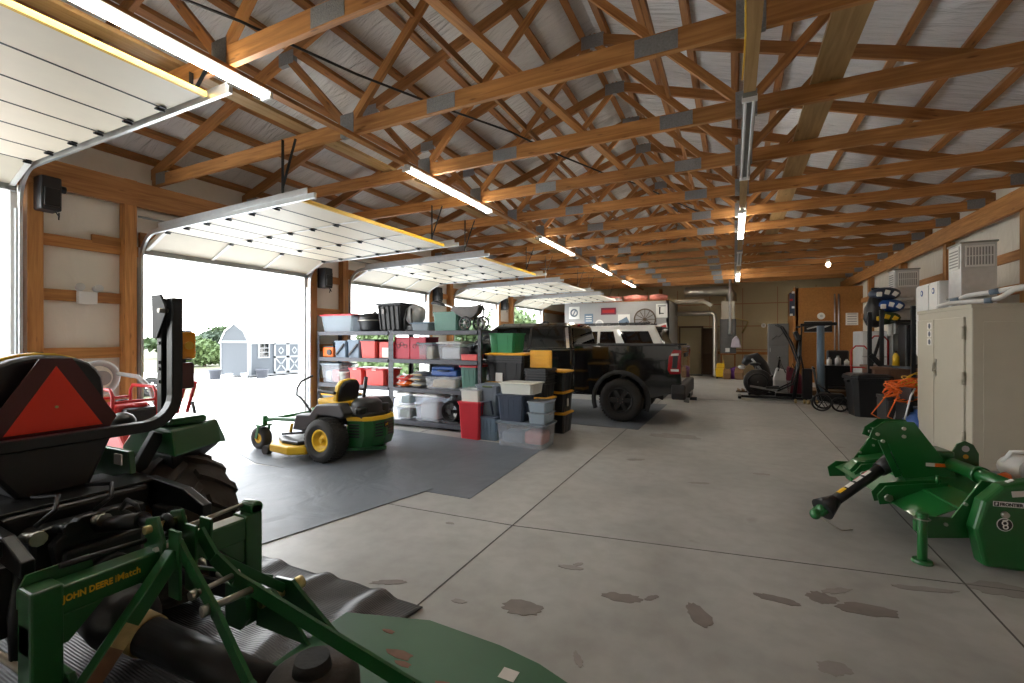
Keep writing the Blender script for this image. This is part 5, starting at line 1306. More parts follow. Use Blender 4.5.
for k in range(4):
    a = k * PI / 2; bl_.bar((0, -.05, .2), (.15 * math.cos(a), -.03, .2 + .15 * math.sin(a)), .07, .006, up=(0, 1, .3))
bl_.build('fan_blades', 'black', t)
MB().bar((-.18, 0, .01), (.18, 0, .01), .22, .025).bar((.26, .0, .10), (.26, .0, .36), .12, .14, up=(1, 0, 0)).build('stand', 'black', t, .01)
T2('storage_bin', 'blue bin on the bottom shelf half hidden behind the mower', -6.75, -6.1, YS, .42, z1, .34, 'blue', lidm='ltgrey', ribs=2)
T2('storage_bin', 'slate bin with yellow lid on the bottom shelf behind the mower lever', -7.75, -6.95, YS, .42, z1, .36, 'tote_slate', lidm='tote_yellow', ribs=3)

# --- totes standing on the floor right of the shelves
t = T2('tall_bin', 'tall red bin standing in front of the shelf post', -4.10, -3.68, 6.36, .36, 0, .60, 'tote_red', ribs=0, taper=.86, lidm='tote_red', lidh=.015)
MB().box((.18, -.02, .44), (.03, .08, .10)).build('label', 'tan', t, .002)
T2('storage_bin', 'milky white box with lid sitting on the tall red bin', -4.07, -3.70, 6.38, .32, .615, .19, 'milky', ribs=0, taper=.95, lidm='clear', lidh=.03)
T2('storage_bin', 'blue grey basket on the floor beside the tall red bin', -3.80, -3.40, 6.42, .44, 0, .38, 'tote_bluegrey', ribs=5, lidm='tote_navy', lidh=.02)
t = T2('storage_bin', 'slate bin with lime latch on top of the blue grey basket', -3.82, -3.40, 6.46, .44, .40, .48, 'tote_slate', ribs=2, lidm='tote_slate', lidh=.02)
MB().box((.02, -.235, .47), (.18, .02, .035)).build('latch', 'leaf_light', t, .004, label='lime latch')
MB().tube([(-.1, -.24, .0), (-.07, -.27, .22), (.10, -.27, .24), (.13, -.24, .02)], .018, 8).build('handle', 'tote_navy', t)
T2('storage_bin', 'long clear bin on the floor at the front of the tote cluster', px(495.5, 6.20), px(545, 6.20), 6.20, .50, 0, .36, 'clear', ribs=0, taper=.93, lidm='tote_slate', lidh=.02)
tag(MB().box((-2.72, 6.46, .14), (.32, .32, .2)).build('cloth_bundle', 'pink', bevel=.05), 'pinkish bundle inside the long clear bin on the floor', 'cloth')
tag(MB().box((-3.08, 6.46, .12), (.36, .32, .18)).build('cloth_bundle', 'tote_bluegrey', bevel=.05), 'bluish bundle inside the long clear bin on the floor', 'cloth')
T2('storage_bin', 'navy blue bin standing on the long clear bin', px(497, 6.25), px(524.5, 6.25), 6.23, .44, .38, .40, 'tote_navy', ribs=4, lidm='tote_navy', lidh=.02, taper=.88)
T2('storage_bin', 'flat white bin lying on the navy blue bin', px(499.5, 6.25), px(534, 6.25), 6.22, .44, .80, .16, 'milky', ribs=0, taper=.92, lidm='milky', lidh=.015)
T2('storage_bin', 'small clear grey bin on the long clear bin, lower of two', px(527.5, 6.22), px(546, 6.22), 6.21, .40, .38, .155, 'clearblue', ribs=0, lidm='clear', lidh=.012, taper=.88, handle='clear')
T2('storage_bin', 'small clear grey bin, upper of the two beside the navy bin', px(527.5, 6.22), px(546, 6.22), 6.21, .40, .548, .155, 'clearblue', ribs=0, lidm='clear', lidh=.012, taper=.88, handle='clear')
# behind: black bins with yellow lids
T2('storage_bin', 'black bin at the bottom of the stack under the green bin', -3.94, -3.17, 6.98, .52, 0, .44, 'tote_black', ribs=3, lidm='tote_yellow')
T2('storage_bin', 'black bin in the middle of the stack under the green bin', -3.94, -3.17, 6.98, .52, .455, .41, 'tote_black', ribs=3, lidm='tote_yellow')
t = T2('storage_bin', 'nested dark bins with white label and yellow lid just under the green bin', -3.94, -3.17, 6.98, .52, .88, .49, 'tote_black', ribs=3, lidm='tote_yellow', nest=3)
MB().box((-.10, -.262, .10), (.13, .012, .15)).build('label', 'label', t)
T2('storage_bin', 'bright green bin on top of the tallest tote stack', -3.88, -3.36, 7.0, .46, 1.40, .34, 'tote_green', ribs=2, taper=.9)
T2('storage_bin', 'black bin with yellow lid at the bottom behind the small clear bins', -3.16, -2.76, 6.96, .44, 0, .64, 'tote_black', ribs=3, lidm='tote_yellow')
T2('storage_bin', 'nested black bins with ridged rims below the standing yellow lid', -3.18, -2.76, 6.98, .44, .665, .48, 'tote_black', ribs=2, nest=6)
t = thing('bin_lid', 'yellow bin lid standing upright on the nested black bins', 'lid', (-2.93, 7.12, 1.15), 0)
MB().box((0, 0, .15), (.40, .035, .30)).build('lid_panel', 'tote_yellow', t, .015)
MB().box((0, -.022, .15), (.32, .012, .22)).build('lid_inset', 'tote_yellow', t, .02)
for k in range(3): MB().box((0, -.03, .08 + .07 * k), (.26, .012, .018)).build('lid_rib', 'tote_yellow', t, .004)
for k, lb in enumerate(('black bin with yellow lid at the bottom of the right hand stack', 'black bin with yellow lid in the middle of the right hand stack', 'black bin with yellow lid on top of the right hand stack')):
    t = T2('storage_bin', lb, -3.0, -2.62, 7.42, .48, .365 * k, .335, 'tote_black', ribs=3, lidm='tote_yellow', group=None)
    if k == 1: MB().box((.205, -.1, .17), (.012, .06, .13)).build('label', 'label', t)

# ------------------------------------------------------------------ vehicles
def car_wheel(t, l, y, s, r, wd, hub, m='rubber', rimm='trimdark', spokes=6):
    mb = tyre(W(), (-l, y, r), 'y', r, wd, hub, seg=44)
    for i in range(44):
        a = 2 * PI * i / 44; er = V(math.cos(a), 0, math.sin(a)); p = V(-l, y, r) + er * (r - .004)
        for q in (-.34, .0, .34): mb.bar(p + V(0, (q - .13) * wd, 0), p + V(.0, (q + .13) * wd, 0), .026, .014, up=er)
    mb.build('tyre', m, t)
    rm = MB(); h = wd / 2
    rm.lathe([(hub + .006, -h * .8), (hub + .012, -h * .9), (hub - .02, -h * .85), (hub - .035, 0), (hub - .035, h * .85), (hub + .012, h * .9), (hub + .006, h * .8)], (-l, y, r), 'y', 36)
    rm.lathe([(hub - .03, s * h * .1), (.02, s * h * .15)], (-l, y, r), 'y', 36)
    o = rm.build('rim', 'black', t)
    sp = MB()
    for k in range(spokes):
        a = 2 * PI * k / spokes; d = V(math.cos(a), 0, math.sin(a))
        c = V(-l, y + s * h * .62, r)
        sp.bar(c + d * .04 + V(0, s * .02, 0), c + d * (hub - .015), .085, .04, up=(0, 1, 0))
    sp.cyl((-l, y + s * h * .45, r), (-l, y + s * h * .8, r), .075, .06, 20)
    sp = sp.build('spokes', rimm, o, .006)
    for k in range(6):
        a = 2 * PI * (k + .5) / 6
        MB().cyl((-l + .055 * math.cos(a), y + s * h * .78, r + .055 * math.sin(a)), (-l + .055 * math.cos(a), y + s * h * .9, r + .055 * math.sin(a)), .011, seg=6).build('lug_nut', 'chrome', sp)
def arch(cx, cz, r, a0, a1, n=14): return [(cx + r * math.cos(a0 + (a1 - a0) * k / n), cz + r * math.sin(a0 + (a1 - a0) * k / n)) for k in range(n + 1)]
def mirx(p): return [(-a, b) for a, b in p]
def flare(t, l, cz, r, y, s, m='black', wd=.09, nm='wheel_flare'):
    rings = []
    for (a, b) in arch(l, cz, r, -.12 * PI, 1.12 * PI, 18):
        dx, dz = (a - l) / r, (b - cz) / r
        rings.append([(-(a + dx * q), y + s * w2, b + dz * q) for q, w2 in ((-.04, 0), (-.04, .045), (.0, .05), (wd * .6, .04), (wd * .6, 0))])
    MB().loft(rings, True).build(nm, m, t)

tk = thing('pickup_truck', 'black crew cab pickup truck parked behind the storage totes', 'pickup truck', (-.86, 10.0, 0))
HW = .98
pr = [(.06, .62), (.03, .95), (.05, 1.46), (.09, 1.52), (2.12, 1.50), (2.12, .56)] + [(1.72, .50)] + arch(1.16, .44, .54, 0, PI) + [(.58, .50), (.3, .58)]
for s in (-1, 1):
    MB().prism(mirx(pr), 'y', s * HW, s * (HW - .10)).build('bed_side', 'carblack', tk, .025, 3)
    MB().span(-2.12, -.09, s * (HW - .005), s * (HW - .13), 1.50, 1.535).build('bed_rail_cap', 'trimdark', tk, .01)
    flare(tk, 1.16, .44, .54, s * (HW - .035), s, wd=.07)
    flare(tk, 4.83, .44, .52, s * (HW - .035), s, wd=.07)
    for l in (1.16, 4.83): car_wheel(tk, l, s * .86, s, .425, .28, .24)
    MB().prism(mirx([(.04, .98), (.02, 1.42), (.16, 1.44), (.25, 1.30), (.27, 1.05), (.22, .97)]), 'y', s * (HW + .012), s * (HW - .14)).build('tail_light', 'tail', tk, .012)
    tl_ = MB().prism(mirx([(.10, 1.08), (.08, 1.32), (.17, 1.33), (.19, 1.09)]), 'y', s * (HW + .018), s * (HW - .02)).build('tail_light_core', 'black', tk, .006)
    MB().prism(mirx([(.07, 1.33), (.07, 1.37), (.20, 1.36), (.21, 1.32)]), 'y', s * (HW + .02), s * (HW - .02)).build('light_strip', 'label', tl_)
    MB().prism(mirx([(.07, 1.03), (.07, 1.07), (.21, 1.07), (.21, 1.03)]), 'y', s * (HW + .02), s * (HW - .02)).build('light_strip', 'label', tl_)
MB().span(-2.1, -.12, -.86, .86, .93, .97).build('bed_floor', 'trimdark', tk)
MB().prism([(-HW + .06, .62), (HW - .06, .62), (HW - .06, 1.51), (-HW + .06, 1.51)], 'x', -.12, -.03).build('tailgate', 'carblack', tk, .02, 3)
MB().span(-.035, -.01, -.30, .30, 1.28, 1.36).build('tailgate_handle', 'trimdark', tk, .008)
MB().prism([(-1.0, .50), (1.0, .50), (1.02, .62), (1.0, .78), (-1.0, .78), (-1.02, .62)], 'x', -.20, .05).build('rear_bumper', 'trimdark', tk, .03, 3)
MB().span(-.05, .08, -.32, .32, .46, .56).build('bumper_step', 'black', tk, .01)
MB().cyl((.0, 0, .42), (.18, 0, .42), .035, seg=12).build('tow_receiver', 'black', tk)
MB().cyl((.0, -.75, .48), (.1, -.75, .47), .05, seg=16).build('exhaust_tip', 'grey', tk)
MB().span(-5.2, -.4, -.55, .55, .45, .62).build('chassis', 'black', tk)
lw_ = [(2.16, .50), (2.16, 1.44), (4.72, 1.40), (5.35, 1.33), (5.66, 1.22), (5.78, 1.05), (5.80, .62), (5.5, .50)] + arch(4.83, .44, .52, 0, PI) + [(4.26, .44), (2.4, .44)]
MB().prism(mirx(lw_), 'y', -HW, HW).build('cab_body', 'carblack', tk, .04, 3)
# greenhouse
B = [(2.18, .93), (4.86, .93)]
def gh(l, y, z): return (-l, y, z)
base = [(2.17, 1.42), (4.88, 1.38)]; top = [(2.42, 1.93), (3.98, 1.94)]
wb_, wt_ = .95, .80
rings = [[gh(2.17, -wb_, 1.42), gh(4.88, -wb_, 1.38), gh(4.88, wb_, 1.38), gh(2.17, wb_, 1.42)],
         [gh(2.26, -wt_, 1.92), gh(4.02, -wt_, 1.92), gh(4.02, wt_, 1.92), gh(2.26, wt_, 1.92)],
         [gh(2.34, -wt_ + .12, 1.985), gh(3.90, -wt_ + .12, 1.985), gh(3.90, wt_ - .12, 1.985), gh(2.34, wt_ - .12, 1.985)]]
MB().loft(rings).build('cab_roof', 'carblack', tk, .03, 3)
def sidept(l, f, s, off=.006):
    z0 = 1.42 + (l - 2.17) * (-.04 / 2.71)
    y = wb_ + (wt_ - wb_) * f; z = z0 + (1.92 - z0) * f
    return (-l, s * (y + off), z)
for s in (-1, 1):
    for (a, b, c, d) in ((2.34, 2.42, 3.10, 3.10), (3.18, 3.18, 4.00, 4.42)):
        MB().quad(sidept(a, .10, s), sidept(b, .88, s), sidept(c, .88, s), sidept(d, .10, s)).build('side_window', 'glass', tk, solid=.006)
    MB().bar(sidept(2.25, .06, s, .012), sidept(2.33, .92, s, .012), .07, .012, up=(0, 1, 0)).build('window_trim', 'chrome' if s < 0 else 'trimdark', tk)
    MB().bar(sidept(3.14, .06, s, .010), sidept(3.14, .92, s, .010), .05, .012, up=(0, 1, 0)).build('window_trim', 'trimdark', tk)
    for l in (2.55, 3.5): MB().span(-l - .11, -l + .11, s * HW, s * (HW + .035), 1.20, 1.245).build('door_handle', 'carblack', tk, .01)
    for l in (2.14, 3.16, 4.3): MB().span(-l - .006, -l + .006, s * (HW - .004), s * (HW + .002), .55, 1.42).build('panel_gap', 'black', tk)
    MB().loft([[(-4.32, s * .98, 1.36), (-4.16, s * .98, 1.36), (-4.16, s * 1.02, 1.52), (-4.32, s * 1.02, 1.52)], [(-4.36, s * 1.24, 1.34), (-4.20, s * 1.26, 1.34), (-4.18, s * 1.25, 1.60), (-4.34, s * 1.23, 1.58)]]).build('side_mirror', 'carblack', tk, .02)
    MB().span(-4.35, -2.2, s * (HW - .06), s * (HW + .10), .40, .46).build('running_board', 'trimdark', tk, .015)
MB().quad((-2.172, -.80, 1.47), (-2.172, .80, 1.47), (-2.242, .70, 1.87), (-2.242, -.70, 1.87)).build('rear_window', 'glass', tk, solid=.006)
MB().quad((-4.83, -.86, 1.42), (-4.83, .86, 1.42), (-4.06, .70, 1.89), (-4.06, -.70, 1.89)).build('windscreen', 'glass', tk, solid=.006)
MB().span(-2.30, -2.24, -.16, .16, 1.93, 1.97).build('brake_light', 'tail', tk, .008)
MB().prism([(-.9, .62), (.9, .62), (.9, 1.12), (-.9, 1.12)], 'x', -5.84, -5.78).build('grille', 'trimdark', tk, .02)
MB().span(-5.98, -5.7, -1.0, 1.0, .46, .66).build('front_bumper', 'trimdark', tk, .04, 3)
for s in (-1, 1): MB().span(-5.84, -5.62, s * .66, s * .97, .98, 1.15).build('headlight', 'label', tk, .02)
MB().ball((-3.0, -.35, 1.998), (.10, .035, .045), 10).build('roof_antenna', 'black', tk)
for y in (-.42, .42):
    MB().box((-3.35, y, 1.25), (.16, .5, .75), rot=(0, -.2, 0)).ball((-3.28, y, 1.70), (.07, .14, .10), 12).build('front_seat', 'black', tk, .05)
MB().torus((-4.1, -.42, 1.35), 'x', .18, .016, 24, 8).build('steering_wheel', 'black', tk)

sv = thing('sport_utility_vehicle', 'white SUV with black roof rack parked beyond the pickup truck', 'SUV', (-1.50, 13.7, 0))
HW2 = .98
lw2 = [(.06, .55), (.03, .9), (.08, 1.30), (3.9, 1.22), (4.9, 1.10), (5.0, .95), (5.0, .5)] + arch(4.1, .40, .46, 0, PI) + [(3.5, .40), (1.6, .40)] + arch(1.05, .40, .46, 0, PI) + [(.5, .5)]
MB().prism(mirx(lw2), 'y', -HW2, HW2).build('body', 'carwhite', sv, .05, 3)
r2 = [[(-.10, -.95, 1.28), (-3.85, -.95, 1.20), (-3.85, .95, 1.20), (-.10, .95, 1.28)], [(-.42, -.78, 1.92), (-3.0, -.78, 1.90), (-3.0, .78, 1.90), (-.42, .78, 1.92)], [(-.46, -.66, 2.02), (-2.85, -.66, 2.0), (-2.85, .66, 2.0), (-.46, .66, 2.02)]]
MB().loft(r2).build('roof', 'carwhite', sv, .04, 3)
def sp2(l, f, s, off=.008): return (-l, s * (.95 + (.78 - .95) * f + off), 1.275 - .02 * l + (1.915 - 1.275 + .02 * l) * f)
for s in (-1, 1):
    for (a, b, c, d) in ((.42, .62, 1.42, 1.20), (1.46, 1.58, 1.96, 1.96), (2.04, 2.04, 2.92, 3.45)):
        MB().quad(sp2(a, .22, s), sp2(b, .90, s), sp2(c, .90, s), sp2(d, .22, s)).build('side_window', 'glass_dark', sv, solid=.008)
    MB().bar((-.6, s * .62, 2.08), (-2.8, s * .62, 2.07), .04, .035).build('roof_rail', 'black', sv, .008)
    for l in (1.05, 4.1): car_wheel(sv, l, s * .85, s, .39, .26, .23, rimm='chrome')
    MB().span(-.16, -.02, s * .80, s * .99, .95, 1.26).build('tail_light', 'tail', sv, .02)
    MB().loft([[(-3.35, s * .96, 1.25), (-3.2, s * .96, 1.25), (-3.2, s * .97, 1.4), (-3.35, s * .97, 1.4)], [(-3.35, s * 1.16, 1.24), (-3.22, s * 1.16, 1.24), (-3.22, s * 1.16, 1.42), (-3.35, s * 1.16, 1.42)]]).build('side_mirror', 'black', sv, .02)
for l in (.8, 1.8): MB().bar((-l, -.66, 2.08), (-l, .66, 2.08), .05, .025).build('roof_crossbar', 'black', sv, .006)
MB().quad((-.10, -.80, 1.33), (-.10, .80, 1.33), (-.37, .68, 1.86), (-.37, -.68, 1.86)).build('rear_window', 'glass_dark', sv, solid=.012)
MB().span(-.48, -.26, -.70, .70, 1.93, 1.97).build('rear_spoiler', 'black', sv, .01)
MB().span(-.12, .08, -.96, .96, .48, .74).build('rear_bumper', 'trimdark', sv, .04, 3)
MB().quad((-3.82, -.85, 1.25), (-3.82, .85, 1.25), (-3.04, .70, 1.86), (-3.04, -.70, 1.86)).build('windscreen', 'glass_dark', sv, solid=.006)
# ------------------------------------------------------------------ helpers: bearing -> metres on a plane at distance y down the building
def at(u, v, y):
    l = (u - 512) / 455.0; d = y / (l * .43838 + .89879)
    return V(d * (l * .89879 - .43838), y, 1.65 - (v - 338.4) * d / 455.0)

# ------------------------------------------------------------------ partition room at the back left
wp = struct('wall_partition')
PY = 19.6
MB().span(-6.9, -2.4, PY, PY + .12, 0, 3.22).build('partition_panel', 'partition', wp)
MB().span(-2.52, -2.4, PY, YB, 0, 3.22).build('partition_panel', 'partition', wp)
MB().span(-7.98, -6.9, PY, PY + .12, 0, 2.3).build('partition_panel', 'partition', wp)
for x0, x1, lb in ((-5.6, -4.4, 'roll of pink insulation on top of the partition, left'), (-4.3, -3.3, 'roll of pink insulation on top of the partition, middle'), (-3.2, -2.5, 'roll of pink insulation on top of the partition, right end')):
    t = tag(MB().tube([(x0, PY + .35, 3.36), ((x0 + x1) / 2, PY + .33, 3.38), (x1, PY + .36, 3.35)], [.13, .15, .12], 12).build('insulation_roll', 'pink'), lb, 'insulation', 'insulation rolls on the partition')
MB().span(-6.9, -2.4, PY, YB, 3.2, 3.24).build('partition_top', 'osb', wp)
def wall_sign(name, label, u0, u1, v0, v1, y, m, cat='sign', frame=None, rz=None):
    a, b = at(u0, v0, y), at(u1, v1, y)
    t = thing(name, label, cat, ((a.x + b.x) / 2, y, (a.z + b.z) / 2))
    w_, h_ = b.x - a.x, a.z - b.z
    MB().box((0, -.012, 0), (w_, .02, h_), rot=(0, rz or 0, 0)).build('panel', m, t, .003)
    return t, w_, h_
t, w_, h_ = wall_sign('poster', 'white poster with dark ring emblem at the left of the partition', 569, 579.5, 307, 319, PY, 'paper')
MB().torus((0, -.026, 0), 'y', w_ * .30, .035, 24, 6).bar((-.05, -.026, -.1), (.06, -.026, .1), .05, .01, up=(0, 1, 0)).build('ring_print', 'tote_slate', t)
t, w_, h_ = wall_sign('metal_sign', 'small blue and white sign on the partition beside the ring poster', 584.6, 593, 314, 323.5, PY, 'tote_bluegrey')
for k in range(3): MB().box((0, -.025, .1 - .1 * k), (w_ * .7, .006, .04)).build('print_band', 'paper', t)
t, w_, h_ = wall_sign('metal_plate_sign', 'wide red sign hung high on the partition', 601, 616, 308, 314.5, PY, 'maroon')
MB().box((0, -.026, 0), (w_ * .8, .006, h_ * .45)).build('print_band', 'red', t)
t, w_, h_ = wall_sign('poster', 'white and blue picture poster under the wide red sign', 618, 630, 314.5, 328.5, PY, 'paper')
MB().box((0, -.026, -.02), (w_ * .8, .006, h_ * .45), rot=(0, -.5, 0)).build('print_band', 'tote_bluegrey', t)
MB().box((.05, -.03, -.12), (w_ * .5, .006, h_ * .2), rot=(0, -.5, 0)).build('print_band', 'tote_navy', t)
c = at(599.5, 324, PY)
t = thing('round_sign', 'round pale sign low on the partition above the SUV roof', 'sign', c)
MB().cyl((0, 0, 0), (0, -.03, 0), .19, seg=28).build('disc', 'paper', t); MB().cyl((0, -.03, 0), (0, -.036, 0), .13, seg=24).build('disc_print', 'ltgrey', t)
t, w_, h_ = wall_sign('small_sign', 'small white sign low on the partition right of the round sign', 607, 613.5, 324, 329, PY, 'paper')
MB().box((0, -.026, 0), (w_ * .7, .006, h_ * .3)).build('print_band', 'grey', t)
t, w_, h_ = wall_sign('poster', 'white poster with a dark seated figure above right of the wagon wheel', 656, 667.5, 304, 317.5, PY, 'paper')
MB().bar((-.08, -.026, -.15), (-.08, -.026, .08), .05, .01, up=(0, 1, 0)).bar((-.08, -.026, -.1), (.08, -.026, -.12), .04, .01, up=(0, 1, 0)).ball((-.08, -.026, .12), (.035, .008, .04), 10).build('figure_print', 'black', t)
MB().box((0, -.025, .20), (w_ * .7, .006, .05)).build('print_band', 'grey', t)
t, w_, h_ = wall_sign('metal_plate_sign', 'tilted red and white sign under the seated figure poster', 656, 667.5, 324, 331, PY, 'paper', rz=-.25)
MB().box((0, -.026, 0), (w_ * .8, .006, h_ * .5), rot=(0, -.25, 0)).build('print_band', 'red', t)
c = at(645, 319.5, PY)
t = thing('wagon_wheel', 'old wooden wagon wheel hung on the grey partition', 'wagon wheel', c + V(0, -.07, 0))
MB().torus((0, 0, 0), 'y', .43, .026, 40, 8).build('rim', 'bark', t)
for k in range(12):
    a = k * PI / 6; MB().cyl((.05 * math.cos(a), 0, .05 * math.sin(a)), (.42 * math.cos(a), 0, .42 * math.sin(a)), .012, seg=8).build('spoke', 'bark', t)
MB().cyl((0, -.05, 0), (0, .05, 0), .06, seg=16).build('hub', 'bark', t)

# ------------------------------------------------------------------ back alcove: door, ducts, furnace
d6 = struct('door_6')
a, b = at(680.5, 328, YB), at(701.5, 374, YB)
MB().span(a.x, b.x, YB - .05, YB - .02, 0, a.z).build('door_panel', 'beigedoor', d6, .006)
MB().cyl((b.x - .09, YB - .11, 1.0), (b.x - .09, YB - .05, 1.0), .03, seg=12).build('door_knob', 'brass', d6)
MB().span(a.x - .08, a.x, YB - .06, YB - .0, 0, a.z + .08).span(b.x, b.x + .08, YB - .06, YB, 0, a.z + .08).span(a.x, b.x, YB - .06, YB, a.z, a.z + .08).build('door_frame', 'bark', d6)
tag(MB().span(a.x - .1, b.x + .1, YB - 1.1, YB - .3, 0, .02).build('door_mat', 'black', bevel=.006), 'black door mat in front of the beige back door', 'door mat')
t = thing('tall_cabinet', 'dark open cabinet right of the beige back door', 'cabinet', (at(708, 374, YB).x, YB - .2, 0))
MB().span(-.26, .26, -.02, .15, 0, 2.1).span(-.26, -.23, -.3, 0, 0, 2.1).span(.23, .26, -.3, 0, 0, 2.1).build('carcass', 'bark', t)
for z in (.05, .95, 2.08): MB().span(-.25, .25, -.3, 0, z, z + .03).build('shelf', 'bark', t)
Yd = 21.4
p0, p1 = at(684, 292.5, Yd), at(725, 292.5, Yd)
t = thing('duct', 'wide shiny round air duct running along the back ceiling', 'air duct', (p0.x, Yd, p0.z))
L_ = p1.x - p0.x
MB().tube([(0, 0, 0), (.05, 0, 0), (L_ * .5, 0, 0), (L_, 0, 0), (L_ + .16, 0, -.05), (L_ + .24, 0, -.18), (L_ + .25, 0, -.45)], [.12, .215, .215, .215, .21, .20, .20], 26).build('duct_pipe', 'duct', t)
for k in range(5): MB().torus((.1 + L_ * k / 5.0, 0, 0), 'x', .218, .008, 26, 6).build('duct_seam', 'duct', t)
Yf = 21.45
a, b = at(720, 300, Yf), at(736, 354, Yf)
t = thing('furnace', 'grey furnace unit on a stand at the back wall under the wide duct', 'furnace', ((a.x + b.x) / 2, Yf, 0))
hw = (b.x - a.x) / 2
MB().box((0, .2, 2.85), (hw * 1.7, .6, .75)).build('plenum', 'duct', t, .006)
MB().box((0, .2, 1.75), (hw * 2, .65, 1.45)).build('furnace_cabinet', 'dkgrey', t, .01)
MB().box((0, -.135, 1.40), (hw * 1.8, .02, .6)).build('access_panel', 'dkgrey', t, .004)
MB().box((-.02, -.15, 1.16), (.16, .012, .16)).build('label', 'label', t)
for s in (-1, 1): MB().box((s * hw * .85, .2, .5), (.06, .6, 1.0)).build('stand_leg', 'wood_dark', t)
MB().box((0, .2, .98), (hw * 2, .65, .05)).build('stand_top', 'wood_dark', t)
p = at(715, 313, 21.2)
q0 = at(676, 313, 21.2)
t = thing('duct', 'round duct that bends from horizontal down to the floor beside the furnace', 'air duct', (p.x, 21.2, 0))
MB().tube([(q0.x - p.x, 0, p.z), (-.28, 0, p.z), (-.12, 0, p.z - .02), (-.03, 0, p.z - .10), (0, 0, p.z - .25), (0, 0, .1), (0, 0, 0)], .095, 20).build('duct_pipe', 'duct', t)
for z in (.5, 1.1, 1.7, 2.3): MB().torus((0, 0, z), 'z', .097, .007, 20, 6).build('duct_seam', 'duct', t)
q0, q1 = at(675, 302, 21.3), at(712, 302, 21.3)
t = thing('duct', 'flat sheet metal trunk below the wide round duct', 'air duct', (q0.x, 21.35, q0.z))
MB().bar((0, 0, 0), (q1.x - q0.x - .3, 0, 0), .35, .17).bar((q1.x - q0.x - .32, 0, 0), (q1.x - q0.x, -.02, -.22), .35, .15).build('trunk', 'duct', t, .008)
q = at(730, 334, 21.0)
t = thing('vent_pipe', 'pale vertical vent pipe in front of the furnace', 'pipe', (q.x, 21.0, q.z))
MB().cyl((0, 0, 0), (0, 0, ZC + .3 - q.z), .05, seg=14).build('pipe', 'ltgrey', t)
MB().cyl((0, 0, -.02), (0, 0, .05), .065, seg=14).build('collar', 'galv', t)
q = at(736, 342, 20.9)
t = thing('shopping_bag', 'pale lilac bag hanging on the side of the furnace', 'bag', (q.x, 20.95, q.z))
MB().loft([[(-.20, -.08, -.22), (.18, -.08, -.24), (.2, .08, -.24), (-.2, .08, -.22)], [(-.15, -.06, .1), (.13, -.06, .08), (.13, .06, .08), (-.15, .06, .1)], [(-.04, -.03, .24), (.04, -.03, .24), (.04, .03, .24), (-.04, .03, .24)]]).build('bag_body', mat('lilac_plastic', (.50, .44, .52), .5), t, .03)
MB().tube([(-.04, 0, .24), (0, 0, .32), (.04, 0, .24)], .008, 6).build('bag_handle', 'ltgrey', t)
t = thing('wall_conduit', 'bent conduit arm on the back wall right of the furnace', 'conduit', at(733, 318, 22.6))
e1, e2 = at(748, 321, 22.6) - at(733, 318, 22.6), at(742, 333, 22.6) - at(733, 318, 22.6)
MB().tube([(0, 0, 0), e1 * .9, e1, e1 * .9 + e2 * .15, e2], .025, 10).build('conduit', 'brass', t)
q = at(763.5, 325.5, 22.7)
t = thing('smoke_alarm', 'small round white alarm on the back wall left of the grey locker', 'alarm', q)
MB().cyl((0, 0, 0), (0, -.06, 0), .10, .09, 20).build('alarm_body', 'white', t); MB().cyl((0, -.06, 0), (0, -.07, 0), .04, seg=14).build('alarm_grille', 'ltgrey', t)
q = at(720.5, 374, 20.6)
t = thing('mop_bucket', 'yellow mop bucket on the floor below the furnace', 'mop bucket', (q.x, 20.6, 0))
MB().loft([[(-.16, -.13, .06), (.16, -.13, .06), (.16, .13, .06), (-.16, .13, .06)], [(-.2, -.17, .42), (.2, -.17, .42), (.2, .17, .42), (-.2, .17, .42)]]).build('bucket_body', 'jdy', t, .03)
MB().box((0, .02, .52), (.3, .22, .2)).build('wringer', 'jdy', t, .02)
MB().tube([(.1, .05, .5), (.12, .06, .75)], .015, 8).build('wringer_handle', 'jdy', t)
for sx_ in (-1, 1): MB().ball((sx_ * .13, -.1, .035), .035, 10).build('caster', 'black', t)
for (u, sx_, h_, m_, lb, nm) in ((727, .26, .40, 'cardboard', 'brown paper sack on the floor left below the furnace', 'paper_sack'), (739, .30, .46, 'cardboard', 'brown paper sack on the floor right below the furnace', 'paper_sack')):
    q = at(u, 374, 20.4); t = thing(nm, lb, 'sack', (q.x, 20.4, 0))
    MB().loft([[(-sx_ / 2, -.1, 0), (sx_ / 2, -.1, 0), (sx_ / 2, .1, 0), (-sx_ / 2, .1, 0)], [(-sx_ / 2 - .02, -.13, h_ * .6), (sx_ / 2 + .02, -.13, h_ * .6), (sx_ / 2 + .02, .13, h_ * .6), (-sx_ / 2 - .02, .13, h_ * .6)], [(-sx_ / 2, -.03, h_), (sx_ / 2, -.03, h_), (sx_ / 2, .03, h_), (-sx_ / 2, .03, h_)]]).build('sack_body', m_, t, .03)
    MB().box((0, 0, h_ + .01), (sx_ * .9, .05, .03)).build('folded_top', m_, t, .008)
q = at(733, 366, 20.6)
t = thing('cloth_pile', 'purple cloth heap between the paper sacks', 'cloth', (q.x, 20.6, 0))
MB().ball((0, 0, .22), (.24, .2, .24), 16).ball((.1, -.05, .40), (.15, .13, .11), 12).build('cloth', 'purple', t)

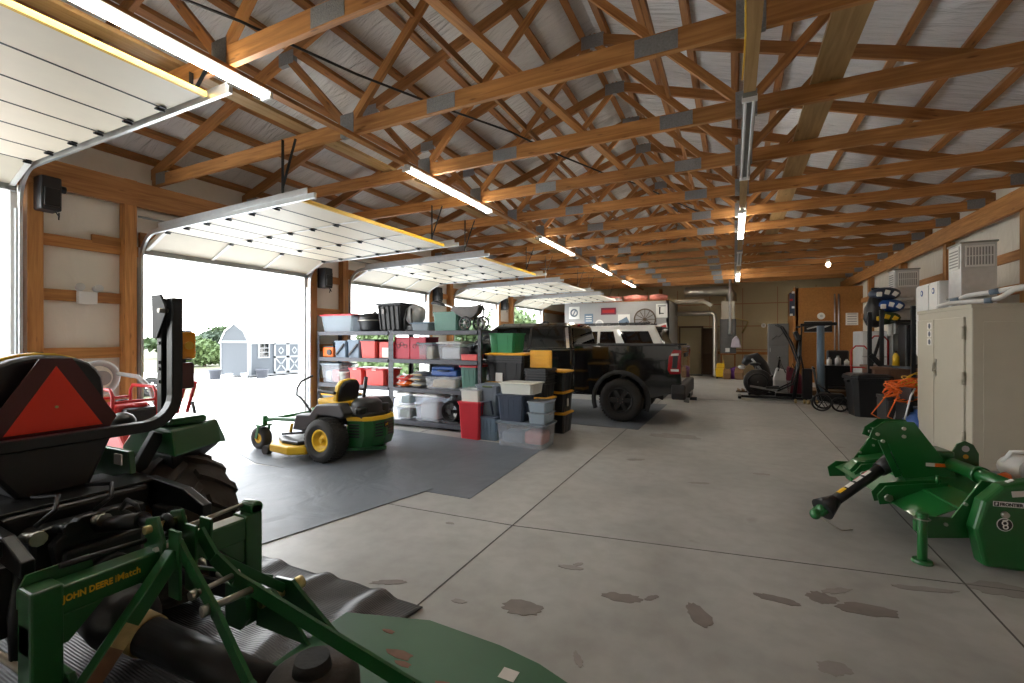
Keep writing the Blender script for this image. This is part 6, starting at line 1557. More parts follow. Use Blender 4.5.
# ------------------------------------------------------------------ OSB room at the back right
wo = struct('wall_osb')
OY = 20.2
MB().span(2.08, XR, OY, OY + .1, 0, 3.55).build('osb_panel', 'osb', wo)
MB().span(2.08, 2.18, OY, YB, 0, 3.55).build('osb_panel', 'osb', wo)
MB().span(2.02, 2.10, OY - .02, OY + .12, 0, 3.58).build('corner_stud', 'wood', wo)
t, w_, h_ = wall_sign('banner', 'narrow dark blue banner with white marks at the edge of the brown board wall', 789.3, 794.8, 293, 316, OY - .06, 'tote_navy', 'banner')
for k in range(4): MB().box(((-1) ** k * .03, -.026, .45 - .28 * k), (w_ * .5, .006, .08)).build('print_band', 'red' if k == 1 else 'paper', t)
t, w_, h_ = wall_sign('wall_sign', 'wide black sign with white streak on the brown board wall', 804, 832, 321.5, 332, OY, 'black')
MB().bar((-.35, -.028, -.08), (.1, -.028, .04), .05, .006, up=(0, 1, 0)).bar((.1, -.028, -.06), (.45, -.028, .1), .06, .006, up=(0, 1, 0)).build('streak_print', 'ltgrey', t)
MB().box((0, -.024, h_ / 2), (w_, .012, .015)).build('edge_strip', 'ltgrey', t); MB().box((0, -.024, -h_ / 2), (w_, .012, .015)).build('edge_strip', 'ltgrey', t)
t, w_, h_ = wall_sign('notice_board', 'white notice with grey lines on the right of the brown board wall', 845.5, 858, 313, 325, OY, 'paper')
for k in range(5): MB().box((0, -.025, .18 - .09 * k), (w_ * .75, .006, .03)).build('print_line', 'grey', t)
t = thing('smoke_alarm', 'round white disc on the brown board wall above the black sign', 'alarm', at(821, 316, OY))
MB().cyl((0, 0, 0), (0, -.05, 0), .125, .115, 24).build('alarm_body', 'white', t); MB().cyl((0, -.05, 0), (0, -.058, 0), .05, seg=16).build('alarm_grille', 'ltgrey', t)
for u, lb in ((834.6, 'thin grey conduit on the brown board wall, left of two'), (838.6, 'thin grey conduit on the brown board wall, right of two')):
    a, b = at(u, 294, OY - .03), at(u, 350, OY - .03)
    t = thing('wall_conduit', lb, 'conduit', (a.x, OY - .03, 1.2))
    MB().cyl((0, 0, -.1), (0, 0, a.z - 1.2), .022, seg=10).build('conduit', 'galv', t)
    MB().box((0, -.0, -.12), (.09, .05, .12)).build('junction_box', 'galv_dull', t)
t = thing('metal_locker', 'tall grey metal locker between back wall and brown board wall', 'locker', (at(778, 360, 19.6).x, 19.7, 0))
MB().span(-.33, .33, -.25, .25, 0, 2.2).build('locker_body', 'dkgrey', t, .01)
MB().span(-.31, .31, -.262, -.25, .08, 1.35).build('door', 'dkgrey', t, .004); MB().span(-.31, .31, -.262, -.25, 1.38, 2.16).build('door', 'dkgrey', t, .004)
MB().tube([(-.22, -.27, 1.60), (-.05, -.275, 1.75), (.0, -.275, 1.70), (.22, -.27, 1.92)], .012, 6).build('loose_strap', 'black', t)
MB().span(-.28, -.25, -.29, -.26, 1.15, 1.3).build('handle', 'grey', t)

# workbench with bottles
q = at(840, 364, 15.4)
t = thing('workbench', 'dark bench with white bottles in front of the brown board wall', 'bench', (3.0, 15.4, 0))
MB().span(-.75, .85, -.3, .3, .84, .90).build('bench_top', 'blackmetal', t, .006)
for x in (-.7, .8):
    for y in (-.25, .25): MB().span(x - .03, x + .03, y - .03, y + .03, 0, .84).build('leg', 'blackmetal', t)
MB().span(-.72, .82, -.26, .28, .25, .29).build('lower_shelf', 'blackmetal', t)
MB().span(-.72, .82, .26, .30, .29, .84).build('back_panel', 'black', t)
for k, (x, r, h_) in enumerate(((-.62, .06, .22), (-.42, .07, .27), (-.22, .06, .18), (.0, .075, .25), (.22, .06, .2), (.42, .08, .28), (.62, .06, .2))):
    b = thing('bottle', 'white bottle on the dark bench, %s from the left end' % ORD[k], 'bottle', (3.0 + x, 15.25, .90), 0, 'bottles on the dark bench')
    MB().lathe([(.01, 0), (r, 0), (r, h_ * .7), (r * .4, h_ * .85), (r * .4, h_ * .9)], seg=16).build('bottle_body', 'white', b)
    MB().cyl((0, 0, h_ * .88), (0, 0, h_), r * .45, seg=12).build('cap', 'ltgrey', b)
for k, (x, lb) in enumerate(((-.35, 'black office chair seat back behind the bottles, left'), (.45, 'black office chair seat back behind the bottles, right'))):
    c = thing('office_chair', lb, 'chair', (3.1 + x, 16.3, 0))
    MB().box((0, 0, 1.0), (.55, .12, .6)).build('backrest', 'black', c, .05, 3); MB().box((0, -.25, .5), (.55, .5, .1)).build('seat', 'black', c, .04, 3)
    MB().cyl((0, -.2, .06), (0, -.2, .48), .03, seg=12).build('gas_lift', 'blackmetal', c)
    for j in range(5):
        a = j * 2 * PI / 5; MB().bar((0, -.2, .08), (.3 * math.cos(a), -.2 + .3 * math.sin(a), .04), .05, .04).build('foot', 'blackmetal', c)
t = thing('wooden_platform', 'low brown wooden platform behind the exercise machines', 'platform', (2.1, 16.0, 0))
MB().span(-1.1, 1.1, -.5, .5, .02, .16).build('deck', 'cardboard', t, .01)
for x in (-1, 0, 1): MB().span(x - .05, x + .05, -.5, .5, 0, .03).build('runner', 'cardboard', t)

# exercise machines
t = thing('elliptical_trainer', 'black elliptical trainer with tall handlebars at the back', 'exercise machine', (1.14, 14.2, 0))
MB().bar((-1.0, 0, .05), (.75, 0, .05), .10, .06).bar((-1.0, -.3, .04), (-1.0, .3, .04), .08, .07).bar((.7, -.3, .04), (.7, .3, .04), .08, .07).build('base_frame', 'blackmetal', t, .01)
MB().lathe([(.02, -.09), (.33, -.09), (.36, -.05), (.36, .05), (.33, .09), (.02, .09)], (-.55, 0, .45), 'y', 30).build('flywheel_cover', 'black', t)
MB().torus((-.55, -.10, .45), 'y', .24, .02, 28, 8).build('crank_ring', 'blackmetal', t)
MB().tube([(.30, 0, .06), (.36, 0, .6), (.42, 0, 1.2), (.44, 0, 1.75)], [.05, .045, .04, .035], 10).build('mast', 'blackmetal', t)
for s in (-1, 1):
    MB().tube([(-.1, s * .2, .25), (.25, s * .25, .45), (.40, s * .27, 1.0), (.22, s * .28, 1.55), (.02, s * .3, 1.95), (-.12, s * .3, 2.02)], .022, 8).build('swing_arm', 'black', t)
    MB().bar((-.75, s * .18, .35), (.15, s * .18, .22), .05, .05).build('pedal_arm', 'grey', t)
    MB().box((-.2, s * .18, .33), (.34, .13, .05)).build('pedal', 'black', t, .015)
MB().box((.36, 0, 1.72), (.1, .34, .24), rot=(0, -.4, 0)).build('console', 'black', t, .02)
q = at(820.5, 395, 14.2)
t = thing('weight_machine', 'exercise machine with a pale blue upright column', 'exercise machine', (q.x, 14.2, 0))
MB().cyl((0, 0, .05), (0, 0, 1.98), .085, seg=20).build('column', 'tote_bluegrey', t)
MB().box((0, 0, .03), (.6, .7, .06)).build('base_plate', 'blackmetal', t, .01)
MB().bar((-.45, 0, 2.0), (.35, 0, 2.03), .08, .08).build('top_beam', 'blackmetal', t, .01)
for s in (-1, 1): MB().tube([(-.42, s * .05, 2.0), (-.44, s * .06, 1.2), (-.36, s * .1, .7)], .012, 6).build('pull_cable', 'black', t)
MB().box((-.30, 0, .45), (.22, .2, .8)).build('weight_stack', 'black', t, .01)
MB().tube([(-.5, -.3, 1.95), (-.5, .3, 1.95)], .025, 8).build('pull_bar', 'blackmetal', t)
t = thing('exercise_bike', 'black exercise bike frame left of the elliptical trainer', 'exercise machine', (.85, 15.1, 0))
MB().tube([(-.45, 0, .04), (.45, 0, .04)], .04, 8).tube([(-.45, -.25, .04), (-.45, .25, .04)], .035, 8).tube([(.45, -.25, .04), (.45, .25, .04)], .035, 8).build('base_frame', 'blackmetal', t)
MB().torus((.22, 0, .33), 'y', .24, .035, 30, 8).cyl((.22, -.03, .33), (.22, .03, .33), .06, seg=14).bar((.0, 0, .33), (.44, 0, .33), .02, .04).build('flywheel', 'black', t)
MB().tube([(-.25, 0, .05), (-.15, 0, .5), (-.28, 0, .85)], .035, 8).build('seat_post', 'blackmetal', t)
MB().ball((-.30, 0, .90), (.15, .10, .05), 14).build('saddle', 'black', t)
MB().tube([(-.15, 0, .45), (.25, 0, .6), (.33, 0, 1.05)], .035, 8).tube([(.30, -.24, 1.12), (.34, 0, 1.06), (.30, .24, 1.12)], .018, 8).build('handlebar', 'blackmetal', t)
for k, (u, m_, lb, y) in enumerate(((781, 'ltgrey', 'pale grey sports bag on the floor by the exercise bike', 15.2), (792, 'maroon', 'maroon sports bag beside the pale grey one', 15.2))):
    q = at(u, 380, y); b = thing('sports_bag', lb, 'bag', (q.x, y - .5, .04))
    MB().loft([[(-.2, -.14, .1), (.2, -.14, .1), (.2, .14, .1), (-.2, .14, .1)], [(-.24, -.16, .45), (.24, -.16, .45), (.24, .16, .45), (-.24, .16, .45)], [(-.16, -.06, .80 + .06 * k), (.10, -.06, .72), (.10, .06, .72), (-.16, .06, .80 + .06 * k)]]).build('bag_body', m_, b, .04, 3)
    MB().tube([(-.12, -.1, .7), (-.05, -.12, .92), (.06, -.1, .66)], .015, 6).build('bag_strap', 'black', b)
    MB().box((0, 0, .04), (.36, .26, .10)).build('bag_base', 'black', b, .02)
q = at(755, 376, 16.6)
t = thing('golf_bag', 'slumped black golf bag leaning behind the grey tub', 'golf bag', (q.x + .1, 16.6, 0))
MB().tube([(.25, 0, .08), (.22, 0, .4), (.05, 0, .8), (-.12, 0, 1.02), (-.32, 0, .98), (-.42, 0, .80)], [.16, .19, .21, .20, .15, .09], 16).build('bag_body', 'black', t)
MB().tube([(.25, -.18, .3), (.0, -.26, .75), (-.2, -.2, 1.0)], .03, 8).build('shoulder_strap', 'grey', t)
MB().ball((-.48, -.02, .72), (.11, .1, .07), 12).build('club_hood', 'ltgrey', t)
MB().ball((.12, -.16, .45), (.12, .08, .2), 12).build('side_pocket', 'blackmetal', t)
q = at(760, 394, 15.6)
tote('storage_bin', 'long grey tub on the floor left of the exercise bike', q.x + .05, 15.55, 0, .82, .5, .52, 'grey', ribs=4, lidm='grey', taper=.94, lidh=.02)
q = at(743, 394, 15.8)
t = thing('wood_offcut', 'short wooden pallet board lying left of the long grey tub', 'board', (q.x, 15.7, 0))
for k in range(3): MB().box((-.12 + .12 * k, 0, .06 + .01 * k), (.09, .5, .03), rot=(0, .35, 0)).build('board', 'cardboard', t)
MB().box((0, 0, .02), (.4, .06, .04)).build('batten', 'bark', t)
for k in range(4):
    x, y = (1.5 + .26 * k, 13.55 - .02 * k)
    d = thing('dumbbell', 'dumbbell on the floor before the exercise machines, %s from the left' % ORD[k], 'dumbbell', (x, y, .055), .4 * k, 'dumbbells on the floor')
    for s in (-1, 1): MB().cyl((s * .07, 0, 0), (s * .12, 0, 0), .052, seg=14).build('weight', 'tan' if k < 2 else 'ltgrey', d)
    MB().cyl((-.08, 0, 0), (.08, 0, 0), .015, seg=10).build('grip', 'steel', d)
# wheeled trolley
q = at(830, 411, 12.7)
t = thing('folded_stroller', 'black folded stroller with two large wheels beside the black trash can', 'stroller', (q.x, 12.55, 0))
for (x, y, r) in ((-.22, -.22, .20), (-.12, .22, .20), (.14, -.15, .17)):
    wh = MB().torus((x, y, r), 'y', r - .02, .022, 28, 8).build('wheel', 'black', t)
    sp_ = MB()
    for k in range(6):
        a = k * PI / 3; sp_.bar((x, y, r), (x + (r - .03) * math.cos(a), y, r + (r - .03) * math.sin(a)), .014, .014, up=(0, 1, 0))
    sp_.build('spokes', 'blackmetal', wh)
MB().tube([(-.22, -.18, .22), (-.30, -.12, .55), (-.34, -.1, .95)], .018, 8).tube([(-.12, .18, .22), (-.28, .14, .6), (-.34, .1, .95)], .018, 8).tube([(-.34, -.1, .95), (-.36, 0, .98), (-.34, .1, .95)], .022, 8).tube([(-.28, -.1, .6), (.16, 0, .25)], .018, 8).build('frame', 'blackmetal', t)
MB().loft([[(-.2, -.14, .22), (.3, -.1, .12), (.3, .1, .12), (-.2, .14, .22)], [(-.24, -.14, .4), (.22, -.12, .40), (.22, .12, .40), (-.24, .14, .4)]]).build('seat_fabric', 'black', t, .04)

# trash can
t = thing('trash_can', 'tall black plastic trash can in front of the brown crate', 'trash can', (2.55, 12.05, 0), .1)
sq = lambda a, z: [(a * c, a * s_, z) for c, s_ in ((-1, -.75), (-.75, -1), (.75, -1), (1, -.75), (1, .75), (.75, 1), (-.75, 1), (-1, .75))]
MB().loft([sq(.27, 0), sq(.34, .78), sq(.375, .78), sq(.375, .83), sq(.34, .83), sq(.26, .04)]).build('can_body', 'black', t, .01)
MB().loft([sq(.365, .83), sq(.37, .86), sq(.30, .90)]).build('can_lid', 'black', t, .01)
for s in (-1, 1): MB().box((s * .36, 0, .74), (.06, .22, .05)).build('can_handle', 'black', t, .01)

# ------------------------------------------------------------------ right side: crate, rack, cord, appliances
t = thing('wooden_crate', 'long low reddish brown crate behind the orange cord', 'crate', (3.28, 12.5, 0))
MB().span(-.62, .62, -.5, .5, 0, 1.0).build('crate_body', mat('brown_board', (.15, .075, .045), .7), t, .008)
MB().span(-.66, .66, -.54, .54, 1.0, 1.05).build('crate_top', mat('brown_board_top', (.19, .10, .06), .6), t, .006)
for x in (-.3, .1, .45): MB().span(x - .04, x + .04, -.515, -.5, .03, .98).build('crate_slat', 'brown', t)
def rackpost(u, v0, y): 
    a = at(u, v0, y); return a
t = thing('tool_rack', 'tall black steel rack with upright posts behind the trash can', 'rack', (3.2, 13.0, 0))
posts = [at(869.5, 312, 12.2), at(881.5, 310, 12.2), at(913, 306, 11.6)]
for p in posts: MB().span(p.x - .035 - 3.2, p.x + .035 - 3.2, p.y - .035 - 13, p.y + .035 - 13, 0, p.z).build('post', 'blackmetal', t, .004)
MB().bar((posts[0].x - 3.2, posts[0].y - 13, .95), (posts[1].x - 3.2, posts[1].y - 13, 1.75), .05, .05).build('diagonal_brace', 'blackmetal', t)
MB().bar((posts[0].x - 3.2, posts[0].y - 13.02, 1.3), (posts[1].x - 3.2, posts[1].y - 13.02, 1.05), .06, .10).build('diagonal_brace', 'blackmetal', t)
MB().span(-.1, .75, -.7, .4, 2.0, 2.04).build('top_shelf', 'blackmetal', t)
MB().bar((posts[1].x - 3.2, posts[1].y - 13, 1.06), (posts[2].x - 3.2, posts[2].y - 13, 1.06), .05, .05).build('cross_bar', 'blackmetal', t)
t = thing('boxy_machine', 'black boxy machine with control knobs on the brown crate', 'machine', (3.42, 12.0, 1.05))
MB().span(-.30, .30, -.25, .25, 0, .88).build('machine_body', 'black', t, .02)
MB().span(-.26, .26, -.262, -.25, .45, .80).build('control_panel', 'blackmetal', t, .004)
for k in range(3): MB().cyl((-.17 + .17 * k, -.262, .62), (-.17 + .17 * k, -.285, .62), .025, seg=12).build('knob', 'steel', t)
MB().span(-.2, .2, -.265, -.25, .08, .35).build('vent_panel', 'grey', t, .004)
t = thing('yellow_bottle', 'yellow bottle standing left of the black machine', 'bottle', (3.05, 12.1, 1.05))
MB().lathe([(.01, 0), (.06, 0), (.06, .22), (.02, .3)], seg=14).build('bottle_body', 'jdy', t); MB().cyl((0, 0, .29), (0, 0, .34), .025, seg=10).build('cap', 'black', t)
# feed bags on the top shelf, black sack beside
for k, (u, v, m_, lb, s_) in enumerate(((884, 318, 'leaf', 'green printed bag under the blue and white bags', .2), (888, 306, 'blue', 'blue and white printed bag in the middle of the high pile', .22), (884, 294, 'tote_navy', 'dark blue and white printed bag on top of the high pile', .2))):
    p = at(u, v, 12.9)
    b = thing('feed_bag', lb, 'bag', (p.x, 12.9, p.z - .12))
    MB().ball((0, 0, .12), (.30, .26, .15), 16).build('bag_body', m_, b)
    for j in range(3): MB().box((-.14 + .14 * j, -.235, .10 + .04 * (j % 2)), (.09, .06, .10), rot=(.2, .3 * j, 0)).build('bag_print', 'paper' if k else 'jdy', b, .01)
p = at(875, 310, 12.9)
b = thing('plastic_sack', 'black plastic sack hanging left of the printed bags', 'sack', (p.x, 12.9, p.z - .4))
MB().lathe([(.02, 0), (.16, .05), (.22, .2), (.20, .45), (.10, .72), (.05, .80)], seg=18).build('sack_body', 'black', b); MB().cyl((0, 0, .78), (0, 0, .9), .05, .08, 12).build('sack_neck', 'black', b)
t = thing('upright_appliance', 'white upright appliance edge showing behind the rack posts', 'appliance', (2.86, 13.7, 0), .1)
MB().span(-.16, .34, -.3, .3, .02, 1.82).build('appliance_body', 'ltgrey', t, .02); MB().span(-.15, .33, -.325, -.3, .1, 1.2).build('door', 'white', t, .01); MB().span(-.15, .33, -.325, -.3, 1.23, 1.8).build('door', 'white', t, .01)
for k, (u, v0, v1, y, lb) in enumerate(((860, 346, 398, 12.6, 'red hand truck leaning by the white appliance'), (879, 336, 390, 12.5, 'red hand truck standing behind the black rack posts'))):
    p = at(u, v0, y)
    t = thing('hand_truck', lb, 'hand truck', (p.x, y, 0))
    MB().tube([(-.16, 0, .1), (-.16, .02, p.z - .1), (-.08, .02, p.z), (.08, .02, p.z), (.16, .02, p.z - .1), (.16, 0, .1)], .017, 8).build('frame', 'red', t)
    for z in (.35, .7, 1.0): MB().bar((-.16, 0, z), (.16, 0, z), .02, .03).build('rung', 'red', t)
    MB().span(-.18, .18, -.22, 0, .04, .055).build('toe_plate', 'red', t)
    for s in (-1, 1): MB().torus((s * .2, .08, .12), 'x', .09, .035, 20, 8).cyl((s * .18, .08, .12), (s * .22, .08, .12), .06, seg=14).build('wheel', 'black', t)
# orange cord
tcd = thing('extension_cord', 'coil of bright orange extension cord hanging in loops beside the cabinet', 'cord', (2.55, 9.7, .82))
rnd = random.Random(5)
def coil(n, pts_per, c, R, tilt, jit):
    pts = []
    for i in range(n * pts_per):
        a = 2 * PI * i / pts_per; k = i / (n * pts_per)
        rr = R * (.55 + .45 * math.sin(k * 23) ** 2)
        pts.append((c[0] + rr * math.cos(a) + jit * math.sin(i * .7), c[1] + rr * .8 * math.sin(a), c[2] + .10 * math.sin(a * 1 + k * 9) * tilt + .20 * k))
    return pts
MB().tube(coil(16, 18, (0, 0, -.12), .27, 1, .02), .011, 6).build('coil', 'orange', tcd)
for k in range(5):
    x = -.28 + .14 * k
    MB().tube([(x * .6, -.1, -.05), (x, -.25, -.10), (x * 1.5 - .08, -.3, -.42 - .03 * k), (x * 1.1 + .12, -.27, -.62 + .04 * k), (x * .5 + .30, -.2, -.52), (x * .5 + .36, -.1, -.32)], .010, 6).build('hanging_loop', 'orange', tcd)
MB().tube(coil(4, 16, (.12, .0, .02), .16, .6, .02), .008, 6).build('tan_cord', 'jdy', tcd)
t = thing('tool_chest', 'dark box that carries the orange cord coil', 'box', (2.58, 9.85, 0))
MB().span(-.28, .26, -.25, .35, .0, .66).build('box_body', 'tote_black', t, .02)
MB().span(-.29, .27, -.26, .36, .60, .66).build('box_lid', 'black', t, .01)
t = thing('water_jug', 'blue round jug on the floor beside the tan cabinet', 'jug', (2.62, 9.30, 0))
MB().lathe([(.02, 0), (.17, 0), (.19, .06), (.19, .18), (.175, .2), (.19, .22), (.19, .36), (.12, .46), (.05, .48), (.05, .54)], seg=24).build('jug_body', 'blue', t)
MB().cyl((0, 0, .53), (0, 0, .57), .06, seg=14).build('cap', 'tote_navy', t); MB().box((-.10, -.165, .18), (.16, .02, .06), rot=(0, 0, -.5)).build('label', 'ltgrey', t)
t = thing('folding_chair', 'folded grey metal chair leaning against the tan cabinet', 'chair', (2.50, 9.42, 0), .2)
for s in (-1, 1): MB().tube([(s * .03 - .16, s * .2, .01), (s * .03 + .0, s * .2, .75), (.04, s * .17, .86)], .013, 8).build('leg', 'galv', t)
MB().span(-.01, .03, -.17, .17, .66, .86).build('backrest', 'black', t, .01); MB().span(-.06, -.02, -.17, .17, .25, .6).build('seat', 'black', t, .01)

# tan cabinet
cb = thing('metal_cabinet', 'tall tan metal cabinet with double doors against the right wall', 'cabinet', (2.95, 8.32, 0))
x0, x1, ya, yb, zt = 2.60, 3.30, 7.42, 9.22, 2.05
MB().span(x0, x1, ya, yb, .06, zt).build('cabinet_body', 'cream', cb, .012, world=True)
MB().span(x0 + .04, x1, ya + .04, yb - .04, 0, .06).build('plinth', 'grey', cb, world=True)
MB().span(x0 - .01, x1 + .01, ya - .01, yb + .01, zt - .03, zt + .02).build('top_cap', 'cream', cb, .006, world=True)
for (a, b) in ((ya + .17, 8.52), (8.54, yb - .05)):
    dr = MB().span(x0 - .022, x0, a, b, .14, zt - .13).build('door', 'cream', cb, .006, world=True)
    if a < 8:
        for z in (.4, 1.15, 1.72): MB().cyl((x0 - .03, a - .01, z - .08), (x0 - .03, a - .01, z + .08), .016, seg=10).build('hinge', 'cream', dr, world=True)
        MB().span(x0 - .03, x0 - .02, b - .10, b - .04, 1.12, 1.36).build('handle_plate', 'steel', dr, .003, world=True)
        MB().bar((x0 - .055, b - .07, 1.18), (x0 - .045, b - .07, 1.30), .025, .03).cyl((x0 - .05, b - .07, 1.2), (x0 - .02, b - .07, 1.2), .02, seg=12).build('door_handle', 'steel', dr, world=True)
MB().span(x0 + .10, x1 - .1, ya - .008, ya, .2, zt - .2).build('side_panel', 'cream', cb, .004, world=True)
for k, z in enumerate((1.88, 1.765, 1.65)):
    st = MB().span(x0 - .026, x0 - .021, 8.60, 8.76, z - .10, z).build('warning_sticker', 'paper', cb, world=True, label='white and blue sticker')
    MB().cyl((x0 - .0262, 8.68, z - .05), (x0 - .028, 8.68, z - .05), .040, seg=16).build('symbol', 'tote_navy', st, world=True)
# air handlers with sheet metal plenums
def plenum(label, x, y, zt, w_=.43, d_=.48):
    t = thing('air_handler', label, 'air handler', (x + w_ / 2, y + d_ / 2, 0))
    MB().span(-w_ / 2 - .05, w_ / 2 + .05, -d_ / 2 - .02, d_ / 2 + .05, .1, 1.75).build('unit_cabinet', 'galv_dull', t, .01)
    MB().span(-w_ / 2, w_ / 2, -d_ / 2, d_ / 2, 1.75, zt).build('plenum', 'galv', t, .006)
    MB().span(-w_ / 2 - .015, w_ / 2 + .015, -d_ / 2 - .015, d_ / 2 + .015, zt - .02, zt + .01).build('plenum_flange', 'galv_dull', t)
    g = MB().span(-w_ / 2 + .05, w_ / 2 - .03, -d_ / 2 - .012, -d_ / 2, zt - .40, zt - .06).build('grille_frame', 'white', t, .003)
    for k in range(9):
        xx = -w_ / 2 + .08 + (w_ - .14) * k / 8; MB().span(xx - .009, xx + .009, -d_ / 2 - .016, -d_ / 2 - .008, zt - .37, zt - .09).build('louvre', 'grey', g)
    MB().span(-w_ / 2 + .06, w_ / 2 - .04, -d_ / 2 - .02, -d_ / 2 - .012, zt - .235, zt - .22).build('grille_bar', 'white', g)
    g2 = MB().span(-w_ / 2 - .012, -w_ / 2, -d_ / 2 + .05, d_ / 2 - .05, zt - .42, zt - .06).build('grille_frame', 'white', t, .003)
    for k in range(6):
        z = zt - .38 + .05 * k; MB().span(-w_ / 2 - .016, -w_ / 2 - .008, -d_ / 2 + .08, d_ / 2 - .08, z, z + .02).build('louvre', 'grey', g2)
    MB().span(-w_ / 2 - .02, w_ / 2 + .02, -d_ / 2 - .02, d_ / 2 + .02, 2.3, 2.33).build('seam_band', 'galv_dull', t)
    return t
plenum('nearest sheet metal air handler with two grilles rising above the tan cabinet', 3.30, 9.8, 3.20)
plenum('farther sheet metal air handler behind the white cabinets', 3.30, 13.15, 3.22)
for k, (ya_, yb_, lb) in enumerate(((10.42, 10.83, 'white wall cabinet with blue round badge, nearer of the pair'), (10.85, 11.5, 'white wall cabinet with blue round badge, farther of the pair'))):
    t = thing('white_cabinet', lb, 'cabinet', (3.45, (ya_ + yb_) / 2, 1.3), 0, None)
    h_ = (yb_ - ya_) / 2
    MB().span(-.23, .23, -h_, h_, 0, 1.36).build('cabinet_body', 'white', t, .01)
    MB().span(-.245, -.23, -h_ + .02, h_ - .02, .03, 1.33).build('door', 'white', t, .006)
    bd = MB().cyl((-.245, 0, 1.2), (-.25, 0, 1.2), .055, seg=22).build('round_badge', 'blue', t); MB().cyl((-.25, 0, 1.2), (-.2525, 0, 1.2), .030, seg=18).build('badge_centre', 'white', bd)
    MB().span(-.2, .2, -h_ + .03, h_ - .03, -1.3, 0).build('support_frame', 'grey', t)
t = thing('plastic_pipe', 'white plastic pipe running along the wall above the tan cabinet, upper of two', 'pipe', (3.6, 9.3, 2.25))
MB().tube([V(4.0, 9.0, 2.42) - V(3.6, 9.3, 2.25), V(3.75, 9.2, 2.40) - V(3.6, 9.3, 2.25), V(3.55, 9.4, 2.36) - V(3.6, 9.3, 2.25), V(3.3, 9.62, 2.32) - V(3.6, 9.3, 2.25), V(3.18, 9.72, 2.24) - V(3.6, 9.3, 2.25), V(3.15, 9.74, 2.0) - V(3.6, 9.3, 2.25)], .036, 14).build('pipe', 'white', t)
for p in (V(3.55, 9.4, 2.36), V(3.2, 9.70, 2.26)): MB().cyl(p - V(3.6, 9.3, 2.25) - V(.04, -.035, .01), p - V(3.6, 9.3, 2.25) + V(.04, -.035, .01), .045, seg=14).build('fitting', 'tote_bluegrey', t)
t = thing('plastic_pipe', 'white plastic pipe bending down behind the tan cabinet, lower of two', 'pipe', (3.4, 9.4, 2.15))
MB().tube([V(3.85, 9.1, 2.40) - V(3.4, 9.4, 2.15), V(3.68, 9.2, 2.36) - V(3.4, 9.4, 2.15), V(3.56, 9.3, 2.25) - V(3.4, 9.4, 2.15), V(3.45, 9.38, 2.22) - V(3.4, 9.4, 2.15), V(3.1, 9.6, 2.21) - V(3.4, 9.4, 2.15), V(2.98, 9.66, 2.17) - V(3.4, 9.4, 2.15), V(2.95, 9.68, 1.95) - V(3.4, 9.4, 2.15)], .036, 14).build('pipe', 'white', t)
MB().cyl(V(3.43, 9.385, 2.22) - V(3.4, 9.4, 2.15), V(3.50, 9.34, 2.225) - V(3.4, 9.4, 2.15), .045, seg=14).build('fitting', 'tote_bluegrey', t)
t = thing('plastic_pipe', 'white plastic pipe bend beside the farther air handler', 'pipe', (3.2, 13.0, 1.9))
MB().tube([(.35, -.1, .62), (.1, -.12, .62), (0, -.12, .58), (-.05, -.12, .48), (-.05, -.12, -.2)], .05, 12).build('pipe', 'white', t); MB().cyl((-.05, -.12, .30), (-.05, -.12, .36), .062, seg=14).build('fitting', 'ltgrey', t)

# ------------------------------------------------------------------ red machines by the left wall, cars outside
t = thing('garden_machine', 'red walk behind machine with twin handles between the tractor fender and the open door', 'garden machine', (-6.5, 3.0, 0))
MB().prism([(-.45, .10), (.40, .08), (.42, .42), (.25, .62), (-.2, .62), (-.45, .40)], 'y', -.35, .30).build('machine_body', 'red', t, .03)
MB().span(-.18, .12, -.2, .12, .62, .82).build('engine', 'black', t, .03); MB().cyl((-.02, 0, .8), (-.02, 0, .87), .08, seg=16).build('fuel_cap', 'red', t)
for y in (.30, .42): MB().tube([(.1, y, .5), (.18, y + .03, .8), (.27, y + .06, 1.10)], .022, 8).build('handle', 'red', t)
MB().tube([(.34, .40, .85), (.40, .42, .6), (.38, .4, .3)], .02, 6).build('control_rod', 'black', t)
for s in (-1, 1): MB().cyl((.1, s * .34 - .02, .18), (.1, s * .34 + .05, .18), .18, seg=22).build('wheel', 'rubber', t)
t = thing('generator', 'red tube framed generator by the insulated wall behind the tractor seat', 'generator', (-6.75, 2.92, 0))
for y in (-.22, .22): MB().tube([(-.3, y, .02), (-.3, y, .98), (-.24, y, 1.05), (.24, y, 1.05), (.3, y, .98), (.3, y, .02)], .02, 8).build('tube_frame', 'red', t)
for x in (-.3, .3): MB().tube([(x, -.22, .9), (x, .22, .9)], .018, 8).tube([(x, -.22, .12), (x, .22, .12)], .018, 8).build('cross_tube', 'red', t)
MB().span(-.26, .26, -.2, .2, .60, .86).build('fuel_tank', 'red', t, .05, 3); MB().span(-.25, .25, -.19, .19, .12, .58).build('engine_block', 'black', t, .03)
MB().cyl((0, 0, .86), (0, 0, .9), .06, seg=16).build('fuel_cap', 'black', t)
t = thing('hose_reel', 'grey hose reel with pale hose hung on the wall above the generator', 'hose reel', (-7.75, 3.05, 1.12))
MB().cyl((.0, 0, 0), (.20, 0, 0), .10, seg=22).build('reel_drum', 'grey', t); MB().torus((.1, 0, .0), 'x', .2, .04, 30, 10).build('hose_coil', 'ltgrey', t)
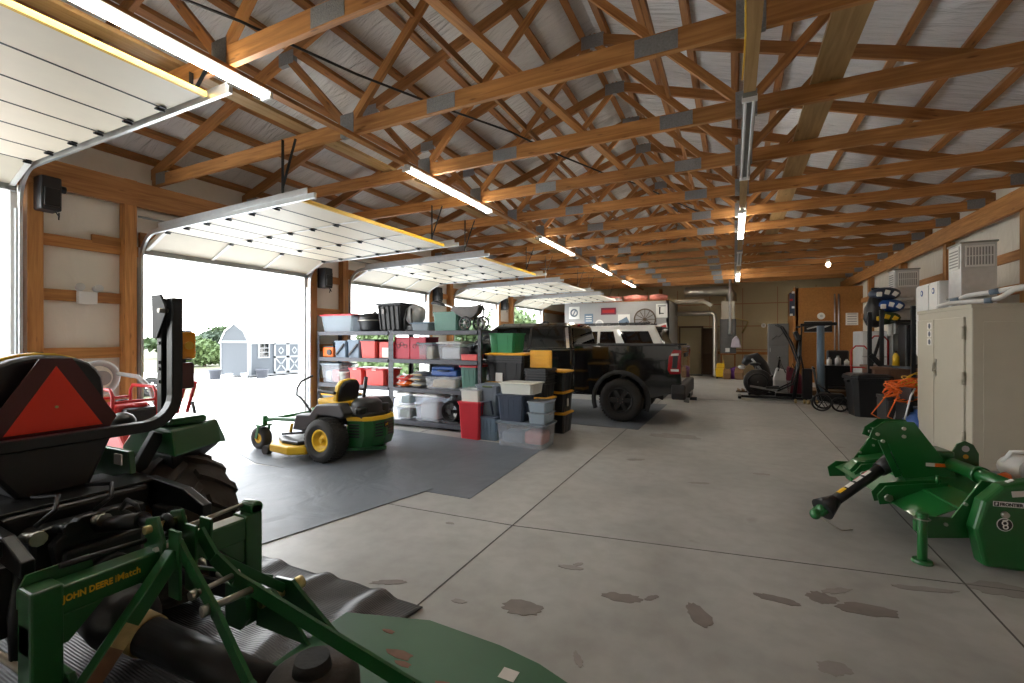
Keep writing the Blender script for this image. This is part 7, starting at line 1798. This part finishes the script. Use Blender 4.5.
MB().tube([(.15, .18, .05), (.3, .35, .0), (.4, .45, -.15), (.45, .5, -.4)], .03, 10).build('hose_end', 'ltgrey', t)

def simple_car(name, label, loc, rz, paint, wheels=True):
    t = thing(name, label, 'car', loc, rz)
    pr = [(.04, .35), (.0, .62), (.08, .88), (.9, .95), (3.35, .90), (4.2, .78), (4.38, .60), (4.36, .30)] + arch(3.55, .32, .37, 0, PI, 10) + [(3.1, .22), (1.35, .22)] + arch(.85, .32, .37, 0, PI, 10) + [(.4, .3)]
    MB().prism(mirx(pr), 'y', -.88, .88).build('body', paint, t, .05, 3)
    MB().loft([[(-.45, -.82, .9), (-3.3, -.82, .88), (-3.3, .82, .88), (-.45, .82, .9)], [(-1.1, -.62, 1.40), (-2.35, -.62, 1.40), (-2.35, .62, 1.40), (-1.1, .62, 1.40)], [(-1.2, -.5, 1.44), (-2.25, -.5, 1.44), (-2.25, .5, 1.44), (-1.2, .5, 1.44)]]).build('cabin', paint, t, .04, 3)
    for s in (-1, 1):
        pt = lambda l, f: (-l, s * (.82 - .20 * f + .008), .89 + .5 * f)
        MB().quad(pt(.85, .12), pt(1.2, .88), pt(1.72, .88), pt(1.76, .12)).build('side_window', 'glass_dark', t, solid=.006)
        MB().quad(pt(1.84, .12), pt(1.80, .88), pt(2.28, .88), pt(2.95, .12)).build('side_window', 'glass_dark', t, solid=.006)
        for l in (.85, 3.55): car_wheel(t, l, s * .78, s, .33, .2, .22, rimm='chrome', spokes=7)
        MB().span(-4.40, -4.2, s * .5, s * .84, .58, .72).build('headlight', 'label', t, .02); MB().span(-.06, .06, s * .5, s * .84, .66, .82).build('tail_light', 'tail', t, .02)
    MB().quad((-3.25, -.72, .93), (-3.25, .72, .93), (-2.42, .56, 1.38), (-2.42, -.56, 1.38)).build('windscreen', 'glass_dark', t, solid=.006)
    return t
simple_car('car', 'red car parked outside the nearest open door at the left edge', (-14.6, -.3, -.38), -PI / 2, 'carred')
simple_car('car', 'white car outside, its silver wheel showing left of the roll bar', (-20.4, 5.8, -.5), -PI / 2, 'carwhite')
